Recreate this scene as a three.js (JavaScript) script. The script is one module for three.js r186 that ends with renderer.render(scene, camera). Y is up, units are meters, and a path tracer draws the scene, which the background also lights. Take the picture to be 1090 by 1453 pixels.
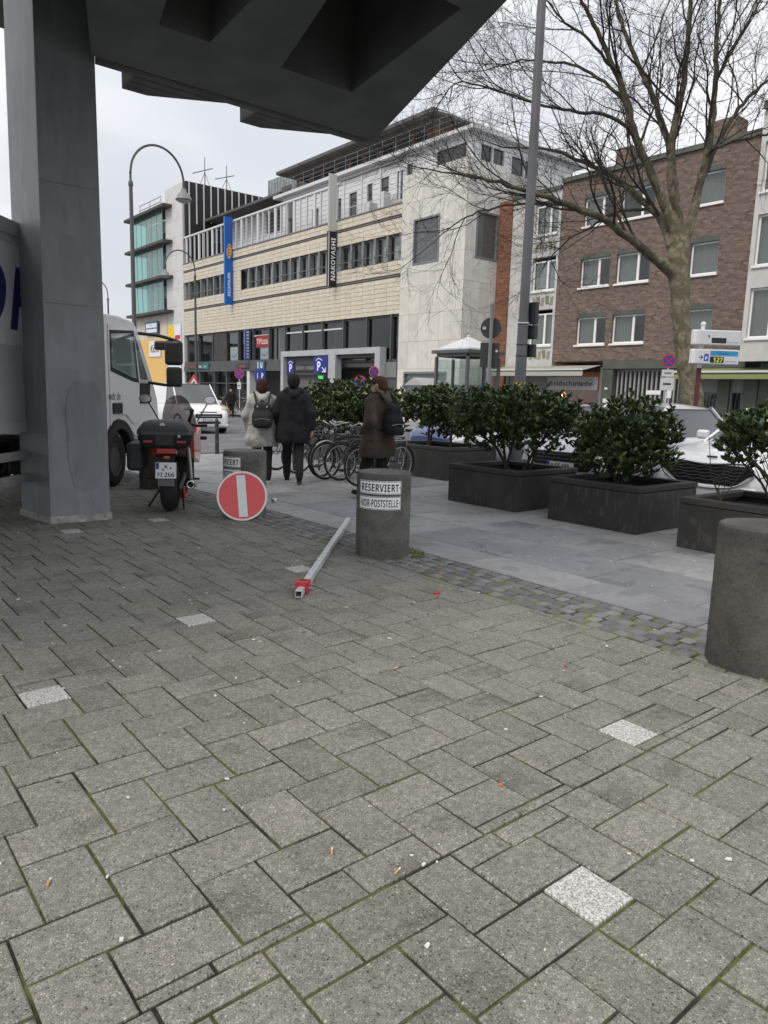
import * as THREE from 'three';
import { mergeGeometries, mergeVertices, toCreasedNormals } from 'three/addons/utils/BufferGeometryUtils.js';
import { FontLoader } from 'three/addons/loaders/FontLoader.js';
import { TextGeometry } from 'three/addons/geometries/TextGeometry.js';
import { RoundedBoxGeometry } from 'three/addons/geometries/RoundedBoxGeometry.js';

// ---------- camera, sky, sun, exposure ----------
const scene = new THREE.Scene();
const D2R = Math.PI / 180;
const camera = new THREE.PerspectiveCamera(70.38, 0.75, 0.05, 1200);
camera.position.set(0, 1.58, 0);
camera.rotation.order = 'YXZ';
camera.rotation.set(-9.254 * D2R, -39.246 * D2R, 1.642 * D2R);
const renderer = new THREE.WebGLRenderer({ antialias: true });
renderer.setSize(768, 1024);
renderer.toneMapping = THREE.LinearToneMapping;
renderer.toneMappingExposure = 1.28;
renderer.shadowMap.enabled = true;

// seeded randomness and value noise
function rng(seed) { let s = seed >>> 0; return () => { s = (s + 0x6D2B79F5) | 0; let t = Math.imul(s ^ (s >>> 15), 1 | s); t = (t + Math.imul(t ^ (t >>> 7), 61 | t)) ^ t; return ((t ^ (t >>> 14)) >>> 0) / 4294967296; }; }
const hash = (x, y, s) => { let h = Math.imul(x, 374761393) + Math.imul(y, 668265263) + Math.imul(s, 974634777); h = Math.imul(h ^ (h >>> 13), 1274126177); return ((h ^ (h >>> 16)) >>> 0) / 4294967296; };
function vn(x, y, px, py, s) {                       // value noise, periodic in px by py cells
  const xi = Math.floor(x), yi = Math.floor(y), fx = x - xi, fy = y - yi, u = fx * fx * (3 - 2 * fx), v = fy * fy * (3 - 2 * fy);
  const m = (a, p) => ((a % p) + p) % p;
  const a = hash(m(xi, px), m(yi, py), s), b = hash(m(xi + 1, px), m(yi, py), s), c = hash(m(xi, px), m(yi + 1, py), s), d = hash(m(xi + 1, px), m(yi + 1, py), s);
  return a + (b - a) * u + (c - a) * v + (a - b - c + d) * u * v;
}
function fbm(u, v, f, oct, s) { let r = 0, a = 0.5, t = 0; for (let i = 0; i < oct; i++) { r += a * vn(u * f, v * f, f, f, s + i); t += a; a *= 0.5; f *= 2; } return r / t; }
const clamp = (x, a = 0, b = 1) => Math.min(b, Math.max(a, x));
const sm = (a, b, x) => { const t = clamp((x - a) / (b - a)); return t * t * (3 - 2 * t); };
const mix = (a, b, t) => a + (b - a) * t;

// overcast sky: an even layer of cloud with soft lighter and greyer billows all round
{
  const w = 1024, h = 512, d = new Float32Array(w * h * 4);
  for (let j = 0; j < h; j++) for (let i = 0; i < w; i++) {
    const el = (j + 0.5) / h * Math.PI - Math.PI / 2, az = i / w;
    const q = 0.5 + 0.5 * Math.sin(el);
    const n = fbm(az, q, 9, 5, 11) * 0.55 + fbm(az + 0.3, q, 23, 4, 29) * 0.45;
    const t = sm(0.32, 0.68, n);
    const L = (0.60 + 0.25 * t) * (0.94 + 0.4 * Math.max(0, Math.sin(el))), o = (j * w + i) * 4;
    d[o] = L * mix(0.925, 0.985, t); d[o + 1] = L * mix(0.965, 0.995, t); d[o + 2] = L * mix(1.045, 1.02, t); d[o + 3] = 1;
  }
  const sky = new THREE.DataTexture(d, w, h, THREE.RGBAFormat, THREE.FloatType);
  sky.mapping = THREE.EquirectangularReflectionMapping; sky.magFilter = sky.minFilter = THREE.LinearFilter; sky.wrapS = THREE.RepeatWrapping; sky.needsUpdate = true;
  scene.background = sky; scene.environment = sky;
}
const sun = new THREE.DirectionalLight(0xfff3e6, 1.5);
sun.position.set(-32, 52, -12); sun.target.position.set(12, 0, -20);
sun.castShadow = true; sun.shadow.radius = 40; sun.shadow.mapSize.set(2048, 2048);
Object.assign(sun.shadow.camera, { left: -70, right: 70, top: 60, bottom: -60, near: 1, far: 220 });
scene.add(sun, sun.target);

// ---------- helpers ----------
const used = new Map();
const numbered = n => { const k = used.get(n) || 0; used.set(n, k + 1); return k ? n + '_' + String(k).padStart(3, '0') : n; };
const V3 = (x, y, z) => new THREE.Vector3(x, y, z);
function tag(o, label, category, group) { o.userData.label = label; o.userData.category = category; if (group) o.userData.group = group; return o; }
function thing(name, label, category, pos = [0, 0, 0], turn = 0, group) {
  const o = new THREE.Group(); o.name = numbered(name); o.position.set(...pos); o.rotation.y = turn; scene.add(o); return tag(o, label, category, group);
}
function dup(root, pos, turn, label, group) {
  const r = root.clone(); r.name = numbered(root.name.replace(/_\d{3}$/, '')); r.userData = { ...root.userData }; scene.add(r); r.position.set(...pos); r.rotation.y = turn;
  if (label) r.userData.label = label; if (group) r.userData.group = group; return r;
}
function boxUV(g) {                                   // uv in metres from the face direction
  const p = g.attributes.position, n = g.attributes.normal, uv = new Float32Array(p.count * 2);
  for (let i = 0; i < p.count; i++) {
    const ax = Math.abs(n.getX(i)), ay = Math.abs(n.getY(i)), az = Math.abs(n.getZ(i));
    if (ay >= ax && ay >= az) { uv[2 * i] = p.getX(i); uv[2 * i + 1] = p.getZ(i); }
    else if (ax >= az) { uv[2 * i] = p.getZ(i); uv[2 * i + 1] = p.getY(i); }
    else { uv[2 * i] = p.getX(i); uv[2 * i + 1] = p.getY(i); }
  }
  g.setAttribute('uv', new THREE.BufferAttribute(uv, 2)); return g;
}
function prep(g, keepUV, col) {
  if (g.index) g = g.toNonIndexed();
  for (const k of Object.keys(g.attributes)) if (!['position', 'normal', 'uv', 'color'].includes(k)) g.deleteAttribute(k);
  if (!g.attributes.normal) g.computeVertexNormals();
  if (!keepUV || !g.attributes.uv) boxUV(g);
  if (col && !g.attributes.color) { const c = new Float32Array(g.attributes.position.count * 3).fill(1); g.setAttribute('color', new THREE.BufferAttribute(c, 3)); }
  g.morphAttributes = {}; return g;
}
function geo(list, keepUV) {
  if (!Array.isArray(list)) list = [list];
  list = list.flat(4); const col = list.some(g => g.attributes.color);
  list = list.map(g => prep(g, keepUV || g.userData.keepUV, col));
  return list.length === 1 ? list[0] : mergeGeometries(list);
}
function part(parent, name, list, mat, opt = {}) {
  const m = new THREE.Mesh(list.isBufferGeometry && opt.shared ? list : geo(list, opt.keepUV), mat);
  m.name = name; m.castShadow = m.receiveShadow = true;
  if (opt.kind) m.userData.kind = opt.kind; if (opt.label) m.userData.label = opt.label;
  if (parent._w) m.position.copy(parent.position).negate();
  parent.add(m); return m;
}
function wthing(name, label, category, pos, group) { const o = thing(name, label, category, pos, 0, group); o._w = true; return o; }  // parts given in world metres
function solo(name, label, category, list, mat, group, pos, turn) {
  const m = part(scene, numbered(name), list, mat); if (pos) m.position.set(...pos); if (turn) m.rotation.y = turn; return tag(m, label, category, group);
}
function structure(name, list, mat, parent = scene) { const m = part(parent, parent === scene ? numbered(name) : name, list, mat); if (parent === scene) m.userData.kind = 'structure'; return m; }
// geometry makers
const bx = (w, h, d, x = 0, y = 0, z = 0, ry = 0, rx = 0, rz = 0) => { const g = new THREE.BoxGeometry(w, h, d); if (rz) g.rotateZ(rz); if (rx) g.rotateX(rx); if (ry) g.rotateY(ry); return g.translate(x, y, z); };
const bb = (x0, x1, y0, y1, z0, z1) => bx(Math.abs(x1 - x0), Math.abs(y1 - y0), Math.abs(z1 - z0), (x0 + x1) / 2, (y0 + y1) / 2, (z0 + z1) / 2);
const rb = (w, h, d, r, x = 0, y = 0, z = 0, ry = 0, rx = 0, rz = 0, s = 2) => { const g = new RoundedBoxGeometry(w, h, d, s, r); if (rz) g.rotateZ(rz); if (rx) g.rotateX(rx); if (ry) g.rotateY(ry); return g.translate(x, y, z); };
function rod(a, b, r0, r1 = r0, seg = 8, cap = false) {
  const A = V3(...a), B = V3(...b), d = B.clone().sub(A), g = new THREE.CylinderGeometry(r1, r0, d.length(), seg, 1, !cap);
  g.applyQuaternion(new THREE.Quaternion().setFromUnitVectors(V3(0, 1, 0), d.normalize())); return g.translate((A.x + B.x) / 2, (A.y + B.y) / 2, (A.z + B.z) / 2);
}
const bar = (a, b, w, h) => {                          // square bar from a to b
  const A = V3(...a), B = V3(...b), d = B.clone().sub(A), L = d.length(), g = new THREE.BoxGeometry(w, h, L);
  const m = new THREE.Matrix4().lookAt(B, A, V3(0, 1, 0.0001)); g.applyMatrix4(m); return g.translate((A.x + B.x) / 2, (A.y + B.y) / 2, (A.z + B.z) / 2);
};
const tube = (pts, r, seg = 8, n, closed = false) => new THREE.TubeGeometry(new THREE.CatmullRomCurve3(pts.map(p => V3(...p)), closed, 'centripetal'), n || pts.length * 5, r, seg, closed);
const disc = (r, h, x, y, z, axis = 'y', seg = 24) => { const g = new THREE.CylinderGeometry(r, r, h, seg); if (axis === 'z') g.rotateX(Math.PI / 2); if (axis === 'x') g.rotateZ(Math.PI / 2); return g.translate(x, y, z); };
const lathe = (pts, seg = 24, x = 0, y = 0, z = 0) => new THREE.LatheGeometry(pts.map(p => new THREE.Vector2(...p)), seg).translate(x, y, z);
const torus = (R, r, axis = 'z', rs = 8, ts = 28) => { const g = new THREE.TorusGeometry(R, r, rs, ts); if (axis === 'x') g.rotateY(Math.PI / 2); if (axis === 'y') g.rotateX(Math.PI / 2); return g; };
function ext(pts, depth, holes = [], bev = 0) {        // outline in x,y pushed along z
  const s = new THREE.Shape(pts.map(p => new THREE.Vector2(...p)));
  for (const h of holes) s.holes.push(new THREE.Path(h.map(p => new THREE.Vector2(...p))));
  return new THREE.ExtrudeGeometry(s, { depth, bevelEnabled: bev > 0, bevelSize: bev, bevelThickness: bev, bevelSegments: 2, curveSegments: 6 });
}
const plan = (pts, y0, y1, holes = []) => ext(pts.map(([x, z]) => [x, -z]), y1 - y0, holes.map(h => h.map(([x, z]) => [x, -z]))).rotateX(-Math.PI / 2).translate(0, y0, 0);
const rect = (a0, a1, b0, b1) => [[a0, b0], [a1, b0], [a1, b1], [a0, b1]];
// wall facing -x at X (holes given as [z0, z1, y0, y1]); wall facing +z at Z (holes as [x0, x1, y0, y1])
const wallX = (X, z0, z1, y0, y1, holes = [], t = 0.3) => ext(rect(-z1, -z0, y0, y1), t, holes.map(h => rect(-h[1], -h[0], h[2], h[3]))).rotateY(Math.PI / 2).translate(X, 0, 0);
const wallZ = (Z, x0, x1, y0, y1, holes = [], t = 0.3) => ext(rect(x0, x1, y0, y1), t, holes.map(h => rect(h[0], h[1], h[2], h[3]))).translate(0, 0, Z - t);
function loft(rows, close = false) {                   // rows of equal-length point lists
  const n = rows[0].length, pos = [], idx = [];
  for (const r of rows) for (const p of r) pos.push(...p);
  for (let i = 0; i < rows.length - 1; i++) for (let j = 0; j < n - (close ? 0 : 1); j++) { const a = i * n + j, b = i * n + (j + 1) % n, c = a + n, d = b + n; idx.push(a, b, d, a, d, c); }
  const g = new THREE.BufferGeometry(); g.setAttribute('position', new THREE.Float32BufferAttribute(pos, 3)); g.setIndex(idx); g.computeVertexNormals(); return g;
}
const at = (g, x, y, z, ry = 0) => { if (ry) g.rotateY(ry); return g.translate(x, y, z); };
const paint = (g, r, gg, b) => { const n = g.attributes.position.count, c = new Float32Array(n * 3); for (let i = 0; i < n; i++) { c[3 * i] = r; c[3 * i + 1] = gg; c[3 * i + 2] = b; } g.setAttribute('color', new THREE.BufferAttribute(c, 3)); return g; };
// smooth skin over a distance field (surface nets)
function skin(f, lo, hi, cell) {
  const n = [0, 1, 2].map(k => Math.ceil((hi[k] - lo[k]) / cell) + 1), [nx, ny, nz] = n, F = new Float32Array(nx * ny * nz), id = new Int32Array(nx * ny * nz).fill(-1), pos = [], idx = [];
  const I = (i, j, k) => i + nx * (j + ny * k);
  for (let k = 0; k < nz; k++) for (let j = 0; j < ny; j++) for (let i = 0; i < nx; i++) F[I(i, j, k)] = f(lo[0] + i * cell, lo[1] + j * cell, lo[2] + k * cell);
  for (let k = 0; k < nz - 1; k++) for (let j = 0; j < ny - 1; j++) for (let i = 0; i < nx - 1; i++) {
    let c = 0, x = 0, y = 0, z = 0;
    for (let e = 0; e < 12; e++) {
      const ax = e >> 2, u = e & 1, v = (e >> 1) & 1, p = ax === 0 ? [0, u, v] : ax === 1 ? [u, 0, v] : [u, v, 0], q = p.slice(); q[ax] = 1;
      const a = F[I(i + p[0], j + p[1], k + p[2])], b = F[I(i + q[0], j + q[1], k + q[2])];
      if ((a < 0) !== (b < 0)) { const t = a / (a - b); c++; x += p[0] + (q[0] - p[0]) * t; y += p[1] + (q[1] - p[1]) * t; z += p[2] + (q[2] - p[2]) * t; }
    }
    if (c) { id[I(i, j, k)] = pos.length / 3; pos.push(lo[0] + (i + x / c) * cell, lo[1] + (j + y / c) * cell, lo[2] + (k + z / c) * cell); }
  }
  for (let k = 1; k < nz - 1; k++) for (let j = 1; j < ny - 1; j++) for (let i = 1; i < nx - 1; i++) {
    const a = F[I(i, j, k)] < 0;
    const quad = (p, q, r, s, flip) => { if (p < 0 || q < 0 || r < 0 || s < 0) return; flip ? idx.push(p, r, q, p, s, r) : idx.push(p, q, r, p, r, s); };
    if (a !== F[I(i + 1, j, k)] < 0) quad(id[I(i, j - 1, k - 1)], id[I(i, j, k - 1)], id[I(i, j, k)], id[I(i, j - 1, k)], !a);
    if (a !== F[I(i, j + 1, k)] < 0) quad(id[I(i - 1, j, k - 1)], id[I(i - 1, j, k)], id[I(i, j, k)], id[I(i, j, k - 1)], !a);
    if (a !== F[I(i, j, k + 1)] < 0) quad(id[I(i - 1, j - 1, k)], id[I(i, j - 1, k)], id[I(i, j, k)], id[I(i - 1, j, k)], !a);
  }
  const g = new THREE.BufferGeometry(); g.setAttribute('position', new THREE.Float32BufferAttribute(pos, 3)); g.setIndex(idx); g.computeVertexNormals(); return g;
}
// field of tapered capsules [a, b, ra, rb, flatten?] joined with smoothing k
function caps(list, k) {
  const L = list.map(([a, b, ra, rb, s]) => { const d = [b[0] - a[0], b[1] - a[1], b[2] - a[2]]; return { a, d, ra, rb, s, l2: d[0] ** 2 + d[1] ** 2 + d[2] ** 2 || 1e-9 }; });
  return (x, y, z) => {
    let r = 9;
    for (const c of L) {
      const px = x - c.a[0], py = y - c.a[1], pz = z - c.a[2], t = clamp((px * c.d[0] + py * c.d[1] + pz * c.d[2]) / c.l2);
      let ex = px - c.d[0] * t, ey = py - c.d[1] * t, ez = pz - c.d[2] * t; if (c.s) { ex /= c.s[0]; ey /= c.s[1]; ez /= c.s[2]; }
      let dd = Math.sqrt(ex * ex + ey * ey + ez * ez) - (c.ra + (c.rb - c.ra) * t); if (c.s) dd *= Math.min(...c.s);
      const h = Math.max(k - Math.abs(r - dd), 0) / k; r = Math.min(r, dd) - h * h * k * 0.25;
    }
    return r;
  };
}
function skinCaps(list, k, cell, extra) {
  const lo = [9, 9, 9], hi = [-9, -9, -9];
  for (const [a, b, ra, rb, s] of list) for (const [p, r] of [[a, ra], [b, rb]]) for (let i = 0; i < 3; i++) { const q = r * (s ? s[i] : 1) + cell * 2 + k * 0.3; lo[i] = Math.min(lo[i], p[i] - q); hi[i] = Math.max(hi[i], p[i] + q); }
  const f = caps(list, k); return skin(extra ? (x, y, z) => extra(f(x, y, z), x, y, z) : f, lo, hi, cell);
}

// ---------- textures and materials ----------
function tex(n, m, fn, srgb = true) {                  // n pixels over m metres, fn(u,v,i,j) -> [r,g,b] 0..1
  const d = new Uint8Array(n * n * 4);
  for (let j = 0; j < n; j++) for (let i = 0; i < n; i++) { const c = fn(i / n, j / n, i, j), o = (j * n + i) * 4; d[o] = clamp(c[0]) * 255; d[o + 1] = clamp(c[1]) * 255; d[o + 2] = clamp(c[2]) * 255; d[o + 3] = 255; }
  const t = new THREE.DataTexture(d, n, n); t.wrapS = t.wrapT = THREE.RepeatWrapping; t.magFilter = THREE.LinearFilter; t.minFilter = THREE.LinearMipmapLinearFilter; t.generateMipmaps = true; t.anisotropy = 8;
  if (srgb) t.colorSpace = THREE.SRGBColorSpace; t.repeat.set(1 / m, 1 / m); t.needsUpdate = true; return t;
}
const lin = (r, g = r, b = r) => new THREE.Color().setRGB(r, g, b);
const std = (c, rough = 0.8, o = {}) => new THREE.MeshStandardMaterial({ color: Array.isArray(c) ? lin(...c) : typeof c === 'number' && c <= 1 ? lin(c) : c, roughness: rough, ...o });
const two = { side: THREE.DoubleSide };
function letters(w, h, draw) {                          // flat print: a canvas of lettering
  const c = document.createElement('canvas'); c.width = w; c.height = h; const x = c.getContext('2d'); draw(x, w, h);
  const t = new THREE.CanvasTexture(c); t.colorSpace = THREE.SRGBColorSpace; t.anisotropy = 8; return t;
}
const card = (w, h) => { const g = new THREE.PlaneGeometry(w, h); g.userData.keepUV = true; return g; };
// speckled concrete: pale and dark grit in a grey paste
const grit = (seed, cell, pale, dark) => (i, j, n) => {
  const ci = Math.floor(i / cell), cj = Math.floor(j / cell); let v = 0;
  for (let a = -1; a < 2; a++) for (let b = -1; b < 2; b++) {
    const m = Math.round(n / cell), X = ((ci + a) % m + m) % m, Y = ((cj + b) % m + m) % m, h = hash(X, Y, seed);
    if (h < pale + dark) { const cx = (ci + a + hash(X, Y, seed + 1)) * cell, cy = (cj + b + hash(X, Y, seed + 2)) * cell, r = cell * (0.22 + 0.42 * hash(X, Y, seed + 3)), d = Math.hypot(i - cx, j - cy); if (d < r) v += (h < pale ? 1 : -1) * (0.4 + 0.6 * hash(X, Y, seed + 4)) * sm(r, r * 0.4, d); }
  }
  return clamp(v, -1, 1);
};
const g1 = grit(5, 4, 0.3, 0.22), g2 = grit(77, 8, 0.1, 0.12), g3 = grit(91, 3, 0.42, 0.3);
const paverTex = tex(1024, 1.1, (u, v, i, j) => {
  const s = g1(i, j, 1024) * 0.115 + g2(i, j, 1024) * 0.1, f = (fbm(u, v, 4, 4, 3) - 0.5) * 0.09 + (fbm(u, v, 64, 2, 8) - 0.5) * 0.12, st = sm(0.6, 0.78, fbm(u, v, 7, 3, 41)) * 0.05;
  const b = 0.495 + s * 2.1 + f - st; return [b * 1.01, b, b * 0.96];
});
const paverBump = tex(512, 1.1, (u, v, i, j) => { const b = 0.5 + g1(i * 2, j * 2, 1024) * 0.3 + (fbm(u, v, 96, 2, 8) - 0.5) * 0.5; return [b, b, b]; }, false);
const flagTex = tex(1024, 2.2, (u, v, i, j) => { const b = 0.555 + g3(i, j, 1024) * 0.05 + (fbm(u, v, 3, 5, 13) - 0.5) * 0.16 + (fbm(u, v, 40, 3, 17) - 0.5) * 0.07 - sm(0.62, 0.75, fbm(u, v, 9, 3, 19)) * 0.06; return [b * 0.995, b, b * 1.005]; });
const graniteTex = tex(512, 0.5, (u, v, i, j) => { const a = fbm(u, v, 110, 2, 21), c = fbm(u, v, 150, 2, 55); const b = 0.84 - 0.22 * sm(0.5, 0.62, a) + (c - 0.5) * 0.34; return [b, b * 0.995, b * 0.975]; });
const concreteTex = tex(512, 1.3, (u, v, i, j) => { const b = 0.5 + (fbm(u, v, 4, 5, 31) - 0.5) * 0.22 + (fbm(u, v, 64, 2, 33) - 0.5) * 0.12 + g3(i, j, 512) * 0.05; return [b, b, b]; });
const asphaltTex = tex(512, 2, (u, v, i, j) => { const b = 0.5 + (fbm(u, v, 3, 4, 37) - 0.5) * 0.16 + g3(i, j, 512) * 0.08; return [b, b, b * 1.01]; });
const soilTex = tex(512, 1.9, (u, v) => { const m = sm(0.42, 0.56, fbm(u, v, 6, 4, 43)), t = fbm(u, v, 90, 2, 47), d = 0.12 + t * 0.1; return [mix(d, 0.27 + t * 0.16, m), mix(d * 0.96, 0.275 + t * 0.16, m), mix(d * 0.85, 0.14 + t * 0.1, m)]; });
const mossTex = tex(512, 0.9, (u, v) => { const m = sm(0.36, 0.52, fbm(u, v, 5, 4, 53)), t = fbm(u, v, 90, 2, 57), d = 0.2 + t * 0.12; return [mix(d, 0.34 + t * 0.2, m), mix(d * 0.98, 0.38 + t * 0.2, m), mix(d * 0.85, 0.12 + t * 0.1, m)]; });
const fineBump = tex(256, 0.3, (u, v) => { const b = fbm(u, v, 24, 3, 61); return [b, b, b]; }, false);

const mPaver = [[0.97, 0.965, 0.93], [1.02, 1.01, 0.97], [0.93, 0.925, 0.89], [1.05, 1.04, 1.0], [0.95, 0.955, 0.9], [0.9, 0.91, 0.83]].map(c => std(c.map(v => v * 0.97), 0.9, { map: paverTex, bumpMap: paverBump, bumpScale: 0.0016 }));
const mPaverRest = std(0.98, 0.9, { map: paverTex, bumpMap: paverBump, bumpScale: 0.0016, vertexColors: true });
const mGranite = std(0.86, 0.7, { map: graniteTex });
const mFlag = [[0.98, 0.985, 1.0], [0.9, 0.91, 0.93], [1.04, 1.04, 1.04], [0.93, 0.92, 0.9], [0.87, 0.885, 0.93]].map(c => std(c.map(v => v * 1.0), 0.62, { map: flagTex, bumpMap: fineBump, bumpScale: 0.0008 }));
const mSett = [0.56, 0.68, 0.48, 0.76].map(v => std([v, v * 0.99, v * 0.99], 0.72, { map: flagTex, bumpMap: fineBump, bumpScale: 0.002 }));
const mSoil = std(1, 1, { map: soilTex }), mMoss = std(0.8, 1, { map: mossTex, bumpMap: fineBump, bumpScale: 0.004 });
const mAsphalt = std([0.62, 0.63, 0.65], 0.85, { map: asphaltTex }), mKerb = std(1.05, 0.8, { map: concreteTex });

// the street and, a kerb's height above it, the footways
structure('road', new THREE.BoxGeometry(900, 0.4, 900).translate(150, -0.32, -150), mAsphalt);
const footway = structure('footway', plan([[-14, 9], [-14, -16.6], [9.3, -16.6], [11.3, -16.6], [11.3, -9.0], [9.35, -9.0], [9.35, 9]], -0.12, -0.009), mSoil);
const farFootway = structure('far_footway', [plan([[22, 12], [22, -95], [60, -95], [60, 12]], -0.12, 0.0)], std(0.9, 0.75, { map: flagTex }));
for (let k = 0; k < 36; k++) part(farFootway, 'kerb_stone', bb(21.82, 21.995, -0.12, 0.012, -8 - k * 2, -8 - k * 2 - 1.985), mKerb);
for (let k = 0; k < 7; k++) part(footway, 'kerb_stone', bb(4.3 + k, 4.3 + k + 0.992, -0.12, 0.006, -16.78, -16.605), mKerb);
// the parking apron behind the planters
structure('parking_apron', plan([[9.37, 9], [9.37, -8.98], [11.32, -8.98], [11.32, -16.6], [14.6, -16.6], [14.6, 9]], -0.12, -0.02), std([0.8, 0.8, 0.82], 0.85, { map: asphaltTex }));

// a paving stone: top with a worn arris, sides down into the bed
function stone(w, d, b, h, ox, oz, dome = 0) {
  const P = [[-w / 2, -d / 2], [w / 2, -d / 2], [w / 2, d / 2], [-w / 2, d / 2]], Q = P.map(([x, z]) => [x - Math.sign(x) * b, z - Math.sign(z) * b]), pos = [], uv = [];
  const tri = (...v) => { for (const p of v) { pos.push(...p); uv.push(p[0] + ox, p[2] + oz); } };
  const T = Q.map(([x, z]) => [x, 0, z]), B = P.map(([x, z]) => [x, -b * 0.8, z]), G = P.map(([x, z]) => [x, -h, z]);
  if (dome) { const C = [0, dome, 0]; for (let i = 0; i < 4; i++) tri(C, T[(i + 1) % 4], T[i]); } else tri(T[0], T[2], T[1], T[0], T[3], T[2]);
  for (let i = 0; i < 4; i++) { const k = (i + 1) % 4; tri(T[i], T[k], B[k], T[i], B[k], B[i]); tri(B[i], B[k], G[k], B[i], G[k], G[i]); }
  const g = new THREE.BufferGeometry(); g.setAttribute('position', new THREE.Float32BufferAttribute(pos, 3)); g.setAttribute('uv', new THREE.Float32BufferAttribute(uv, 2)); g.computeVertexNormals(); return g;
}
// how large a patch of ground shows in the photograph
camera.updateMatrixWorld(); camera.updateProjectionMatrix();
const pv = V3(0, 0, 0);
function shown(x, z, s) { pv.set(x, 0, z).applyMatrix4(camera.matrixWorldInverse); if (pv.z > -0.2) return 0; const d = -pv.z; pv.applyMatrix4(camera.projectionMatrix); const m = 1 + s / d * 1.6; return Math.abs(pv.x) < m && Math.abs(pv.y) < m ? 1 / (d * d * d) : 0; }

// herringbone of concrete pavers, mirrored along a cut course
{
  const W = 0.213, L = 0.32, J = 0.0105, cut = -1.63, all = [];
  const clip = (x0, x1, z0, z1, lo, hi) => { z0 = Math.max(z0, lo); z1 = Math.min(z1, hi); x1 = Math.min(x1, 4.265); if (x1 - x0 > 0.016 && z1 - z0 > 0.016) all.push([x0, x1, z0, z1]); };
  for (let a = -70; a < 90; a++) for (let b = -40; b < 40; b++) {
    let x = 0.47 + a * W + b * (W + L), z = -2.64 + a * W - b * (L - W);
    if (x > -4 && x < 4.4 && z > -15.4 && z < 0) { clip(x, x + L, z, z + W, -15, cut); clip(x + L, x + L + W, z + W - L, z + W, -15, cut); }
    x = 1.46 + a * W + b * (W + L); z = -1.31 - a * W + b * (L - W);
    if (x > -4 && x < 4.4 && z > -2.2 && z < 1.6) { clip(x, x + L, z, z + W, cut, 1.8); clip(x + L, x + L + W, z, z + L, cut, 1.8); }
  }
  const white = [[1.87, -1.2], [3.05, -1.82], [0.91, -3.81], [2.10, -4.57], [3.49, -5.43], [2.23, -8.16], [3.37, -8.37]];
  const out = [];
  for (const p of all) {
    const w = white.find(([x, z]) => x > p[0] && x < p[1] && z > p[2] && z < p[3]);
    if (!w) { out.push([...p, 0]); continue; }
    let [x0, x1, z0, z1] = p; const s = 0.21;
    if (x1 - x0 > z1 - z0) { if (w[0] < (x0 + x1) / 2) { out.push([x0, x0 + s, z0, z1, 1], [x0 + s, x1, z0, z1, 0]); } else out.push([x1 - s, x1, z0, z1, 1], [x0, x1 - s, z0, z1, 0]); }
    else if (w[1] < (z0 + z1) / 2) out.push([x0, x1, z0, z0 + s, 1], [x0, x1, z0 + s, z1, 0]); else out.push([x0, x1, z1 - s, z1, 1], [x0, x1, z0, z1 - s, 0]);
  }
  const R = rng(7), cache = new Map(), rest = [];
  for (const p of out) p.push(shown((p[0] + p[1]) / 2, (p[2] + p[3]) / 2, 0.3) * (p[1] - p[0]) * (p[3] - p[2]));
  out.sort((a, b) => b[5] - a[5]);
  let count = 0;
  for (const [x0, x1, z0, z1, wh, vis] of out) {
    const w = x1 - x0 - J, d = z1 - z0 - J, cx = (x0 + x1) / 2 + (R() - 0.5) * 0.004, cz = (z0 + z1) / 2 + (R() - 0.5) * 0.004, y = (R() - 0.5) * 0.005 + (wh ? 0.002 : 0), tx = (R() - 0.5) * 0.012, tz = (R() - 0.5) * 0.012, ry = (R() - 0.5) * 0.014;
    const green = R() < 0.2 + 0.35 * sm(2.2, 3.6, x0) * sm(-6.5, -2, z0) + 0.3 * sm(-1.9, -1.1, z0), mi = green ? (R() < 0.5 ? 4 : 5) : Math.floor(R() * 4);
    if (wh) { const m = part(footway, 'granite_tile', stone(w, d, 0.005, 0.05, R() * 3, R() * 3), mGranite, { keepUV: true }); m.position.set(cx, y, cz); m.rotation.set(tx, ry, tz); continue; }
    if (vis > 0 && count < 300) {
      count++;
      const key = w.toFixed(3) + d.toFixed(3) + Math.floor(R() * 14); if (!cache.has(key)) cache.set(key, stone(w, d, 0.005, 0.05, R() * 5, R() * 5));
      const m = part(footway, 'paver', cache.get(key), mPaver[mi], { shared: true }); m.position.set(cx, y, cz); m.rotation.set(tx, ry, tz);
    } else if (vis > 0 || R() < 2) {
      const g = stone(w, d, 0.005, 0.05, R() * 5, R() * 5), c = mPaver[mi].color; g.rotateY(ry); g.rotateX(tx); g.rotateZ(tz); rest.push(paint(g.translate(cx, y, cz), c.r, c.g, c.b));
    }
  }
  part(footway, 'far_pavers', rest, mPaverRest, { keepUV: true, kind: 'stuff' });
}
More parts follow.
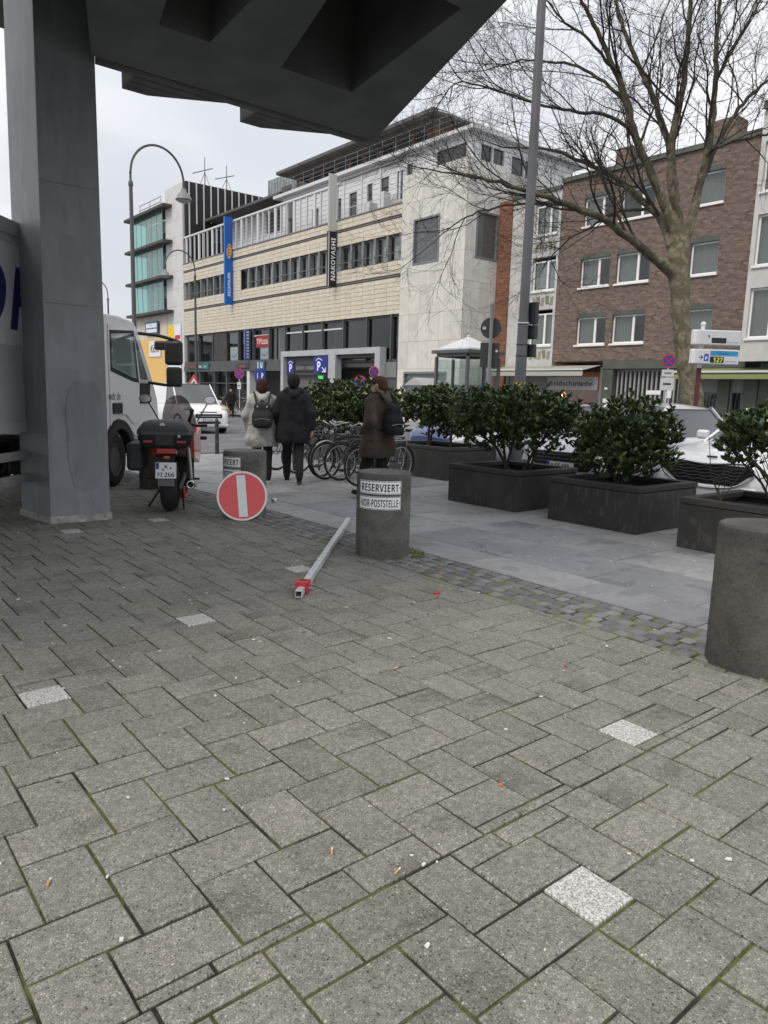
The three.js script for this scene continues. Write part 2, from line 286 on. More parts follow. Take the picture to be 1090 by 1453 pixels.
// strip of small basalt setts in mossy joints
structure('mossy_sett_bed', bb(4.272, 4.885, -0.1, -0.008, -16.6, 3), mMoss, footway);
{
  const R = rng(19), all = [], rest = [], cache = [];
  for (let z = -15.9; z < 0.5; z += 0.117) for (let k = 0; k < 5; k++) {
    const x = 4.337 + k * 0.121 + (R() - 0.5) * 0.016, zz = z + (k % 2) * 0.04 + (R() - 0.5) * 0.022;
    all.push([x, zz, shown(x, zz, 0.1), 0.098 + R() * 0.014, 0.096 + R() * 0.012, (R() - 0.5) * 0.16, R()]);
  }
  all.sort((a, b) => b[2] - a[2]);
  for (let i = 0; i < 10; i++) cache.push(stone(0.096 + R() * 0.014, 0.094 + R() * 0.012, 0.013, 0.05, R() * 5, R() * 5, 0.006));
  all.forEach(([x, z, v, w, d, r, q], i) => {
    const y = -0.001 + q * 0.006;
    if (v > 0 && i < 300) { const m = part(footway, 'sett', cache[Math.floor(q * 10)], mSett[i % 4], { shared: true }); m.position.set(x, y, z); m.rotation.set((q - 0.5) * 0.1, r, (0.5 - q) * 0.07); }
    else rest.push(stone(w, d, 0.013, 0.05, q * 5, q * 3, 0.006).rotateY(r).translate(x, y, z));
  });
  part(footway, 'far_setts', rest, mSett[0], { keepUV: true, kind: 'stuff' });
}
// large stone flags of the open footway
{
  const R = rng(23), cols = [[4.89, 5.43], [5.43, 6.32], [6.32, 7.22], [7.22, 8.12], [8.12, 9.33]];
  cols.forEach(([x0, x1], c) => {
    let z = 2.2 - R() * 0.8;
    while (z > -16.5) {
      const l = Math.min(0.95 + R() * 0.35, z + 16.6), w = x1 - x0 - 0.011, d = l - 0.011;
      const m = part(footway, 'flagstone', stone(w, d, 0.004, 0.05, R() * 7, R() * 7), mFlag[Math.floor(R() * 5)], { keepUV: true });
      m.position.set((x0 + x1) / 2, (R() - 0.5) * 0.005, z - l / 2); m.rotation.set((R() - 0.5) * 0.006, 0, (R() - 0.5) * 0.006); z -= l;
    }
  });
  for (let z = -9.05; z > -16; z -= 1.0) { const m = part(footway, 'flagstone', stone(1.93, 0.99, 0.004, 0.05, R() * 7, R() * 7), mFlag[Math.floor(R() * 5)], { keepUV: true }); m.position.set(10.32, 0, z - 0.5); }
}
// ---------- the building on a steel column that overhangs the paving ----------
const mColumn = std([0.27, 0.295, 0.315], 0.5, { map: tex(512, 3.2, (u, v) => { const st = fbm(u, v * 0.25, 40, 2, 71), b = 0.9 + (fbm(u, v, 5, 5, 73) - 0.5) * 0.17 + (st - 0.5) * 0.1 - sm(0.74, 0.84, fbm(u, v * 0.25, 60, 2, 75)) * 0.05; return [b, b, b]; }), bumpMap: fineBump, bumpScale: 0.0006 });
const mSoffit = std([0.125, 0.134, 0.134], 0.7, { map: tex(256, 2.5, (u, v) => { const b = 0.9 + (fbm(u, v, 5, 5, 79) - 0.5) * 0.3; return [b, b, b]; }) });  // same paint as the column, with the shade of the underside put into the colour
const mFascia = std([0.16, 0.158, 0.15], 0.85, { map: tex(256, 1.2, (u, v) => { const b = 0.85 + (fbm(u, v, 6, 4, 83) - 0.5) * 0.3 - 0.25 * sm(0.9, 1, Math.abs(Math.sin(v * 25))); return [b, b, b]; }) });  // darkened along with the painted shade of the soffit
const noiseTrim = tex(128, 0.7, (u, v) => { const b = 0.82 + (fbm(u, v, 8, 4, 97) - 0.5) * 0.5; return [b, b, b * 0.97]; });
{
  const o = thing('overhanging_building', 'dark grey overhanging building with ribbed soffit carried by a square steel column', 'building', [2.55, 0, -9.1]);
  const L = g => (Array.isArray(g) ? g.flat() : [g]).map(q => q.translate(-2.55, 0, 9.1));
  const y0 = 5.02, y1 = 5.98, zE = -3.2, xE = 6.56 - (zE + 8.5) * 0.377;
  const outer = [[-9, -8.5], [6.56, -8.5], [xE, zE], [-9, zE]];
  const holes = [[[2.35, -7.37], [3.58, -7.37], [3.4, -5.2], [2.5, -5.2]], [[4.41, -7.37], [5.35, -7.37], [4.98, -5.2], [3.8, -5.2]], [[-0.6, -7.37], [1.5, -7.37], [1.6, -5.2], [-0.2, -5.2]], [[-4, -7.37], [-1.6, -7.37], [-1.2, -5.2], [-3.4, -5.2]]];
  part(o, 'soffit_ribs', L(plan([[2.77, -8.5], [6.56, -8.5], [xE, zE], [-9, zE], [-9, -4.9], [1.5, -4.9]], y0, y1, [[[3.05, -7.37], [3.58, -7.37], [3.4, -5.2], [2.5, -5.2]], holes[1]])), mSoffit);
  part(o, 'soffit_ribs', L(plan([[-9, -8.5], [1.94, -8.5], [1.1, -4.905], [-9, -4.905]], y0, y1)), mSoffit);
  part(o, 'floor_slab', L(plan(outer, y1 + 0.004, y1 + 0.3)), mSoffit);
  part(o, 'unseen_upper_mass', L(plan([[-9, -8.68], [6.2, -8.68], [xE - 0.4, zE], [-9, zE]], y1 + 0.31, 9)), mFascia);  // unseen mass added to block sky light, kept low so the paving stays bright
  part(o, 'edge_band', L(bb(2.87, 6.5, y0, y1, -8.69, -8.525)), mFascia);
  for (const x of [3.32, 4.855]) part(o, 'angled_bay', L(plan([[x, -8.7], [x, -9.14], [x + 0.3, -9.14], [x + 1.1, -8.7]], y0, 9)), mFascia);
  // column, slightly wider at the foot, with a pale sheet-metal base trim
  const foot = [[2.09, -9.5], [2.22, -8.71], [2.88, -8.70], [2.86, -9.5]], head = [[2.16, -9.46], [2.28, -8.71], [2.87, -8.70], [2.85, -9.46]];
  const ring = (p, y, e = 0) => p.map(([x, z]) => [x + (x < 2.5 ? -e : e), y, z + (z < -9 ? -e : e)]);
  const sides = (r) => { const g = []; for (let i = 0; i < 4; i++) { const k = (i + 1) % 4; g.push(loft(r.map(q => [q[i], q[k]]).map(a => [a[0], a[1]]))); } return g; };
  const col = part(o, 'column', L(sides([ring(foot, 0), ring(foot.map((p, i) => [mix(p[0], head[i][0], 0.5), mix(p[1], head[i][1], 0.5)]), 2.5), ring(head, y1 + 0.0)])), mColumn);
  for (let i = 0; i < 4; i++) {
    const a = ring(foot, 0, 0.012)[i], b = ring(foot, 0, 0.012)[(i + 1) % 4];
    const g = bar([a[0], 0.045, a[2]], [b[0], 0.045, b[2]], 0.014, 0.085), t = part(col, 'base_trim', L([g]), std([0.55, 0.55, 0.53], 0.6, { map: noiseTrim }));
    for (const f of [0.12, 0.5, 0.88]) { const x = mix(a[0], b[0], f), z = mix(a[2], b[2], f); part(col, 'bolt', L([new THREE.SphereGeometry(0.012, 8, 6).translate(x, 0.05, z).translate(i === 0 ? -0.008 : 0, 0, i === 1 ? 0.008 : 0)]), std(0.3, 0.5, { metalness: 0.5 })); }
  }
  { const pts = [], R = rng(5); for (let i = 0; i < 40; i++) { const a = i / 40 * 6.283, r = 1 + (R() - 0.5) * 0.05; pts.push([2.63 + 0.21 * Math.sign(Math.cos(a)) * Math.pow(Math.abs(Math.cos(a)), 0.6) * r, 1.1 + (a < 3.14 ? 0.52 : 0.74) * Math.sign(Math.sin(a)) * Math.pow(Math.abs(Math.sin(a)), 0.7) * r]); } const m = mColumn.clone(); m.color = lin(0.24, 0.265, 0.285); m.roughness = 0.62; part(col, 'repainted_patch', L([ext(pts, 0.002).translate(0, 0, -8.7015)]), m); }
  for (const y of [2.46, 3.72]) part(col, 'weld_seam', L([bb(2.235, 2.875, y, y + 0.006, -8.701, -8.6965)]), mColumn);
  part(col, 'corner_bead', L([[rod([2.215, 0, -8.705], [2.275, y1, -8.705], 0.012)]]), mColumn);
}
// ---------- stout round bollards with enamel plates ----------
const mBollard = [0.27, 0.30, 0.15].map(v => std([v * 1.02, v, v * 0.94], 0.85, { map: tex(512, 0.9, (u, v2, i, j) => { const b = 0.72 + (fbm(u, v2, 4, 5, 131 + v * 50) - 0.5) * 0.4 + g3(i, j, 512) * 0.13 + (fbm(u, v2, 60, 2, 7) - 0.5) * 0.14 - sm(0.72, 0.78, fbm(u, v2, 40, 2, 17)) * 0.09; return [b, b, b * 0.98]; }), bumpMap: fineBump, bumpScale: 0.001 }));
const mEnamel = t => new THREE.MeshPhysicalMaterial({ map: t, roughness: 0.35, clearcoat: 0.4, clearcoatRoughness: 0.2 });
const plateTex = txt => letters(512, 128, (x, w, h) => {
  x.fillStyle = '#f6f8fb'; x.fillRect(0, 0, w, h); x.strokeStyle = '#2a2c33'; x.lineWidth = 5; x.strokeRect(7, 7, w - 14, h - 14);
  x.fillStyle = '#15171f'; x.textAlign = 'center'; x.textBaseline = 'middle'; x.font = 'bold 100px sans-serif'; const k = Math.min(1, (w - 60) / x.measureText(txt).width); x.save(); x.translate(w / 2, h / 2 + 3); x.scale(k, 1); x.fillText(txt, 0, 0); x.restore();
  x.fillStyle = '#8f949c'; for (const px of [22, w - 22]) { x.beginPath(); x.arc(px, h / 2, 6, 0, 7); x.fill(); }
});
const texReserved = plateTex('RESERVIERT'), texPost = plateTex('WDR-POSTSTELLE');
function bollard(x, z, h, label, mat, plates, facing) {
  const r = 0.268, b = thing('bollard', label, 'bollard', [x, 0, z], facing || 0, 'stout concrete bollards along the setts');
  const pts = [[0.0001, h], [r - 0.03, h], [r - 0.012, h - 0.004], [r - 0.002, h - 0.015], [r, h - 0.04]]; for (let i = 1; i < 12; i++) pts.push([r + (i % 3 === 0 ? 0.0015 : 0), h - 0.04 - i * (h - 0.04) / 12]); pts.push([r + 0.003, -0.01]);
  part(b, 'post', lathe(pts.reverse(), 56), mat);
  // two curved enamel plates fixed with screws
  if (plates) for (const [y, t, w] of [[h - 0.135, texReserved, 0.44], [h - 0.285, texPost, 0.44]]) {
    const a = w / r, g = new THREE.CylinderGeometry(r + 0.007, r + 0.007, 0.128, 24, 1, true, -a / 2, a); g.userData.keepUV = true;
    const back = new THREE.CylinderGeometry(r + 0.0045, r + 0.0045, 0.134, 24, 1, true, -a / 2 - 0.012, a + 0.024);
    const m = part(b, 'enamel_plate', g.translate(0, y, 0), mEnamel(t));
    part(m, 'rim', back.translate(0, y, 0), std(0.07, 0.5));
    for (const s of [-1, 1]) { const q = s * (a / 2 - 0.05); part(m, 'screw', new THREE.SphereGeometry(0.007, 8, 6).translate(Math.sin(q) * (r + 0.007), y, Math.cos(q) * (r + 0.007)), std(0.4, 0.4, { metalness: 0.6 })); }
  }
  return b;
}
// plates look back towards the drive; the local +z of a bollard is the middle of its plates
bollard(4.5, -5.52, 0.83, 'stout round concrete bollard with two white plates fully in view, between fallen post and planters', mBollard[0], true, -0.86);
bollard(4.42, -8.22, 0.83, 'stout round concrete bollard with white plates that the round no-entry sign leans against', mBollard[1], true, -1.5);
bollard(4.51, -1.875, 0.87, 'stout dark brown concrete bollard without plates, standing beside mossy setts', mBollard[2], false);
bollard(4.46, -11.2, 0.83, 'stout round concrete bollard half hidden behind the parked motorcycle', mBollard[2], false);

// ---------- no-entry sign taken off its post, leaning on a bollard ----------
{
  const s = thing('no_entry_sign', 'round red no-entry sign tipped on its side leaning against bollard', 'road sign', [4.185, 0, -7.86], 0);
  const in1 = new THREE.Group(); // local disc: faces +z
  const t = letters(512, 512, (x, w) => {
    x.fillStyle = '#fbfaf8'; x.fillRect(0, 0, w, w); x.fillStyle = '#f0565a'; x.beginPath(); x.arc(w / 2, w / 2, w * 0.468, 0, 7); x.fill();
    const R = rng(3); for (let i = 0; i < 500; i++) { x.fillStyle = `rgba(${150 + R() * 60},${60 + R() * 70},${60 + R() * 60},0.14)`; x.fillRect(R() * w, R() * w, 2 + R() * 7, 1 + R() * 4); }
    x.fillStyle = '#eef6f3'; x.fillRect(w * 0.075, w * 0.412, w * 0.85, w * 0.176);
  });
  const g = new THREE.CircleGeometry(0.299, 56).translate(0, 0, 0.0055); g.userData.keepUV = true;
  const face = new THREE.MeshPhysicalMaterial({ map: t, roughness: 0.4, clearcoat: 0.3 });
  const grey = std(0.4, 0.5, { metalness: 0.5 });
  const place = q => q.applyMatrix4(new THREE.Matrix4().makeTranslation(0, 0.297, 0).multiply(new THREE.Matrix4().makeRotationY(-0.52)).multiply(new THREE.Matrix4().makeTranslation(0, 0, -0.045)).multiply(new THREE.Matrix4().makeRotationX(-0.16)).multiply(new THREE.Matrix4().makeRotationZ(Math.PI / 2 + 0.075)));
  part(s, 'back_plate', place(disc(0.3, 0.01, 0, 0, 0, 'z', 56)), grey);
  part(s, 'face', place(g), face);
  part(s, 'rim', place(torus(0.2995, 0.006, 'z', 8, 56)), std([0.75, 0.72, 0.7], 0.5));
}
// ---------- aluminium sign post lying on the paving, red clamp at its end ----------
{
  const A = V3(2.93, 0.035, -4.6), B = V3(5.24, 0.035, -7.1), d = B.clone().sub(A), L = d.length(), o = thing('sign_post', 'fallen square aluminium sign post with red clamp lying on the pavers', 'post', [A.x, A.y, A.z], Math.atan2(d.x, d.z) + 0);
  const w = 0.027, t = 0.004, mAl = std([0.78, 0.79, 0.78], 0.45, { metalness: 0.25, map: tex(128, 0.5, (u, v) => { const b = 0.9 + (fbm(u, v, 8, 3, 87) - 0.5) * 0.3; return [b, b, b]; }) });
  part(o, 'tube', [bb(-w, w, w - t, w, 0, L), bb(-w, w, -w, -w + t, 0, L), bb(-w, -w + t, -w + t, w - t, 0, L), bb(w - t, w, -w + t, w - t, 0, L)], mAl);
  part(o, 'inner_plug', [bb(-w + t, w - t, -w + t, w - t, 0.3, 0.31)], std(0.02, 0.9));  // near-black plate across the inside of the tube
  const red = std([0.55, 0.03, 0.045], 0.45), c = part(o, 'clamp', [rb(0.105, 0.036, 0.05, 0.006, 0, w + 0.018, 0.16), rb(0.105, 0.03, 0.045, 0.006, 0, w + 0.012, 0.255), rb(0.022, 0.075, 0.13, 0.006, w + 0.012, 0.002, 0.2), rb(0.022, 0.075, 0.13, 0.006, -w - 0.012, 0.002, 0.2)], red);
  for (const z of [0.16, 0.255]) part(c, 'bolt', [rod([-0.085, 0.012, z], [0.085, 0.012, z], 0.007, 0.007, 8, true), disc(0.014, 0.01, 0.07, 0.012, z, 'x', 6), disc(0.014, 0.01, -0.07, 0.012, z, 'x', 6)], std(0.35, 0.4, { metalness: 0.8 }));
  part(c, 'slot_shadow_gap', [bx(0.05, 0.008, 0.03, 0, w + 0.034, 0.205)], std(0.05, 0.8)).name = 'slot_shade_piece';  // dark piece standing in for the shade in the clamp slot
}
// ---------- litter ----------
{
  const R = rng(31), G = 'scattered litter on the paving';
  const butt = (x, z, r, label) => { const o = thing('cigarette_butt', label, 'cigarette butt', [x, 0.008, z], r, 'cigarette butts on the paving'); part(o, 'filter', rod([0, 0, 0], [0.022, 0, 0], 0.004, 0.004, 8, true), std([0.62, 0.36, 0.13], 0.9)); part(o, 'paper', rod([0.0221, 0, 0], [0.034, 0, 0], 0.0038, 0.0036, 8, true), std(0.7, 0.9)); };
  const bl = 'short cigarette butt with tan filter lying on a paver';
  butt(0.515, -2.27, 1.0, bl); butt(1.44, -1.65, 0.35, bl); butt(1.33, -1.86, 0.9, bl); butt(2.68, -0.92, 2.2, bl); butt(2.6, -3.05, 0.3, bl);
  const flake = (x, z, s, mat, label, cat, grp) => { const n = 6, pts = []; for (let i = 0; i < n; i++) { const a = i / n * 6.283, q = s * (0.6 + 0.6 * R()); pts.push([Math.cos(a) * q, Math.sin(a) * q * 0.55]); } solo('litter_scrap', label, cat, plan(pts, 0, 0.004 + s * 0.12).rotateY(R() * 6), mat, grp, [x, 0.004, z]); };
  const whiteM = std([0.72, 0.7, 0.64], 0.9), redM = std([0.55, 0.03, 0.04], 0.6), orange = std([0.7, 0.16, 0.07], 0.7);
  for (const [x, z, s] of [[1.31, -1.35, 0.013], [2.43, -1.01, 0.013], [2.92, -3.48, 0.014], [1.55, -1.63, 0.01], [0.68, -2.2, 0.009], [1.27, -2.52, 0.009], [0.9, -2.62, 0.01], [3.0, -2.3, 0.011], [2.55, -2.15, 0.01], [1.6, -3.3, 0.012], [2.2, -3.9, 0.012], [1.2, -5.7, 0.016], [1.3, -4.9, 0.014], [3.35, -6.6, 0.016], [3.1, -4.2, 0.012], [0.75, -4.6, 0.012]]) flake(x, z, s, whiteM, 'tiny off-white scrap lying on a grey paver', 'litter', G);
  for (const [x, z, s] of [[3.93, -4.11, 0.036], [4.48, -4.67, 0.028]]) flake(x, z, s, redM, 'crumpled red wrapper scrap beside the mossy setts', 'litter', 'red wrapper scraps');
  flake(3.48, -2.5, 0.014, redM, 'tiny red scrap on a paver short of the setts', 'litter'); flake(2.15, -1.82, 0.012, orange, 'tiny orange scrap on a speckled paver', 'litter');
  solo('paper_cup', 'flattened white paper cup lying on flagstones beside no-entry sign', 'litter', [lathe([[0.0001, 0], [0.028, 0], [0.036, 0.09], [0.033, 0.09], [0.026, 0.004]], 16).rotateZ(Math.PI / 2).scale(1, 0.7, 1).translate(0, 0.026, 0)], std(0.75, 0.8), null, [5.33, 0.002, -9.0], 0.5);
  // crumbs and petals too many to count
  const crumbs = []; for (let i = 0; i < 330; i++) { const open = R() < 0.72, x = open ? 4.95 + R() * 2.7 : 0.3 + R() * 4.3, z = -1 - R() * (open ? 13 : 8), s = 0.004 + R() * R() * 0.016; crumbs.push(bx(s * (1 + R()), 0.003, s, x, 0.006, z, R() * 3)); }
  const c = part(scene, 'crumbs', crumbs, std([0.7, 0.69, 0.66], 0.9)); c.userData.kind = 'stuff'; tag(c, 'pale crumbs and petals strewn over flagstones and pavers', 'litter');
  // old chewing gum trodden flat
  const gum = []; for (let i = 0; i < 90; i++) { const x = 0.2 + R() * 7.2, z = -2.4 - R() * 8, q = 0.006 + R() * 0.011, pale = R() < 0.5; gum.push(paint(disc(q, 0.003, 0, 0, 0, 'y', 9).scale(1, 1, 0.7 + R() * 0.3).rotateY(R() * 3).translate(x, 0.0042, z), ...(pale ? [0.26, 0.255, 0.235] : [0.14, 0.137, 0.128]))); }
  const gm = part(scene, 'gum_spots', gum, std(1, 0.85, { vertexColors: true })); gm.userData.kind = 'stuff'; tag(gm, 'flat old chewing gum spots on pavers and flagstones', 'litter');
  // small weeds at the foot of the middle bollard
  const weeds = []; for (let i = 0; i < 260; i++) { const a = R() * 1.9 - 0.9, q = 0.27 + R() * 0.13, x = 4.5 + Math.cos(a) * q, z = -5.52 + Math.sin(a) * q + 0.05, h = 0.012 + R() * 0.035; const g = new THREE.ConeGeometry(0.004 + R() * 0.006, h, 3).rotateX((R() - 0.5) * 1.6).rotateZ((R() - 0.5) * 1.6).translate(x, h / 2, z), y = R() < 0.25; weeds.push(paint(g, y ? 0.3 : 0.12, y ? 0.3 : 0.16, y ? 0.1 : 0.05)); }
  const w = part(scene, 'weeds', weeds, std(1, 0.9, { vertexColors: true })); w.userData.kind = 'stuff'; tag(w, 'small green weeds growing round the foot of a bollard', 'weeds');
}
// ---------- dark planter boxes and their laurel shrubs ----------
const mPlanter = [0.055, 0.06, 0.05, 0.052, 0.058].map((v, k) => std([v, v * 0.98, v * 0.94], 0.62, { map: tex(512, 1.4, (u, v2, i, j) => { const sc = sm(0.66, 0.74, fbm(u * 1, v2 * 0.25, 36, 2, 151 + k)) * sm(0.5, 0.62, fbm(u, v2, 6, 2, 161 + k)), b = 0.8 + (fbm(u, v2, 5, 5, 155 + k) - 0.5) * 0.4 + g3(i, j, 512) * 0.07 + sc * 0.55; return [b, b, b]; }), bumpMap: fineBump, bumpScale: 0.001 }));
const mRim = std([0.15, 0.145, 0.135], 0.8, { map: concreteTex }), mPot = std([0.02, 0.016, 0.012], 1, { bumpMap: fineBump, bumpScale: 0.03 });
const mBark = std([0.075, 0.06, 0.045], 0.95, { bumpMap: fineBump, bumpScale: 0.004 });
const mLeaf = new THREE.MeshPhysicalMaterial({ color: 0xffffff, vertexColors: true, roughness: 0.3, specularIntensity: 1, side: THREE.DoubleSide });
function planter(x0, x1, z0, z1, h, label, k) {
  const cx = (x0 + x1) / 2, cz = (z0 + z1) / 2, a = (x1 - x0) / 2, b = (z1 - z0) / 2, o = thing('planter', label, 'planter', [cx, 0, cz], 0, 'dark planter boxes along the parking bays'), t = 0.13, m = mPlanter[k % 5];
  part(o, 'side', [rb(0.07, h - 0.075, 2 * b, 0.012, -a + 0.035, (h - 0.075) / 2, 0)], m); part(o, 'side', [rb(0.07, h - 0.075, 2 * b, 0.012, a - 0.035, (h - 0.075) / 2, 0)], m);
  part(o, 'side', [rb(2 * a - 0.144, h - 0.077, 0.07, 0.012, 0, (h - 0.077) / 2, b - 0.038)], m); part(o, 'side', [rb(2 * a - 0.144, h - 0.077, 0.07, 0.012, 0, (h - 0.077) / 2, -b + 0.038)], m);
  const rim = [rb(t, 0.07, 2 * b + 0.016, 0.012, -a + t / 2 - 0.008, h - 0.036, 0), rb(t, 0.07, 2 * b + 0.016, 0.012, a - t / 2 + 0.008, h - 0.036, 0), rb(2 * a - 2 * t + 0.014, 0.069, t, 0.012, 0, h - 0.036, b - t / 2 + 0.007), rb(2 * a - 2 * t + 0.014, 0.069, t, 0.012, 0, h - 0.036, -b + t / 2 - 0.007)];
  rim.forEach(g => part(o, 'rim_stone', g, k === 1 || k === 2 ? mRim : m));
  const s = new THREE.PlaneGeometry(2 * a - 0.16, 2 * b - 0.16, 14, 14).rotateX(-Math.PI / 2), p = s.attributes.position, R = rng(k + 400); for (let i = 0; i < p.count; i++) p.setY(i % 1 ? 0 : i, 0) || p.setY(i, (R() - 0.5) * 0.05); s.computeVertexNormals();
  part(o, 'soil', s.translate(0, h - 0.12, 0), mPot);
}
function leafGeo(P, dir, up, l, w, c) {                 // a folded, slightly curled laurel leaf of 8 faces
  const d = dir, s = V3().crossVectors(d, up).normalize(), n = V3().crossVectors(s, d).normalize(), pos = [];
  const pt = (t, q, f) => [P.x + d.x * l * t + s.x * w * q + n.x * (f * w - l * 0.22 * t * t), P.y + d.y * l * t + s.y * w * q + n.y * (f * w - l * 0.22 * t * t), P.z + d.z * l * t + s.z * w * q + n.z * (f * w - l * 0.22 * t * t)];
  const m = [pt(0, 0, 0), pt(0.45, 0, 0), pt(1, 0, 0)];
  for (const q of [-1, 1]) { const a = pt(0.22, q * 0.4, 0.16), b = pt(0.55, q * 0.5, 0.2), e = pt(0.8, q * 0.33, 0.13); for (const T of [[m[0], a, m[1]], [a, b, m[1]], [b, e, m[1]], [e, m[2], m[1]]]) for (const v of q < 0 ? T : [T[0], T[2], T[1]]) pos.push(...v); }
  return { pos, c };
}
function shrub(name, label, x, y, z, lobes, nLeaf, stems, seed, leafL = 0.085, group = 'laurel shrubs in the planters') {
  const R = rng(seed), o = thing(name, label, 'shrub', [x, y, z], 0, group), wood = [], pos = [], col = [];
  const add = (P, dir, l) => {
    const up = V3(R() - 0.5, R() * 0.8 + 0.3, R() - 0.5), young = R(), k = 0.75 + R() * 0.6, c = young > 0.9 ? [0.14 * k, 0.17 * k, 0.05 * k] : young > 0.45 ? [0.07 * k, 0.105 * k, 0.037 * k] : [0.042 * k, 0.068 * k, 0.029 * k];
    const g = leafGeo(P, dir, up, l, l * (0.36 + R() * 0.12), c); for (let i = 0; i < g.pos.length; i++) pos.push(g.pos[i]); for (let i = 0; i < g.pos.length / 3; i++) col.push(...c);
  };
  const sph = () => { let v; do v = V3(R() * 2 - 1, R() * 2 - 1, R() * 2 - 1); while (v.lengthSq() > 1 || v.lengthSq() < 0.02); return v; };
  const tot = lobes.reduce((s, l) => s + l[3] * l[4] * l[5], 0);
  for (const [cx, cy, cz, rx, ry, rz] of lobes) {
    const n = Math.round(nLeaf / 7 * (rx * ry * rz) / tot);
    for (let i = 0; i < n; i++) {                        // a shoot carries a whorl of leaves
      const v = sph(); const rr = Math.pow(v.length(), 0.45) * (0.78 + R() * 0.34 + (R() < 0.06 ? 0.18 : 0)); v.normalize(); if (v.y < -0.35 && R() < 0.55) v.y *= -0.5;
      const P = V3(cx + v.x * rx * rr, cy + v.y * ry * rr, cz + v.z * rz * rr); if (P.y < 0.06) continue;
      const out = V3(v.x * 0.8, v.y * 0.45 + 0.75, v.z * 0.8).normalize(), tip = P.clone().addScaledVector(out, 0.06);
      if (i % 3 === 0) { const b = V3(mix(P.x, cx, 0.35) , mix(P.y, cy - ry * 0.5, 0.35), mix(P.z, cz, 0.35)); wood.push(rod(b.toArray(), tip.toArray(), 0.004, 0.0018, 3)); }
      for (let q = 0; q < 7; q++) { const a = q * 2.4 + R(), t = R(), dir = V3(Math.cos(a), 0.3 + R() * 0.9, Math.sin(a)).addScaledVector(out, 0.75).normalize(); add(P.clone().lerp(tip, t), dir, leafL * (0.7 + R() * 0.55)); }
    }
  }
  for (const [sx, sz, ex, ey, ez, r] of stems) {
    const mid = [mix(sx, ex, 0.35) + (R() - 0.5) * 0.08, ey * 0.5, mix(sz, ez, 0.35) + (R() - 0.5) * 0.08], S = [sx, -0.06, sz], E2 = [ex, ey, ez];
    wood.push(rod(S, mid, r, r * 0.75, 6), rod(mid, E2, r * 0.75, r * 0.35, 5));
    for (let i = 0; i < 9; i++) { const t = 0.25 + R() * 0.75, b = t < 0.5 ? V3(...S).lerp(V3(...mid), t * 2) : V3(...mid).lerp(V3(...E2), t * 2 - 1), e = b.clone().add(V3((R() - 0.5) * 0.6, 0.15 + R() * 0.28, (R() - 0.5) * 0.6)); wood.push(rod(b.toArray(), e.toArray(), r * 0.4, 0.003, 4)); }
  }
  const g = new THREE.BufferGeometry(); g.setAttribute('position', new THREE.Float32BufferAttribute(pos, 3)); g.setAttribute('color', new THREE.Float32BufferAttribute(col, 3)); g.computeVertexNormals();
  part(o, 'branches', wood, mBark); part(o, 'foliage', g, mLeaf, { kind: 'stuff' }); return o;
}
planter(7.72, 9.06, -7.92, -6.56, 0.57, 'dark planter box with plain sides under the widest laurel', 0);
planter(7.7, 9.04, -6.0, -4.68, 0.57, 'dark planter box with pale scuffs and a worn stone rim under the rounded laurel', 1);
planter(7.5, 8.86, -4.06, -2.7, 0.56, 'dark planter box holding the sparse laurel with bare lower branches', 2);
planter(9.42, 10.76, -11.6, -9.72, 0.62, 'dark planter box set back beside the man in the brown parka', 3);
planter(9.5, 10.84, -15.2, -12.6, 0.62, 'long dark planter box behind the parked bicycles', 4);
shrub('laurel_shrub', 'widest dark green laurel, dense and flat topped, with dark stems below', 8.4, 0.45, -7.25, [[0, 0.86, 0, 0.85, 0.36, 0.98], [0, 0.66, 0.45, 0.6, 0.38, 0.5], [0, 0.66, -0.5, 0.6, 0.4, 0.5], [-0.3, 0.7, 0, 0.5, 0.35, 0.7], [0.1, 0.82, -0.8, 0.5, 0.34, 0.42]], 14500, [[0, 0, -0.5, 0.75, -0.5, 0.03], [0.06, 0.1, 0.3, 0.8, 0.6, 0.03], [-0.06, -0.1, -0.3, 0.8, 0.35, 0.026], [0, -0.1, 0.2, 0.85, -0.7, 0.026], [0.05, 0.25, -0.1, 0.8, 0.8, 0.024]], 501);
shrub('laurel_shrub', 'rounded dark green laurel with a bushy crown spilling over the scuffed planter', 8.35, 0.45, -5.36, [[0, 0.7, 0.05, 0.58, 0.4, 0.62], [-0.12, 0.38, 0.3, 0.46, 0.28, 0.42], [0.1, 0.38, -0.34, 0.46, 0.28, 0.4], [-0.2, 0.36, 0, 0.4, 0.24, 0.4]], 8200, [[0, 0, -0.25, 0.6, -0.3, 0.022], [0, 0, 0.25, 0.6, 0.3, 0.022], [-0.05, 0.05, -0.2, 0.65, 0.25, 0.018], [0, -0.05, 0.15, 0.7, -0.05, 0.018], [0, 0, -0.3, 0.3, 0.55, 0.012]], 502);
shrub('laurel_shrub', 'sparse laurel on bare forked branches with leaves mostly at the top', 8.12, 0.44, -3.26, [[0, 0.86, 0, 0.68, 0.24, 0.62], [0.05, 0.6, 0.35, 0.5, 0.25, 0.35], [0, 0.62, -0.4, 0.36, 0.2, 0.3]], 5200, [[0, 0, -0.35, 0.75, -0.4, 0.03], [0.02, 0.02, 0.3, 0.8, 0.3, 0.03], [-0.04, 0, -0.25, 0.8, 0.25, 0.024], [0, -0.04, 0.25, 0.85, -0.35, 0.024], [0, 0.03, -0.1, 0.9, 0, 0.02], [0.0, 0.0, 0.1, 0.6, -0.62, 0.018], [-0.35, -0.42, -0.5, 0.4, -0.56, 0.014]], 503);
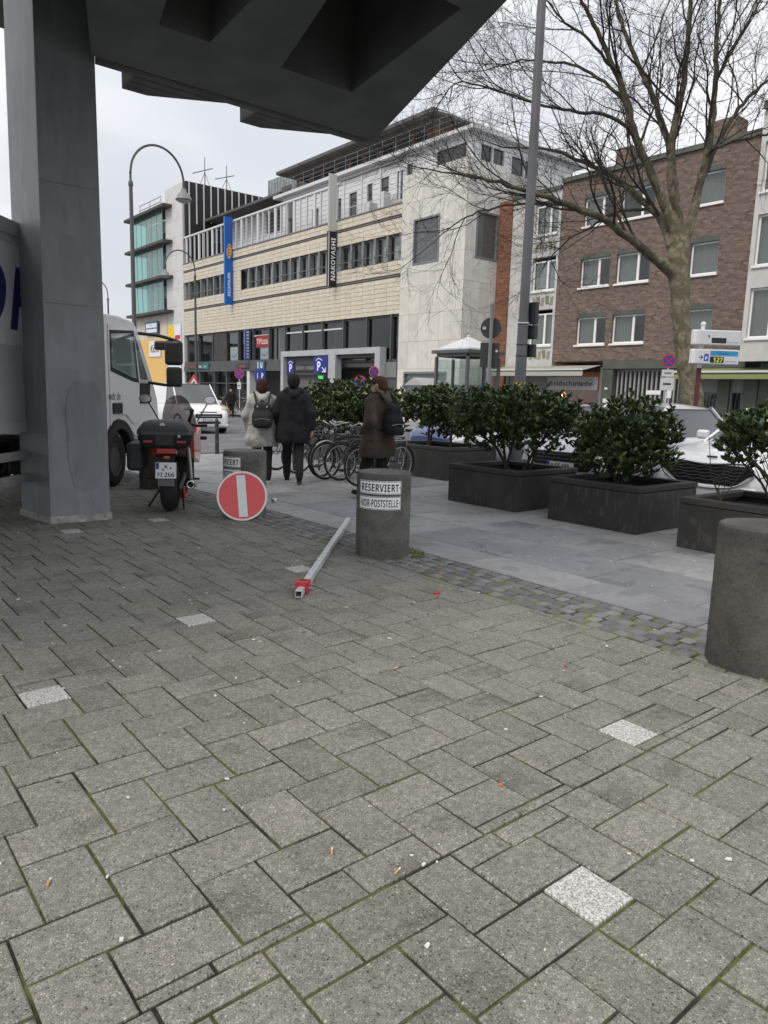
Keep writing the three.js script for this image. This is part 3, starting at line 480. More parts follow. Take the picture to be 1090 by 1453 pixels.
shrub('laurel_shrub', 'laurel with an open gap below its crown in the set-back planter', 10.05, 0.5, -10.6, [[0, 0.86, 0, 0.7, 0.36, 0.8], [0.1, 0.6, 0.5, 0.5, 0.4, 0.45], [-0.1, 0.5, 0.15, 0.45, 0.3, 0.4], [0, 0.75, -0.55, 0.45, 0.28, 0.4]], 8000, [[0, 0.3, 0, 0.8, 0.45, 0.03], [0, -0.35, 0.1, 0.85, -0.55, 0.028], [0, -0.3, -0.1, 0.8, 0, 0.024]], 504, 0.1);
shrub('laurel_hedge', 'broad laurel hedge with a level top behind the parked bicycles', 10.1, 0.5, -13.75, [[0, 0.8, -0.75, 0.75, 0.5, 0.85], [0, 0.82, 0.4, 0.75, 0.48, 0.85], [-0.1, 0.4, -0.1, 0.65, 0.42, 1.3], [0, 0.75, 1.0, 0.65, 0.42, 0.5], [0, 0.72, 1.6, 0.55, 0.4, 0.5]], 13000, [[0, -0.8, 0, 0.7, -0.9, 0.03], [0, 0, 0, 0.75, 0.1, 0.03], [0, 0.7, 0, 0.7, 0.8, 0.03]], 505, 0.105);
// ---------- large store across the street ----------
const noiseTint = (amp, f, seed) => tex(256, 3, (u, v) => { const b = 0.9 + (fbm(u, v, f, 4, seed) - 0.5) * amp; return [b, b, b]; });
const mTile = [[0.68, 0.625, 0.515], [0.71, 0.655, 0.54], [0.65, 0.595, 0.49], [0.69, 0.63, 0.52]].map((c, i) => std(c, 0.75, { map: tex(256, 2.5, (u, v) => { const b = 0.94 + (fbm(u, v * 0.5, 12, 3, 201 + i) - 0.5) * 0.14; return [b, b, b]; }) }));
const mStone = [0.7, 0.74, 0.66, 0.72].map((c, i) => std([c, c * 0.985, c * 0.945], 0.8, { map: tex(256, 2, (u, v) => { const b = 0.93 + (fbm(u, v * 0.16, 24, 3, 211 + i) - 0.5) * 0.08 + (fbm(u, v, 5, 3, 221 + i) - 0.5) * 0.1; return [b, b, b * 0.985]; }) }));
const mSlat = std([0.7, 0.71, 0.73], 0.65, { map: tex(64, 0.32, (u, v) => { const b = v < 0.1 ? 0.62 : 0.98; return [b, b, b]; }) });
const mDark = std([0.055, 0.058, 0.06], 0.7), mInner = std([0.42, 0.41, 0.39], 0.9), mBacking = std([0.2, 0.195, 0.185], 0.9), mAnth = std([0.1, 0.105, 0.11], 0.6, { map: noiseTint(0.2, 6, 231) }), mFin = std([0.19, 0.195, 0.2], 0.5), mPale = std([0.6, 0.61, 0.62], 0.6), mBlind = std([0.5, 0.5, 0.5], 0.9), mWhite = std([0.76, 0.76, 0.75], 0.6, { map: noiseTint(0.1, 5, 241) });
const glassy = (c, r = 0.06) => new THREE.MeshPhysicalMaterial({ color: lin(...c), roughness: r, specularIntensity: 1, ior: 1.6 });
const mGlassD = [[0.02, 0.024, 0.027], [0.035, 0.04, 0.043], [0.028, 0.03, 0.031], [0.05, 0.054, 0.056]].map(c => glassy(c)), mTint = [0.5, 0.62, 0.56, 0.7].map(v => new THREE.MeshPhysicalMaterial({ color: lin(v * 0.96, v, v), transmission: 1, thickness: 0, roughness: 0.02, ior: 1.55 })), mPaneClear = new THREE.MeshPhysicalMaterial({ color: lin(0.86, 0.9, 0.89), transmission: 1, thickness: 0, roughness: 0.02, ior: 1.5 });
const mZinc = std([0.36, 0.4, 0.41], 0.45, { metalness: 0.35, map: noiseTint(0.25, 8, 251) }), mRoof = std([0.13, 0.125, 0.12], 0.8, { map: noiseTint(0.25, 8, 255) }), mBrickRed = std([0.3, 0.16, 0.11], 0.9, { map: noiseTint(0.3, 20, 259) });
const X0 = 29.33;
const store = wthing('department_store', 'long store with beige terracotta bands, ribbon windows and a pale stone corner block', 'building', [X0 + 6, 0, -48]);
{
  const o = store, R = rng(61), zL = -66.3, zR = -35.0;
  part(o, 'core', bb(X0 + 5.5, X0 + 16, -0.1, 12.74, zL, zR), mInner); part(o, 'floor_slab', bb(X0 + 0.1, X0 + 5.49, 11.16, 12.76, zL, zR), mBacking); part(o, 'floor_slab', bb(X0 + 0.1, X0 + 5.49, 6.43, 9.58, zL, zR), mBacking); part(o, 'floor_slab', bb(X0 + 0.45, X0 + 5.49, 3.3, 3.58, zL, zR), mBacking);
  for (let k = 0; k < 9; k++) { part(o, 'partition', bb(X0 + 0.6, X0 + 5.48, 9.59, 11.15, zR - 0.02 - k * 3.756 - 0.12, zR - 0.02 - k * 3.756), mInner); if (k % 2 === 0) part(o, 'partition', bb(X0 + 0.6, X0 + 5.48, 3.59, 6.42, zR - 0.02 - k * 3.756 - 0.12, zR - 0.02 - k * 3.756), mInner); }
  // terracotta tiles, hung in rows with open joints
  const rows = [[12.23, 12.82, 2], [11.16, 12.03, 3], [8.8, 9.58, 3], [6.43, 8.59, 8]], tiles = [], cache = new Map();
  for (const [y0, y1, n] of rows) for (let r = 0; r < n; r++) for (let k = 0; k < 25; k++) { const z = zR - k * 1.252; tiles.push([z, y0 + (y1 - y0) * (r + 0.5) / n, (y1 - y0) / n, k]); }
  for (let r = 0; r < 6; r++) tiles.push([-55.18, 9.59 + 0.26 * (r + 0.5), 0.26, 20]);
  tiles.sort((a, b) => a[3] - b[3]); const rest = [];
  tiles.forEach(([z, y, h, k], i) => {
    const w = 1.252 - 0.022, hh = h - 0.02, key = hh.toFixed(2) + (i % 5);
    if (i < 300) { if (!cache.has(key)) cache.set(key, geo(bx(0.06, hh, w, (i % 5) * 0.0013, (i % 5) * 3.3 - (i % 5) * 3.3, 0))); const m = part(o, 'tile', cache.get(key), mTile[Math.floor(R() * 4)], { shared: true }); m.position.add(V3(X0 + 0.03, y, z - 0.626)); }
    else rest.push(bx(0.06, hh, w, X0 + 0.03, y, z - 0.626));
  });
  part(o, 'far_tiles', rest, mTile[0], { kind: 'stuff' });
  part(o, 'string_course', bb(X0 + 0.0, X0 + 0.095, 12.1, 12.15, zL, zR), mFin); part(o, 'string_course', bb(X0, X0 + 0.095, 8.67, 8.72, zL, zR), mFin);
  part(o, 'coping', bb(X0 - 0.05, X0 + 0.3, 12.83, 12.9, zL, zR), mFin);
  // ribbon windows of the first office floor
  for (let k = 0; k < 25; k++) {
    const z1 = zR - k * 1.252, z0 = z1 - 1.252; if (k === 16) continue;
    const w = part(o, 'window', [bb(X0 + 0.02, X0 + 0.3, 9.6, 11.14, z1 - 0.2, z1 - 0.01), bb(X0 + 0.22, X0 + 0.3, 9.6, 9.68, z0 + 0.0, z1 - 0.21), bb(X0 + 0.22, X0 + 0.3, 11.06, 11.14, z0, z1 - 0.21)], mFin);
    part(w, 'pane', bb(X0 + 0.26, X0 + 0.275, 9.69, 11.05, z0 + 0.005, z1 - 0.215), mPaneClear);
    if (k % 7 !== 3) part(w, 'blind', bb(X0 + 0.5, X0 + 0.52, 9.62, 11.1, z0 + 0.05 + 0.3 * (k % 3) / 2, z1 - 0.25 - 0.25 * R()), mBlind);
  }
  part(o, 'window_rail', [rod([X0 - 0.03, 10.05, zL], [X0 - 0.03, 10.05, -55.9], 0.02, 0.02, 6), rod([X0 - 0.03, 10.05, -54.4], [X0 - 0.03, 10.05, zR], 0.02, 0.02, 6)].slice(1), mFin); part(o, 'window_rail', rod([X0 - 0.03, 10.05, zL], [X0 - 0.03, 10.05, -56.5], 0.02, 0.02, 6), mFin);
  // tall glazing above the shops
  const mull = [-66.2, -63.3, -60.4, -57.85, -55.65, -53.97, -53.16, -50.63, -48.26, -45.84, -43.31, -40.81, -38.23, -35.73, -34.97];
  for (let i = 0; i < mull.length - 1; i++) {
    const a = mull[i], b = mull[i + 1], solid = i === 2;
    const w = part(o, solid ? 'grey_panel' : 'glazing', solid ? bb(X0 + 0.1, X0 + 0.3, 3.98, 6.4, a + 0.06, b - 0.06) : [bb(X0 + 0.02, X0 + 0.3, 3.6, 6.41, b - 0.12, b + 0.0), bb(X0 + 0.16, X0 + 0.29, 3.6, 3.72, a, b - 0.125), bb(X0 + 0.16, X0 + 0.29, 6.29, 6.41, a, b - 0.125)], solid ? std([0.23, 0.23, 0.22], 0.8, { map: concreteTex }) : mAnth);
    if (!solid) { part(w, 'pane', bb(X0 + 0.24, X0 + 0.26, 3.73, 6.28, a + 0.004, b - 0.13), mTint[i % 4]); if ([6, 8, 9, 10].includes(i)) part(w, 'transom', bb(X0 + 0.13, X0 + 0.232, 5.8, 5.9, a + 0.004, b - 0.13), mPale); }
  }
  // fascia with the shop names, shop fronts below
  part(o, 'fascia', bb(X0 - 0.12, X0 + 0.32, 3.08, 3.585, -66.2, -48.1), mAnth); part(o, 'fascia', bb(X0 - 0.04, X0 + 0.15, 3.59, 3.96, -66.2, -48.1), mAnth);
  const fr = [-66.1, -63.2, -60.25, -57.95, -54.02];
  for (let i = 0; i < 4; i++) { const w = part(o, 'shop_front', [bb(X0 + 0.02, X0 + 0.3, 0, 3.07, fr[i], fr[i] + 0.16), bb(X0 + 0.1, X0 + 0.3, 2.05, 2.13, fr[i] + 0.165, fr[i + 1])], mAnth); part(w, 'pane', bb(X0 + 0.4, X0 + 0.42, 0.05, 3.06, fr[i] + 0.165, fr[i + 1]), mTint[i % 4]); }
  part(o, 'pillar', bb(X0 - 0.1, X0 + 0.5, 0, 3.07, -54.0, -53.55), mPale);
  part(o, 'passage_wall', [bb(X0 + 2.7, X0 + 2.75, 0, 3.07, -53.5, -48.1)], std([0.3, 0.26, 0.19], 0.9)); part(o, 'handrail', rod([X0 + 0.3, 0.9, -49.6], [X0 + 0.3, 2.9, -48.6], 0.05, 0.05, 6), mPale);
  // car park portal
  const P = std([0.5, 0.52, 0.55], 0.55, { map: noiseTint(0.12, 5, 263) });
  part(o, 'portal_beam', bb(X0 - 0.5, X0 + 0.02, 4.08, 4.46, -48.03, -36.15), P); part(o, 'portal_post', bb(X0 - 0.5, X0 + 0.02, 0, 4.075, -48.03, -47.65), P); part(o, 'portal_post', bb(X0 - 0.5, X0 + 0.02, 0, 4.075, -41.8, -40.95), P); part(o, 'portal_post', bb(X0 - 0.5, X0 + 0.02, 0, 4.075, -36.66, -36.15), P);
  part(o, 'portal_panel', bb(X0 - 0.2, X0 - 0.02, 2.75, 4.07, -47.64, -41.81), mDark); part(o, 'ramp_wall', bb(X0 + 2.6, X0 + 2.74, 0, 3.28, -40.9, -36.7), std([0.42, 0.35, 0.26], 0.9)); part(o, 'ramp_ceiling', bb(X0 - 0.3, X0 + 0.6, 3.85, 4.07, -40.94, -36.67), mDark);
  part(o, 'ramp_gate', bb(X0 + 0.1, X0 + 0.2, 0, 2.72, -47.6, -41.85), std([0.12, 0.12, 0.12], 0.7)); part(o, 'side_bay', [bb(X0 + 0.05, X0 + 0.4, 0, 2.55, -36.1, -35.05)], mAnth); part(o, 'side_lintel', bb(X0 - 0.05, X0 + 0.4, 2.6, 3.55, -36.1, -35.05), mFin);
  // pale stone corner block, clad in slabs
  const zc = -29.59, wins = [[-33.91, -31.65, 9.1, 11.7]], low = [-34.4, -30.6, 0.2, 2.93], top = 14.3;
  part(o, 'corner_core', [bb(X0 + 0.5, 36, 0, top - 0.05, zR + 0.02, zc - 0.45)], mInner);
  for (let r = 0; r < 9; r++) {
    const y0 = -0.1 + r * 1.6, y1 = Math.min(y0 + 1.6, top);
    for (let k = 0; k < 6; k++) {
      const z0 = zR + k * 0.9017, z1 = z0 + 0.9017; let g = bb(X0, X0 + 0.05, y0 + 0.006, y1 - 0.006, z0 + 0.006, z1 - 0.006);
      const clipPieces = (ww) => { const s = []; const [a, b, c, d] = ww; const zz = [z0, Math.min(Math.max(a, z0), z1), Math.min(Math.max(b, z0), z1), z1], yy = [y0, Math.min(Math.max(c, y0), y1), Math.min(Math.max(d, y0), y1), y1]; for (let i = 0; i < 3; i++) for (let j = 0; j < 3; j++) if (!(i === 1 && j === 1) && zz[i + 1] - zz[i] > 0.02 && yy[j + 1] - yy[j] > 0.02) s.push([zz[i], zz[i + 1], yy[j], yy[j + 1]]); return s; };
      const W = [wins[0], low].find(w => z0 < w[1] && z1 > w[0] && y0 < w[3] && y1 > w[2]);
      const rects = W ? clipPieces(W) : [[z0, z1, y0, y1]];
      for (const [a, b, c, d] of rects) part(o, 'stone_slab', bb(X0, X0 + 0.05, c + (c === y0 ? 0.006 : 0), d - (d === y1 ? 0.006 : 0), a + (a === z0 ? 0.005 : 0), b - (b === z1 ? 0.005 : 0)), mStone[(r * 5 + k * 3) % 4]);
    }
    for (let k = 0; k < 5; k++) {
      const x0 = X0 + 0.055 + k * 0.62, x1 = k === 4 ? 32.6 : x0 + 0.62, W = [30.15, 31.92, 9.15, 11.7];
      const hit = x0 < W[1] && x1 > W[0] && y0 < W[3] && y1 > W[2], rs = hit ? [] : [[x0, x1, y0, y1]];
      if (hit) { if (y0 < W[2]) rs.push([x0, x1, y0, W[2]]); if (y1 > W[3]) rs.push([x0, x1, W[3], y1]); if (x0 < W[0]) rs.push([x0, W[0], Math.max(y0, W[2]), Math.min(y1, W[3])]); if (x1 > W[1]) rs.push([W[1], x1, Math.max(y0, W[2]), Math.min(y1, W[3])]); }
      for (const [a, b, c, d] of rs) if (b - a > 0.02 && d - c > 0.02) part(o, 'stone_slab', bb(a + 0.004, b - 0.004, c + 0.006, d - 0.006, zc - 0.05, zc), mStone[(r * 3 + k) % 4]);
    }
  }
  const frameX = (a, b, c, d, t, m) => [bb(X0 - 0.03, X0 + 0.3, c, c + t, a, b), bb(X0 - 0.03, X0 + 0.3, d - t, d, a, b), bb(X0 - 0.03, X0 + 0.3, c + t, d - t, a, a + t), bb(X0 - 0.03, X0 + 0.3, c + t, d - t, b - t, b)];
  let w = part(o, 'display_window', frameX(-33.9, -31.66, 9.11, 11.69, 0.1), mFin); part(w, 'pane', bb(X0 + 0.1, X0 + 0.13, 9.22, 11.58, -33.79, -31.77), glassy([0.1, 0.105, 0.11], 0.08));
  w = part(o, 'display_window', [bb(30.16, 31.91, 9.16, 9.26, zc - 0.3, zc + 0.03), bb(30.16, 31.91, 11.59, 11.69, zc - 0.3, zc + 0.03), bb(30.16, 30.26, 9.27, 11.58, zc - 0.3, zc + 0.03), bb(31.81, 31.91, 9.27, 11.58, zc - 0.3, zc + 0.03)], mFin); part(w, 'pane', bb(30.27, 31.8, 9.27, 11.58, zc - 0.13, zc - 0.1), glassy([0.1, 0.105, 0.1], 0.1));
  w = part(o, 'display_window', frameX(-34.39, -30.61, 0.21, 2.92, 0.1), mFin); part(w, 'pane', bb(X0 + 0.1, X0 + 0.13, 0.32, 2.81, -34.28, -30.72), glassy([0.07, 0.1, 0.1]));
  // set-back white storey with windows behind a terrace
  const xs = 30.9, up = [[-33.9, -31.3, 14.6, 15.75], [-36.6, -35.9, 14.0, 15.6], [-37.5, -36.8, 13.6, 15.4], [-39.2, -38.2, 13.4, 15.3], [-40.6, -39.9, 13.5, 15.2], [-42.6, -41.6, 13.3, 15.0], [-44.2, -43.4, 13.2, 14.9], [-47.2, -46.2, 13.1, 14.7], [-50.9, -49.6, 13.0, 15.9]];
  part(o, 'upper_wall', wallX(xs, -51.3, -30.9, 12.9, 16.2, up, 0.3), mSlat); part(o, 'upper_wall', wallZ(-30.9, xs + 0.31, 40, 12.9, 16.2, [[31.5, 33.6, 14.4, 15.7], [34.1, 36.6, 14.2, 15.6]], 0.3), mSlat);
  for (const [a, b, c, d] of up) { const f = part(o, 'window', [bb(xs - 0.02, xs + 0.12, c, d, a, a + 0.07), bb(xs - 0.02, xs + 0.12, c, d, b - 0.07, b), bb(xs - 0.02, xs + 0.12, c, c + 0.07, a + 0.075, b - 0.075)], mPale); part(f, 'pane', bb(xs + 0.1, xs + 0.15, c + 0.075, d - 0.005, a + 0.075, b - 0.075), mGlassD[Math.abs(Math.round(a)) % 4]); }
  for (const [a, b, c, d] of [[31.5, 33.6, 14.4, 15.7], [34.1, 36.6, 14.2, 15.6]]) { const f = part(o, 'window', [bb(a, a + 0.08, c, d, -31.1, -30.88), bb(b - 0.08, b, c, d, -31.1, -30.88), bb((a + b) / 2 - 0.05, (a + b) / 2 + 0.05, c, d, -31.1, -30.88)], mPale); part(f, 'pane', bb(a + 0.085, b - 0.085, c, d, -31.06, -31.02), mGlassD[1]); }
  // terrace side wing with dark louvres, further back
  part(o, 'louvre_wing', bb(33.2, 44, 12.9, 16.8, -65.4, -51.4), mSlat);
  for (let k = 0; k < 5; k++) { const a = -64.6 + k * 2.7, f = part(o, 'louvre', [bb(33.12, 33.19, 13.1, 14.3, a, a + 1.9)], mDark); part(f, 'glass', bb(33.08, 33.115, 13.15, 14.25, a + 0.1, a + 0.9), mGlassD[2]); }
  for (let k = 0; k < 4; k++) { const a = -57.6 + k * 1.6, f = part(o, 'louvre', bb(33.12, 33.19, 14.9, 16.5, a, a + 1.25), mDark); for (let q = 0; q < 5; q++) part(f, 'blade', bb(33.06, 33.115, 15.0 + q * 0.32, 15.06 + q * 0.32, a, a + 1.25), mFin); }
  // white pergola of flat posts under a rail along the roof edge
  part(o, 'pergola_rail', bb(X0 + 0.05, X0 + 0.25, 15.12, 15.26, zL, -41.6), mPale); part(o, 'pergola_rail', bb(X0 + 0.05, X0 + 0.25, 15.3, 15.36, -41.5, -35.2), mFin);
  for (let k = 0; k < 28; k++) { const z = -65.9 + k * 0.88; part(o, 'pergola_post', bb(X0 + 0.08, X0 + 0.2, 12.91, 15.11, z, z + (k % 3 ? 0.09 : 0.26)), mPale); }
  for (let k = 0; k < 4; k++) part(o, 'pergola_post', bb(X0 + 0.1, X0 + 0.18, 12.91, 15.29, -41.2 + k * 1.9, -41.1 + k * 1.9), mPale);
  part(o, 'parapet_rail', [rod([X0 + 0.1, 13.5, -41], [X0 + 0.1, 13.5, -35.2], 0.025, 0.025, 6)], mPale);
  part(o, 'rooftop_unit', rb(0.7, 0.8, 0.9, 0.05, 30.2, 13.3, -39.4), mPale); part(o, 'rooftop_unit', rb(0.6, 1.2, 0.6, 0.05, 30.25, 13.5, -37.9), mPale); 
  // cornice, railing and penthouse under a wide flat roof
  part(o, 'cornice', bb(xs - 0.45, 41, 16.21, 16.42, -52, -30.5), mPale);
  for (let k = 0; k < 17; k++) part(o, 'railing_post', rod([xs - 0.35, 16.42, -51.8 + k * 1.32], [xs - 0.35, 17.35, -51.8 + k * 1.32], 0.02, 0.02, 5), mFin);
  for (let k = 1; k < 7; k++) part(o, 'railing_post', rod([xs - 0.35 + k * 1.4, 16.42, -30.65], [xs - 0.35 + k * 1.4, 17.35, -30.65], 0.02, 0.02, 5), mFin);
  for (const y of [16.75, 17.05, 17.35]) { part(o, 'railing_bar', rod([xs - 0.35, y, -51.8], [xs - 0.35, y, -30.65], 0.016, 0.016, 5), mFin); part(o, 'railing_bar', rod([xs - 0.35, y, -30.65], [40, y, -30.65], 0.016, 0.016, 5), mFin); }
  part(o, 'penthouse_wall', bb(32.6, 42, 16.43, 18.1, -52, -35.8), mBrickRed);
  for (let k = 0; k < 9; k++) { const a = -51.5 + k * 1.7, f = part(o, 'window', bb(32.52, 32.59, 16.6, 18.0, a, a + 1.4), mFin); part(f, 'pane', bb(32.49, 32.515, 16.7, 17.9, a + 0.07, a + 1.33), mGlassD[k % 4]); }
  part(o, 'roof', [plan([[31.0, -52.5], [31.0, -34.4], [43, -34.4], [43, -52.5]], 18.2, 18.42), bb(31.6, 42, 18.1, 18.195, -52, -35)], mRoof);
  part(o, 'roof', bb(31.4, 43, 16.9, 17.1, -66, -52.6), mRoof);
  const rail2 = []; for (let k = 0; k < 5; k++) part(o, 'awning_bar', rod([31.4 + k * 2, 17.7, -33.0], [31.4 + k * 2, 18.3, -34.4], 0.03, 0.03, 5), mPale); part(o, 'awning_rail', rod([31, 17.7, -33.0], [41, 17.7, -33.0], 0.04, 0.04, 6), mPale);
  part(o, 'zinc_box', [bb(36, 42, 16.8, 20.65, -62.4, -57.9)], mZinc); part(o, 'zinc_opening', bb(35.95, 35.995, 17.2, 19.6, -59.9, -58.3), mDark); for (let k = 0; k < 9; k++) part(o, 'standing_seam', bb(35.96, 35.998, 17, 20.6, -62.2 + k * 0.5, -62.16 + k * 0.5), mZinc);
  for (let k = 0; k < 9; k++) part(o, 'standing_seam', bb(36.3 + k * 0.6, 36.34 + k * 0.6, 17, 20.6, -57.898, -57.86), mZinc);
  part(o, 'roof_vent', bb(37.5, 39, 18, 20.2, -55, -53.5), mZinc);
}
// ---------- tower with glass bay at the far end of the store ----------
{
  const o = wthing('tower_building', 'white tower with stacked green glass bays and a black striped side wall', 'building', [X0 + 5, 0, -72]), top = 20.05;
  part(o, 'white_wall', [bb(X0, X0 + 8, 0, top, -70.2, -66.32)], mWhite);
  for (let k = 0; k < 12; k++) part(o, 'wall_joint', bb(X0 - 0.004, X0 + 0.01, 1.5 + k * 1.55, 1.515 + k * 1.55, -70.2, -66.32), mFin);
  part(o, 'black_wall', bb(X0 + 0.2, 43, 12.9, top + 0.1, -66.31, -66.0), std([0.012, 0.012, 0.014], 0.6));
  const R = rng(71); for (let k = 0; k < 17; k++) { const x = 29.8 + k * 0.72 + (k > 11 ? (k - 11) * 0.7 : 0), d = [1, 6].includes(k) ? 16.5 : k > 2 && k < 8 ? 16.6 : 12.95; part(o, 'white_fin', bb(x, x + 0.1, d + R() * 0.3, top + 0.12, -65.995, -65.9), mWhite); }
  const bw = part(o, 'window', bb(32.2, 37.6, 15.2, 16.35, -65.998, -65.93), mFin); part(bw, 'pane', bb(32.3, 37.5, 15.3, 16.25, -65.925, -65.9), glassy([0.06, 0.075, 0.11])); part(bw, 'neon_strip', bb(32.2, 37.6, 16.36, 16.46, -65.95, -65.85), std([0.75, 0.45, 0.6], 0.5));
  part(o, 'bay_core', bb(X0 + 1.6, X0 + 9, 0, 18.2, -78.4, -70.21), std([0.66, 0.66, 0.65], 0.8));
  for (let f = 0; f < 3; f++) {
    const y0 = 8.95 + f * 3.2, y1 = y0 + 2.92;
    for (let k = 0; k < 6; k++) { const z0 = -78.3 + k * 1.35, g = part(o, 'glass_panel', bb(X0 - 0.32, X0 - 0.3, y0, y1, z0, z0 + 1.33), new THREE.MeshPhysicalMaterial({ color: lin(0.7, 0.9, 0.87), transmission: 0.9, thickness: 0, roughness: 0.05, ior: 1.5 })); part(g, 'edge', bb(X0 - 0.34, X0 - 0.28, y0, y1, z0 + 1.332, z0 + 1.348), std([0.3, 0.4, 0.38], 0.4)); }
    part(o, 'glass_panel', bb(X0 - 0.28, X0 + 1.5, y0, y1, -78.36, -78.32), new THREE.MeshPhysicalMaterial({ color: lin(0.68, 0.88, 0.85), transmission: 0.9, thickness: 0, roughness: 0.05 }));
    for (const z of [-76.5, -73.4]) part(o, 'inner_column', bb(X0 + 0.6, X0 + 0.9, y0, y1, z, z + 0.4), std(0.3, 0.7)); part(o, 'inner_partition', bb(X0 + 1.4, X0 + 1.55, y0, y0 + 1.6, -75.5, -72.2), std([0.1, 0.11, 0.11], 0.7));
  }
  for (let f = 0; f < 4; f++) part(o, 'ledge', [bb(X0 - 0.9, X0 + 1.6, 8.67 + f * 3.2, 8.92 + f * 3.2, -78.85, -70.21), bb(X0 - 0.9, X0 - 0.01, 8.67 + f * 3.2, 8.92 + f * 3.2, -70.205, -68.6)].slice(0, 1), std([0.3, 0.29, 0.27], 0.8, { map: concreteTex })); for (let f = 0; f < 4; f++) part(o, 'ledge_end', bb(X0 - 0.9, X0 - 0.005, 8.67 + f * 3.2, 8.92 + f * 3.2, -70.2, -68.6), std([0.3, 0.29, 0.27], 0.8, { map: concreteTex }));
  for (const y of [19.0, 19.45]) part(o, 'roof_rail', rod([X0 - 0.4, y, -75.6], [X0 - 0.4, y, -70.25], 0.06, 0.06, 6), mPale); for (const z of [-75.6, -73, -70.3]) part(o, 'rail_post', rod([X0 - 0.4, 18.5, z], [X0 - 0.4, 19.45, z], 0.06, 0.06, 6), mPale);
  part(o, 'street_wall', bb(X0 - 0.05, X0 + 1.58, 0, 8.66, -79.2, -70.21), mTile[0]); part(o, 'orange_panel', bb(X0 - 0.1, X0 - 0.055, 0.3, 6.4, -79.1, -70.6), std([0.72, 0.47, 0.16], 0.7));
  for (const [x, z, h] of [[32.2, -67.6, 3.0], [34.3, -67.3, 2.6]]) { part(o, 'antenna', [rod([x, top, z], [x, top + h, z], 0.06, 0.04, 5), rod([x - 1.2, top + h * 0.45, z], [x + 0.8, top + h * 0.72, z], 0.05, 0.05, 5), rod([x, top + h * 0.55, z], [x + 0.7, top, z], 0.03, 0.03, 4), rod([x, top + h * 0.55, z], [x - 0.7, top, z], 0.03, 0.03, 4)], mFin); }
}
// distant block that closes the street
{
  const o = wthing('distant_building', 'pale low building closing the far end of the street', 'building', [10, 0, -122]);
  part(o, 'wall', bb(-10, 27.5, -0.1, 9.2, -130, -120), std([0.5, 0.5, 0.5], 0.8, { map: noiseTint(0.15, 5, 271) })); part(o, 'roof', bb(-10.3, 27.8, 9.21, 9.6, -130.3, -119.7), mRoof);
  for (let f = 0; f < 2; f++) for (let k = 0; k < 14; k++) { const w = part(o, 'window', bb(-9 + k * 2.6, -7.4 + k * 2.6, 1.8 + f * 3.6, 4 + f * 3.6, -119.998, -119.9), mFin); part(w, 'pane', bb(-8.9 + k * 2.6, -7.5 + k * 2.6, 1.9 + f * 3.6, 3.9 + f * 3.6, -119.895, -119.86), mGlassD[k % 4]); }
}
// ---------- brick house, its white stair house and the white neighbour ----------
const brickTex = tex(1024, 2.0, (u, v, i, j) => {
  const row = Math.floor(v * 25.6 * 0.999), rows = 25, r = Math.floor(v * rows), fv = v * rows - r, off = (r % 2) * 0.5 + hash(r, 3, 5) * 0.1, cu = u * 8 + off, c = Math.floor(cu), fu = cu - c, h = hash(((c % 8) + 8) % 8, r, 17), h2 = hash(((c % 8) + 8) % 8, r, 23);
  const joint = fv < 0.15 || fu < 0.045; if (joint) { const m = 0.45 + (fbm(u, v, 60, 2, 5) - 0.5) * 0.2; return [m, m * 0.95, m * 0.9]; }
  const t = 0.9 + h * 0.22, n = (fbm(u, v, 80, 2, 9) - 0.5) * 0.14; return h2 > 0.82 ? [0.37 * t + n, 0.325 * t + n, 0.3 * t + n] : h2 > 0.6 ? [0.475 * t + n, 0.41 * t + n, 0.37 * t + n] : [0.43 * t + n, 0.365 * t + n, 0.33 * t + n];
});
const brickBump = tex(512, 2.0, (u, v) => { const r = Math.floor(v * 25), fv = v * 25 - r, cu = u * 8 + (r % 2) * 0.5 + hash(r, 3, 5) * 0.1, fu = cu - Math.floor(cu), b = fv < 0.15 || fu < 0.045 ? 0.2 : 0.75; return [b, b, b]; }, false);
const mBrick = std(1, 0.92, { map: brickTex, bumpMap: brickBump, bumpScale: 0.012 }), mOrangeBrick = std([1.3, 0.82, 0.62], 0.92, { map: brickTex, bumpMap: brickBump, bumpScale: 0.01 });
const mGreen = std([0.105, 0.12, 0.1], 0.7, { map: noiseTint(0.2, 6, 281) }), mFrame = std([0.78, 0.78, 0.77], 0.45), mPlaster = std([0.66, 0.66, 0.64], 0.85, { map: noiseTint(0.2, 5, 285) }), mRoom = std([0.4, 0.38, 0.35], 0.95), mCurtain = [std([0.3, 0.3, 0.3], 0.95), std([0.4, 0.39, 0.37], 0.95), std([0.19, 0.19, 0.185], 0.95)];
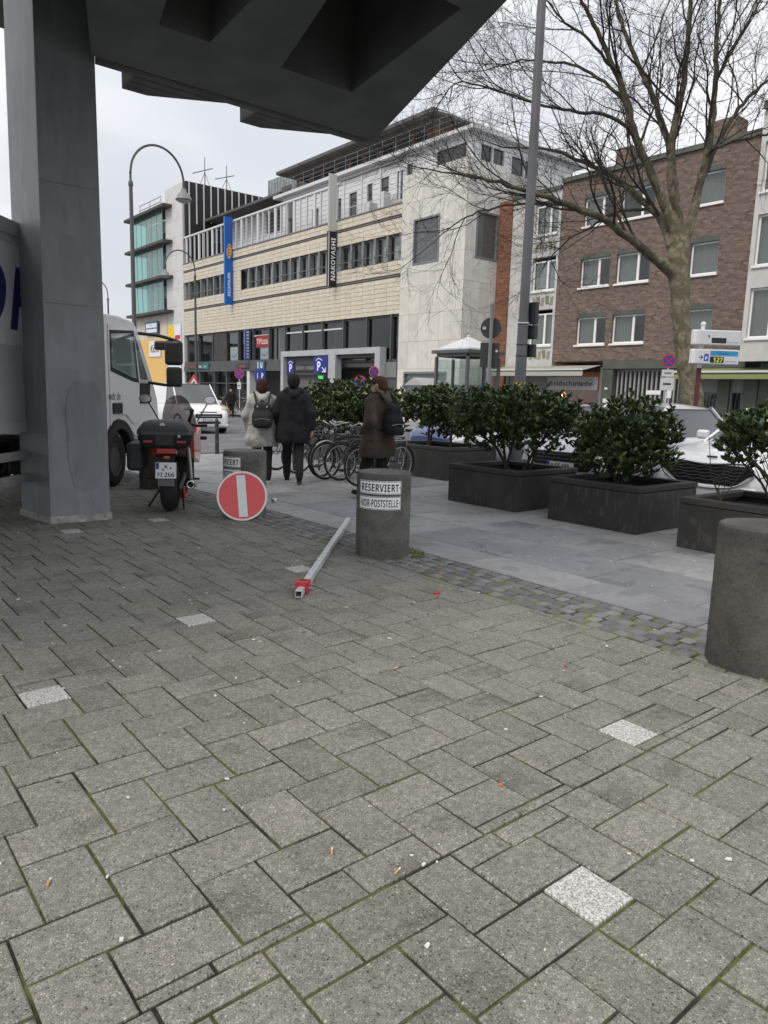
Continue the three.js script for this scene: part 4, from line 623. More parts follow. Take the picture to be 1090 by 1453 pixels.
function houseWindow(o, X, a, b, y0, y1, o2 = {}) {      // casement: frame, mullion, panes, sill, shutter box, curtain in a real reveal
  const f = 0.075, xi = X + 0.14, mid = a + (b - a) * (o2.split || 0.62), bars = [bb(xi, xi + 0.07, y0, y0 + f, a, b), bb(xi, xi + 0.07, y1 - f, y1, a, b), bb(xi, xi + 0.07, y0 + f, y1 - f, a, a + f), bb(xi, xi + 0.07, y0 + f, y1 - f, b - f, b)];
  if (o2.split !== 0) bars.push(bb(xi - 0.012, xi + 0.07, y0 + f, y1 - f, mid - 0.06, mid + 0.06));
  const w = part(o, 'window', bars, mFrame);
  part(w, 'pane', bb(xi + 0.03, xi + 0.035, y0 + f, y1 - f, a + f, b - f), mPaneClear);
  part(w, 'sill', bb(X - 0.09, xi - 0.002, y0 - 0.1, y0 - 0.012, a - 0.05, b + 0.05), mFrame);
  if (o2.box !== false) part(w, 'shutter_box', bb(X - 0.015, xi + 0.08, y1 + 0.004, y1 + 0.2, a, b), mGreen);
  if (o2.curtain) { const n = 26, rows = [[], []]; for (let i = 0; i <= n; i++) { const z = mix(a + 0.06, o2.half ? mid : b - 0.06, i / n), x = xi + 0.13 + 0.025 * Math.sin(i * 1.9); rows[0].push([x, y0 + 0.02, z]); rows[1].push([x, y1, z]); } part(w, 'curtain', loft(rows), mCurtain[o2.curtain - 1]).material.side = THREE.DoubleSide; }
  return w;
}
{
  const X = 32, o = wthing('brick_house', 'four-storey brown brick house with white windows behind the bare tree', 'building', [X + 5, 0, -20]), holes = [], W = [];
  for (const [y0, y1] of [[4.36, 5.72], [7.22, 8.6], [10.2, 11.55]]) for (const [a, b, s, c] of [[-23.86, -22.1, 0.6, 1], [-21.74, -19.93, 0.62, 3], [-17.95, -16.65, 0, 3]]) { holes.push([a, b, y0 - 0.1, y1 + 0.2]); W.push([a, b, y0, y1, s, c]); }
  part(o, 'wall', wallX(X, -25.28, -14.95, 3.52, 12.55, holes, 0.45), mBrick);
  part(o, 'core', bb(X + 4, X + 9, 0, 12.5, -25.2, -15), mRoom); for (const y of [3.53, 6.35, 9.25, 12.3]) part(o, 'floor_slab', bb(X + 0.46, X + 3.99, y, y + 0.2, -25.2, -15), mRoom); for (const z of [-25.2, -22.0, -19.0, -15.1]) part(o, 'partition', bb(X + 0.46, X + 3.98, 3.74, 12.29, z, z + 0.1), mRoom);
  W.forEach(([a, b, y0, y1, s, c], i) => houseWindow(o, X, a, b, y0, y1, { split: s, curtain: [0, 3, 6].includes(i) ? 3 : i === 1 || i === 4 ? 3 : i % 3 === 2 ? 3 : 0, half: i % 3 !== 2 }));
  const roof = part(o, 'roof_edge', bb(X - 0.12, X + 9, 12.56, 12.78, -25.3, -14.95), mGreen);
  for (const [x, z, w, h] of [[34, -23.6, 0.9, 1.5], [34.4, -18.7, 1.1, 1.7], [34.5, -14.6 - 0.9, 1.2, 1.9]]) part(roof, 'chimney', [bb(x, x + 1, 12.785, 12.785 + h, z, z + w), bb(x - 0.08, x + 1.08, 12.79 + h, 12.9 + h, z - 0.08, z + w + 0.08)].slice(0, 1), mBrick);
  for (let k = 0; k < 3; k++) part(roof, 'aerial', [rod([34.3, 12.8, -21.3 + k * 0.9], [34.3, 15 + k * 0.3, -21.3 + k * 0.9], 0.03, 0.02, 5), ...[0, 1, 2].map(q => rod([34.3, 14 + q * 0.3, -21.6 + k * 0.9], [34.3, 14 + q * 0.3, -21 + k * 0.9], 0.012, 0.012, 4))], mFin);
  // street floor in painted render: fascia, piers, barred gate, shop fronts with roller grilles
  part(o, 'street_fascia', bb(X - 0.06, X + 0.4, 3.12, 3.51, -22.05, -14.95), mGreen);
  for (const [a, b] of [[-22.05, -21.45], [-17.9, -17.35], [-14.2 - 0.75, -14.35]]) part(o, 'pier', bb(X - 0.02, X + 0.42, 0, 3.115, a, b), mGreen);
  part(o, 'pier', bb(X - 0.04, X + 0.42, 0, 3.115, -16.05, -15.55), mGreen);
  const gate = part(o, 'gate', [bb(X + 0.3, X + 0.36, 3.0, 3.1, -21.44, -17.92), bb(X + 0.3, X + 0.36, 0.1, 0.2, -21.44, -17.92)], mFin); for (let k = 0; k < 15; k++) part(gate, 'gate_bar', bb(X + 0.29, X + 0.37, 0.21, 2.99, -21.4 + k * 0.235, -21.31 + k * 0.235), std([0.3, 0.31, 0.3], 0.6));
  part(o, 'gateway', bb(X + 3.5, X + 3.58, 0, 3.1, -21.45, -17.9), mRoom); part(gate, 'notice', bb(X + 0.26, X + 0.285, 1.9, 2.1, -19.7, -18.95), mFrame); part(gate, 'notice', bb(X + 0.26, X + 0.285, 1.75, 2.15, -18.7, -18.4), mFrame);
  for (const [a, b] of [[-17.34, -16.06], [-15.54, -14.97]]) { const s = part(o, 'shop_window', [bb(X + 0.1, X + 0.2, 0.3, 3.1, a, a + 0.08), bb(X + 0.1, X + 0.2, 0.3, 3.1, b - 0.08, b), bb(X + 0.1, X + 0.2, 2.05, 3.1, a + 0.085, b - 0.085)], mFin); part(s, 'pane', bb(X + 0.3, X + 0.32, 0.2, 2.04, a + 0.085, b - 0.085), mGlassD[0]); const n = Math.round((b - a) / 0.16); for (let k = 0; k < n; k++) part(s, 'grille_bar', [bar([X + 0.25, 0.4, a + 0.1 + k * 0.16], [X + 0.25, 2.0, a + 0.1 + k * 0.16 + 0.15], 0.015, 0.015)], mFin); }
  const aw = part(o, 'awning', [loft([[[X - 0.05, 3.1, -17.9], [X - 0.05, 3.1, -12.5]], [[X - 1.1, 2.86, -17.9], [X - 1.1, 2.86, -12.5]], [[X - 1.12, 2.6, -17.9], [X - 1.12, 2.6, -12.5]]])], std([0.25, 0.27, 0.12], 0.9, { side: THREE.DoubleSide, map: noiseTint(0.4, 9, 291) })); part(aw, 'front_rail', bb(X - 1.16, X - 1.06, 2.87, 2.95, -17.95, -12.45), mPale);
  part(o, 'door_plate', bb(X - 0.05, X - 0.021, 2.1, 2.2, -21.85, -21.7), mFrame); part(o, 'door_plate', bb(X - 0.05, X - 0.021, 1.45, 1.65, -21.9, -21.55), mFrame);
}
{ // white stair house between store and brick house, orange brick pier at its edge
  const X = 32, o = wthing('white_house', 'narrow white house with stacked windows above patterned panels beside an orange brick pier', 'building', [X + 4, 0, -27]), holes = [];
  const fl = [[4.42, 6.1], [7.3, 8.85], [10.2, 11.7]]; for (const [y0, y1] of fl) holes.push([-27.0, -25.45, y0 - 0.1, y1 + 0.2]);
  part(o, 'wall', wallX(X, -28.6, -25.3, 3.3, 12.3, holes, 0.45), mPlaster); part(o, 'core', bb(X + 4, X + 8, 0, 12.2, -28.6, -25.3), mRoom); for (const y of [3.31, 6.4, 9.3, 12.05]) part(o, 'floor_slab', bb(X + 0.46, X + 3.99, y, y + 0.2, -28.6, -25.32), mRoom); part(o, 'partition', bb(X + 0.46, X + 3.98, 3.52, 12, -28.6, -28.5), mRoom);
  part(o, 'brick_pier', bb(X - 0.06, X + 0.6, 0, 12.35, -29.58, -28.605), mOrangeBrick); part(o, 'roof_edge', bb(X - 0.1, X + 8, 12.31, 12.5, -28.6, -25.32), mGreen);
  part(o, 'downpipe', rod([X - 0.08, 0, -27.25], [X - 0.08, 12.2, -27.25], 0.05, 0.05, 6), mPale);
  fl.forEach(([y0, y1], i) => houseWindow(o, X, -27.0, -25.45, y0, y1, { split: 0.62, curtain: i === 0 ? 3 : 1, box: false }));
  const R = rng(81); for (const [y0, y1] of [[3.55, 4.28], [6.35, 7.15], [9.1, 10.05]]) for (let k = 0; k < 5; k++) { const z = -26.9 + k * 0.3, s = k % 2 ? 1 : -1, cy = (y0 + y1) / 2 + s * 0.03; part(o, 'panel_inset', ext([[-0.1 - s * 0.03, -0.2], [0.1 - s * 0.02, -0.22], [0.1 + s * 0.03, 0.2], [-0.1 + s * 0.02, 0.22]], 0.02).rotateY(Math.PI / 2).translate(X - 0.022, cy, z + 0.13), k % 2 ? std([0.2, 0.2, 0.13], 0.8) : std([0.26, 0.26, 0.22], 0.8)); }
  // shop: awning, name board and a lit window
  const aw = part(o, 'awning', loft([[[X - 0.1, 3.3, -28.5], [X - 0.1, 3.3, -22.1]], [[X - 1.6, 3.0, -28.5], [X - 1.6, 3.0, -22.1]], [[X - 1.63, 2.72, -28.5], [X - 1.63, 2.72, -22.1]]]), std([0.42, 0.41, 0.36], 0.9, { side: THREE.DoubleSide, map: noiseTint(0.35, 9, 295) })); part(aw, 'front_rail', bb(X - 1.66, X - 1.58, 3.005, 3.08, -28.55, -22.05), mPale);
  part(o, 'shop_front', [bb(X - 0.02, X + 0.1, 0, 3.2, -22.2, -22.06), bb(X + 0.02, X + 0.1, 0.2, 2.1, -24.2, -24.1), bb(X + 0.02, X + 0.1, 0, 3.2, -28.5, -28.3), bb(X, X + 0.1, 0, 0.5, -28.29, -24.21), bb(X, X + 0.1, 0, 0.5, -24.09, -22.21)], mFin);
  part(o, 'shop_blind', bb(X + 0.11, X + 0.15, 1.6, 3.2, -28.29, -25.4), std([0.2, 0.2, 0.2], 0.8)); part(o, 'shop_pane', bb(X + 0.06, X + 0.07, 0.51, 2.1, -25.3, -22.21), mPaneClear); part(o, 'shop_interior', [bb(X + 0.7, X + 0.72, 0.3, 3, -25.4, -22.1)], std([0.25, 0.11, 0.06], 0.9)); part(o, 'shop_display', bb(X + 0.3, X + 0.4, 0.5, 1.0, -24.8, -22.6), std([0.3, 0.25, 0.2], 0.8));
  const s = solo('shop_sign', 'pale name board reading Goldschmiede under the striped awning', 'sign', bb(X - 0.14, X - 0.08, 2.05, 2.72, -25.4, -22.25), std([0.4, 0.4, 0.4], 0.6));
  const t = letters(512, 128, (x, w, h) => { x.fillStyle = '#a9abac'; x.fillRect(0, 0, w, h); x.fillStyle = '#26282b'; x.font = 'bold 66px sans-serif'; x.textBaseline = 'middle'; x.fillText('Goldschmiede', 14, 66); x.strokeStyle = '#4a4c4e'; x.lineWidth = 5; x.beginPath(); x.moveTo(270, 100); x.bezierCurveTo(330, 20, 360, 60, 350, 90); x.bezierCurveTo(380, 70, 440, 10, 470, 30); x.bezierCurveTo(480, 60, 440, 100, 500, 60); x.stroke(); });
  part(s, 'lettering', card(3.1, 0.64).rotateY(-Math.PI / 2).translate(X - 0.145, 2.385, -23.825), std(0xffffff, 0.6, { map: t }));
  const lamp = solo('shop_lamp', 'small glowing orange lamp inside the goldsmith shop window', 'lamp', [new THREE.SphereGeometry(0.13, 16, 12).scale(1, 1.5, 1)], std([0.8, 0.3, 0.12], 0.6, { emissive: lin(1, 0.32, 0.1), emissiveIntensity: 0.9 }), null, [X + 0.25, 1.75, -24.55]);
  const pl = new THREE.PointLight(0xff8a4a, 1.2, 6); pl.position.set(X + 0.02 - 0.05, 1.75, -24.55); pl.position.x = X + 0.085; pl.castShadow = true; scene.add(pl);
}
{ // white neighbour with bay windows
  const X = 31.3, o = wthing('white_bay_house', 'white rendered house with tall bay windows next to the brick facade', 'building', [X + 4, 0, -11]), holes = [];
  const fl = [[4.3, 6.3], [7.2, 9.2], [10.1, 12.0]]; for (const [y0, y1] of fl) for (const a of [-14.75, -12.3, -9.8]) holes.push([a, a + 1.7, y0 - 0.1, y1 + 0.01]);
  part(o, 'wall', wallX(X, -14.9, -7, 3.35, 13.2, holes, 0.4), mPlaster); part(o, 'core', bb(X + 4, X + 9, 0, 13, -14.9, -7), mRoom); for (const y of [3.36, 6.6, 9.5, 12.9]) part(o, 'floor_slab', bb(X + 0.41, X + 3.99, y, y + 0.2, -14.9, -7), mRoom); part(o, 'partition', bb(X + 0.71, X + 3.98, 3.57, 12.89, -14.9, -14.8), mRoom); part(o, 'street_floor', bb(X + 0.75, X + 0.79, 0, 3.3, -14.33, -7), mGreen);
  for (const [y0, y1] of fl) for (const a of [-14.75, -12.3, -9.8]) houseWindow(o, X, a, a + 1.7, y0, y1, { split: 0.5, curtain: 3, box: false });
  part(o, 'roof', bb(X - 0.2, X + 9, 13.21, 13.5, -14.9, -7), mRoof); part(o, 'side_wall', bb(X + 0.02, X + 0.7, 3.36, 13.19, -14.945, -14.905), mPlaster);
}
// ---------- shop and car park signs on the store ----------
const flat = (t, r = 0.5) => std(0xffffff, r, { map: t });
const faceX = (w, h, x, y, z) => card(w, h).rotateY(-Math.PI / 2).translate(x, y, z), faceZ = (w, h, x, y, z) => card(w, h).translate(x, y, z);
{
  const s = solo('banner_sign', 'tall narrow blue banner sign with white vertical lettering projecting from the beige facade', 'sign', [bb(28.58, 29.28, 8.5, 15.4, -56.66, -56.46)], std([0.01, 0.16, 0.55], 0.5));
  const t = letters(128, 1024, (x, w, h) => { x.fillStyle = '#0f5fb4'; x.fillRect(0, 0, w, h); x.save(); x.translate(64, 790); x.rotate(-Math.PI / 2); x.fillStyle = '#eef2f8'; x.font = 'bold 62px sans-serif'; x.textAlign = 'center'; x.textBaseline = 'middle'; x.scale(0.78, 1); x.fillText('DECATHLON', 0, 2); x.restore();
    x.fillStyle = '#e9a92a'; x.beginPath(); x.ellipse(70, 395, 42, 88, 0.1, 0, 7); x.fill(); x.strokeStyle = '#2b3f63'; x.lineWidth = 9; for (const y of [345, 380, 415, 450]) { x.beginPath(); x.moveTo(40, y + 14); x.lineTo(64, y - 8); x.lineTo(100, y); x.stroke(); }
    x.fillStyle = '#7d3a86'; for (let i = 0; i < 7; i++) x.fillRect(52, 60 + i * 26, 26, 14); });
  part(s, 'print', faceZ(0.68, 6.84, 28.93, 11.95, -56.455), flat(t));
  const n = solo('banner_sign', 'tall narrow dark banner sign with white vertical lettering under a pale mast panel', 'sign', [bb(28.56, 29.25, 8.55, 12.1, -41.75, -41.6)], std(0.03, 0.5));
  const tn = letters(128, 640, (x, w, h) => { x.fillStyle = '#17191d'; x.fillRect(0, 0, w, h); x.fillStyle = '#d9dbdf'; x.fillRect(0, 0, 14, h); x.save(); x.translate(74, h / 2); x.rotate(-Math.PI / 2); x.fillStyle = '#eceef0'; x.font = 'bold 92px sans-serif'; x.textAlign = 'center'; x.textBaseline = 'middle'; x.scale(0.97, 1); x.fillText('NAKOYASHI', 0, 4); x.restore(); });
  part(n, 'print', faceZ(0.66, 3.5, 28.905, 10.325, -41.595), flat(tn)); part(n, 'mast_panel', bb(28.6, 29.2, 12.15, 15.7, -41.72, -41.63), std([0.5, 0.5, 0.48], 0.5));
  const shop = (name, label, z0, z1, y0, y1, draw, x = X0 - 0.14, body = mAnth) => { const o = solo(name, label, 'sign', bb(x, x + 0.06, y0, y1, z0, z1), body); part(o, 'print', faceX(z1 - z0 - 0.02, y1 - y0 - 0.02, x - 0.006, (y0 + y1) / 2, (z0 + z1) / 2), flat(letters(256, Math.max(32, Math.round(256 * (y1 - y0) / (z1 - z0))), draw))); return o; };
  const word = (bg, fg, txt, bold = 'bold ') => (x, w, h) => { x.fillStyle = bg; x.fillRect(0, 0, w, h); x.fillStyle = fg; x.textAlign = 'center'; x.textBaseline = 'middle'; x.font = bold + Math.round(h * 0.66) + 'px sans-serif'; const k = Math.min(1, w * 0.9 / x.measureText(txt).width); x.translate(w / 2, h / 2); x.scale(k, 1); x.fillText(txt, 0, 0); };
  shop('shop_name', 'dark red shop name on the grey fascia beside a teal one', -65.1, -63.2, 3.3, 3.78, word('#3a3d3f', '#a8434a', 'dm:rot'), X0 - 0.2);
  shop('shop_name', 'white and teal shop name on the grey fascia', -62.95, -60.82, 3.3, 3.78, (x, w, h) => { x.fillStyle = '#2f6f68'; x.fillRect(w * 0.4, 0, w, h); x.fillStyle = '#3a3d3f'; x.fillRect(0, 0, w * 0.4, h); x.fillStyle = '#e8ecea'; x.font = 'bold ' + h * 0.7 + 'px sans-serif'; x.textBaseline = 'middle'; x.fillText('fres', 10, h / 2); x.fillStyle = '#7fd0b8'; x.fillText('nat', w * 0.52, h / 2); }, X0 - 0.2);
  shop('shop_name', 'bright red shop name on the grey fascia beside the white underground letter', -55.7, -53.55, 3.3, 3.72, word('#3a3d3f', '#d8353c', 'CA Pizza'), X0 - 0.2);
  shop('underground_sign', 'blue and white letter U sign of the underground on the grey fascia', -52.1, -50.9, 3.2, 3.86, (x, w, h) => { x.fillStyle = '#2c5f86'; x.fillRect(0, 0, w, h); x.fillStyle = '#e6eef2'; x.font = 'bold ' + h * 0.95 + 'px sans-serif'; x.textAlign = 'center'; x.textBaseline = 'middle'; x.fillText('U', w * 0.6, h * 0.52); x.fillRect(w * 0.1, h * 0.12, w * 0.1, h * 0.76); }, X0 - 0.24);
  shop('window_poster', 'red poster with white letters in the tall glazing', -52.85, -50.85, 4.92, 5.85, word('#8f2a30', '#d9c7c4', 'TPizza'), X0 + 0.1);
  for (const [a, b, l] of [[-57.3, -55.9, 'pale poster with blue swoosh low in the tall glazing beside a grey wall panel'], [-52.2, -50.9, 'pale poster with blue swoosh under the red window poster']]) shop('window_poster', l, a, b, 3.98, 5.1, (x, w, h) => { x.fillStyle = '#8d9996'; x.fillRect(0, 0, w, h); x.strokeStyle = '#4b57b8'; x.lineWidth = 20; x.beginPath(); x.moveTo(30, h * 0.55); x.quadraticCurveTo(w * 0.5, h * 0.95, w * 0.85, h * 0.5); x.stroke(); }, X0 + 0.14);
  const st = solo('strip_sign', 'narrow blue vertical strip sign between the upper windows', 'sign', bb(X0 - 0.5, X0 - 0.02, 3.98, 6.36, -53.7, -53.55), std([0.12, 0.16, 0.35], 0.6)); part(st, 'print', faceZ(0.44, 2.3, X0 - 0.26, 5.17, -53.545), flat(letters(64, 320, (x, w, h) => { x.fillStyle = '#46558f'; x.fillRect(0, 0, w, h); x.fillStyle = '#c9cfe6'; for (let i = 0; i < 9; i++) x.fillRect(16, 14 + i * 34, 32, 20); })));
  const park = (arrow) => (x, w, h) => { x.fillStyle = '#1f2c86'; x.fillRect(0, 0, w, h); x.fillStyle = '#eef0fa'; x.textAlign = 'center'; x.textBaseline = 'middle'; x.font = 'bold ' + Math.round(h * 0.78) + 'px sans-serif'; x.fillText('P', w * (arrow ? 0.38 : 0.5), h * 0.58); x.strokeStyle = '#eef0fa'; x.lineWidth = h * 0.045; x.beginPath(); x.moveTo(w * 0.14, h * 0.24); x.lineTo(w * (arrow ? 0.38 : 0.5), h * 0.09); x.lineTo(w * (arrow ? 0.64 : 0.86), h * 0.24); x.stroke(); if (arrow) { x.lineWidth = h * 0.07; x.beginPath(); x.moveTo(w * 0.64, h * 0.66); x.lineTo(w * 0.9, h * 0.92); x.moveTo(w * 0.9, h * 0.68); x.lineTo(w * 0.9, h * 0.92); x.lineTo(w * 0.66, h * 0.92); x.stroke(); } };
  shop('parking_sign', 'small blue parking sign without arrow at the end of the portal panel', -47.4, -46.5, 2.83, 3.85, park(false), X0 - 0.3);
  shop('parking_sign', 'large blue parking sign with white arrow on the car park portal', -43.45, -41.85, 2.86, 4.0, park(true), X0 - 0.56, std(0.1, 0.5));
  shop('portal_name', 'dark name panel with grey lettering between two blue parking signs', -46.4, -43.55, 3.0, 3.55, word('#2c2e30', '#a7a9ab', 'Cäcilien · contipark', ''), X0 - 0.27);
  const led = shop('led_display', 'small green lit display below the large parking sign', -43.2, -41.95, 2.35, 2.8, word('#07120a', '#46e060', 'FREI'), X0 - 0.56); led.children[0].material.emissive = lin(1); led.children[0].material.emissiveMap = led.children[0].material.map; led.children[0].material.emissiveIntensity = 0.9;
  const gl = new THREE.RectAreaLight(0x46e060, 0.25, 1.2, 0.4); gl.position.set(X0 - 0.6, 2.57, -42.57); gl.lookAt(X0 - 5, 2.57, -42.57); scene.add(gl);
  shop('wall_poster', 'tall yellow and white advertising poster on the white tower wall', -69.95, -66.9, 3.1, 7.5, (x, w, h) => { x.fillStyle = '#dfe3ee'; x.fillRect(0, 0, w, h); x.fillStyle = '#e8c82e'; x.fillRect(0, 0, w * 0.52, h * 0.46); x.fillStyle = '#c8202c'; x.fillRect(w * 0.56, h * 0.22, w * 0.4, h * 0.09); x.fillStyle = '#5a3a34'; x.beginPath(); x.ellipse(w * 0.45, h * 0.4, 26, 46, 0, 0, 7); x.fill(); x.fillStyle = '#c9a08e'; x.beginPath(); x.ellipse(w * 0.46, h * 0.41, 17, 26, 0, 0, 7); x.fill(); x.fillStyle = '#4b6fae'; x.beginPath(); x.ellipse(w * 0.6, h * 0.58, 62, 60, 0.4, 0, 7); x.fill(); x.fillStyle = '#2f4a9a'; x.fillRect(w * 0.45, h * 0.62, 46, 90); x.fillStyle = '#9aa4c4'; x.fillRect(w * 0.3, h * 0.9, w * 0.5, 10); }, X0 - 0.08, mPale);
  shop('info_board', 'blue framed information board under the glass bays of the tower', -75.2, -71.9, 6.85, 8.1, (x, w, h) => { x.fillStyle = '#3f5f86'; x.fillRect(0, 0, w, h); x.fillStyle = '#dbe4ee'; x.fillRect(18, 14, w - 36, h * 0.36); x.fillRect(18, h * 0.6, w - 36, h * 0.28); x.fillStyle = '#33475f'; x.font = '22px sans-serif'; x.fillText('A  B', 90, h * 0.4); }, X0 - 0.3);
  shop('orange_lettering', 'white lettering Köln on the orange panel below the tower', -74.6, -71.6, 4.6, 6.2, word('#dfe2e4', '#23262a', 'Köln'), X0 - 0.16);
}
// ---------- street lamps with curved arms ----------
const mPost = std([0.1, 0.105, 0.11], 0.5, { map: noiseTint(0.2, 6, 301) });
function lamp(label, x, z, dir) {
  const o = thing('street_lamp', label, 'street lamp', [x, 0, z], 0, 'street lamps with curved arms'), R = 1.0;
  part(o, 'pole', [rod([0, 0, 0], [0, 1.2, 0], 0.11, 0.1, 10), rod([0, 1.2, 0], [0, 8.7, 0], 0.09, 0.065, 10), lathe([[0.065, 8.62], [0.085, 8.66], [0.085, 8.78], [0.05, 8.84]], 12)], mPost);
  const pts = [[0, 8.8, 0], [0, 9.1, 0]]; for (let i = 0; i <= 8; i++) { const a = Math.PI - i / 8 * Math.PI * 0.97; pts.push([dir * (R + R * Math.cos(a)), 9.1 + 1.12 * Math.sin(a), 0]); } pts.push([dir * 2 * R, 8.95, 0]);
  part(o, 'arm', tube(pts, 0.042, 8, 48), mPost);
  const h = part(o, 'lamp_head', lathe([[0.05, 0.42], [0.09, 0.4], [0.11, 0.28], [0.2, 0.22], [0.27, 0.08], [0.31, 0.02], [0.31, 0], [0.28, 0.0]], 20, dir * 2 * R, 8.52, 0), std([0.2, 0.2, 0.21], 0.5)); part(h, 'glass', new THREE.SphereGeometry(0.26, 16, 8, 0, 6.3, 1.57, 1.57).scale(1, 0.4, 1).translate(dir * 2 * R, 8.52, 0), std([0.35, 0.35, 0.34], 0.3));
}
lamp('tall curved street lamp standing beyond the truck cab and mirrors', 10.1, -27.2, 1);
lamp('curved street lamp in front of the beige store by the warning triangle', 21.1, -45.9, -1);
lamp('small far curved street lamp against the sky above the truck cab', 21.4, -63.5, -1);
// ---------- tall pole with the backs of traffic signals ----------
{
  const o = thing('tall_pole', 'tall dark grey pole with signal boxes seen from behind and a yellow-black band', 'pole', [11.34, 0, -9.72]);
  part(o, 'shaft', [rod([0, 0, 0], [0, 2.0, 0], 0.118, 0.11, 16), rod([0, 2.0, 0], [0, 3.1, 0], 0.11, 0.105, 16), rod([0, 3.1, 0], [0.0, 12, 0], 0.095, 0.072, 16)], std([0.13, 0.135, 0.15], 0.5, { map: noiseTint(0.2, 6, 311) }));
  const blk = std([0.022, 0.024, 0.027], 0.5), G = (w, h, y, dz) => { const b = part(o, 'signal_box', rb(0.1, h, w, 0.02, 0.16, y, dz), blk); part(b, 'bracket', [bx(0.1, 0.03, 0.05, 0.1, y + h * 0.3, dz * 0.4), bx(0.1, 0.03, 0.05, 0.1, y - h * 0.3, dz * 0.4)], mPost); };
  G(0.38, 0.42, 3.22, 0.02); G(0.38, 0.27, 2.86, 0.02); G(0.4, 0.25, 2.5, 0.0);
  part(o, 'clamp', [torus(0.112, 0.012, 'y').translate(0, 3.02, 0)], mPale); part(o, 'clamp', torus(0.114, 0.01, 'y').translate(0, 2.62, 0), mPost); part(o, 'clamp', torus(0.115, 0.008, 'y').translate(0, 2.4, 0), mPost);
  const t = letters(256, 32, (x, w, h) => { x.fillStyle = '#d8b32a'; x.fillRect(0, 0, w, h); x.fillStyle = '#17181a'; for (let i = -1; i < 9; i++) { x.beginPath(); x.moveTo(i * 32, h); x.lineTo(i * 32 + 16, h); x.lineTo(i * 32 + 32, 0); x.lineTo(i * 32 + 16, 0); x.fill(); } });
  const g = new THREE.CylinderGeometry(0.1185, 0.1185, 0.06, 24, 1, true); g.userData.keepUV = true; part(o, 'hazard_band', g.translate(0, 1.85, 0), flat(t));
}
// ---------- round sign seen from behind ----------
{
  const o = thing('round_sign', 'round road sign with rectangular plates on a grey post, seen from behind', 'road sign', [16.55, 0, -15.42]), blk = std([0.04, 0.043, 0.045], 0.6), R = a => a.map(g => g.rotateY(Math.PI / 2 - 0.75));
  part(o, 'post', [rod([0, 0, 0], [0, 4.3, 0], 0.06, 0.055, 10), rod([0, 0, 0], [0, 2.35, 0], 0.085, 0.085, 10)], std([0.2, 0.205, 0.21], 0.5));
  part(o, 'round_plate', R([disc(0.31, 0.02, 0.12, 3.62, 0, 'x', 32)]), blk); part(o, 'plate', R([bx(0.02, 0.42, 0.58, 0.12, 2.98, 0)]), blk); part(o, 'plate', R([bx(0.02, 0.3, 0.56, 0.12, 2.6, 0)]), blk);
  part(o, 'sticker', R([bx(0.004, 0.08, 0.09, 0.106, 3.62, -0.2)]), mPale); part(o, 'sticker', R([bx(0.004, 0.07, 0.07, 0.106, 2.95, 0.2)]), mPale);
}
// ---------- glass lift pavilion with pyramid roof ----------
{
  const o = thing('lift_pavilion', 'small glazed steel pavilion with a pale pyramid roof in front of the stone block', 'pavilion', [20.55, 0, -20.3]), S = std([0.09, 0.094, 0.094], 0.5), a = 0.85;
  for (const [x, z] of [[-a, a], [-a, -a], [a, a], [a, -a]]) part(o, 'post', bx(0.1, 3.05, 0.1, x, 1.52, z), S);
  for (const y of [0.15, 1.9, 3.1]) for (const s of [-1, 1]) { part(o, 'rail', bx(0.09, 0.12, 2 * a - 0.11, s * a, y, 0), S); part(o, 'rail', bx(2 * a - 0.11, 0.12, 0.09, 0, y, s * a), S); }
  for (const s of [-1, 1]) { part(o, 'mullion', bx(0.06, 2.9, 0.06, s * a, 1.5, 0.05), S); part(o, 'mullion', bx(0.06, 2.9, 0.06, 0.1, 1.5, s * a), S); }
  for (const s of [-1, 1]) { part(o, 'pane', bx(0.012, 2.8, 2 * a - 0.12, s * (a - 0.02), 1.55, 0), mPaneClear); part(o, 'pane', bx(2 * a - 0.12, 2.8, 0.012, 0, 1.55, s * (a - 0.02)), mPaneClear); }
  part(o, 'eaves', bx(2 * a + 0.3, 0.12, 2 * a + 0.3, 0, 3.23, 0), S); const r = new THREE.ConeGeometry(1.2, 0.5, 4, 1).rotateY(Math.PI / 4).translate(0, 3.6, 0); part(o, 'pyramid_roof', [r.toNonIndexed(), bx(1.72, 0.06, 1.72, 0, 3.33, 0)], std([0.6, 0.62, 0.63], 0.35, { metalness: 0.2 })).geometry.computeVertexNormals(); part(o, 'finial', new THREE.SphereGeometry(0.05, 8, 6).translate(0, 3.86, 0), mPale);
  part(o, 'lift_cabin', rb(1.0, 2.0, 1.0, 0.04, 0.15, 1.0, -0.1), std([0.16, 0.17, 0.17], 0.6));
  const c = thing('bus_shelter', 'low grey shelter with a small gabled roof beside the glazed pavilion', 'shelter', [19.9, 0, -22.0]); part(c, 'roof', [ext([[-0.6, 0], [0.6, 0], [0, 0.3]], 1.2).rotateY(Math.PI / 2).translate(-0.6, 1.95, 0)], std([0.4, 0.4, 0.4], 0.6)); part(c, 'gutter', bx(1.3, 0.1, 1.3, 0, 1.9, 0), S); for (const [x, z] of [[-0.55, -0.55], [-0.55, 0.55], [0.55, -0.55], [0.55, 0.55]]) part(c, 'post', bx(0.07, 1.84, 0.07, x, 0.92, z), mPale); part(c, 'back_panel', bx(0.02, 1.5, 1.0, 0.58, 0.95, 0), mPaneClear);
}
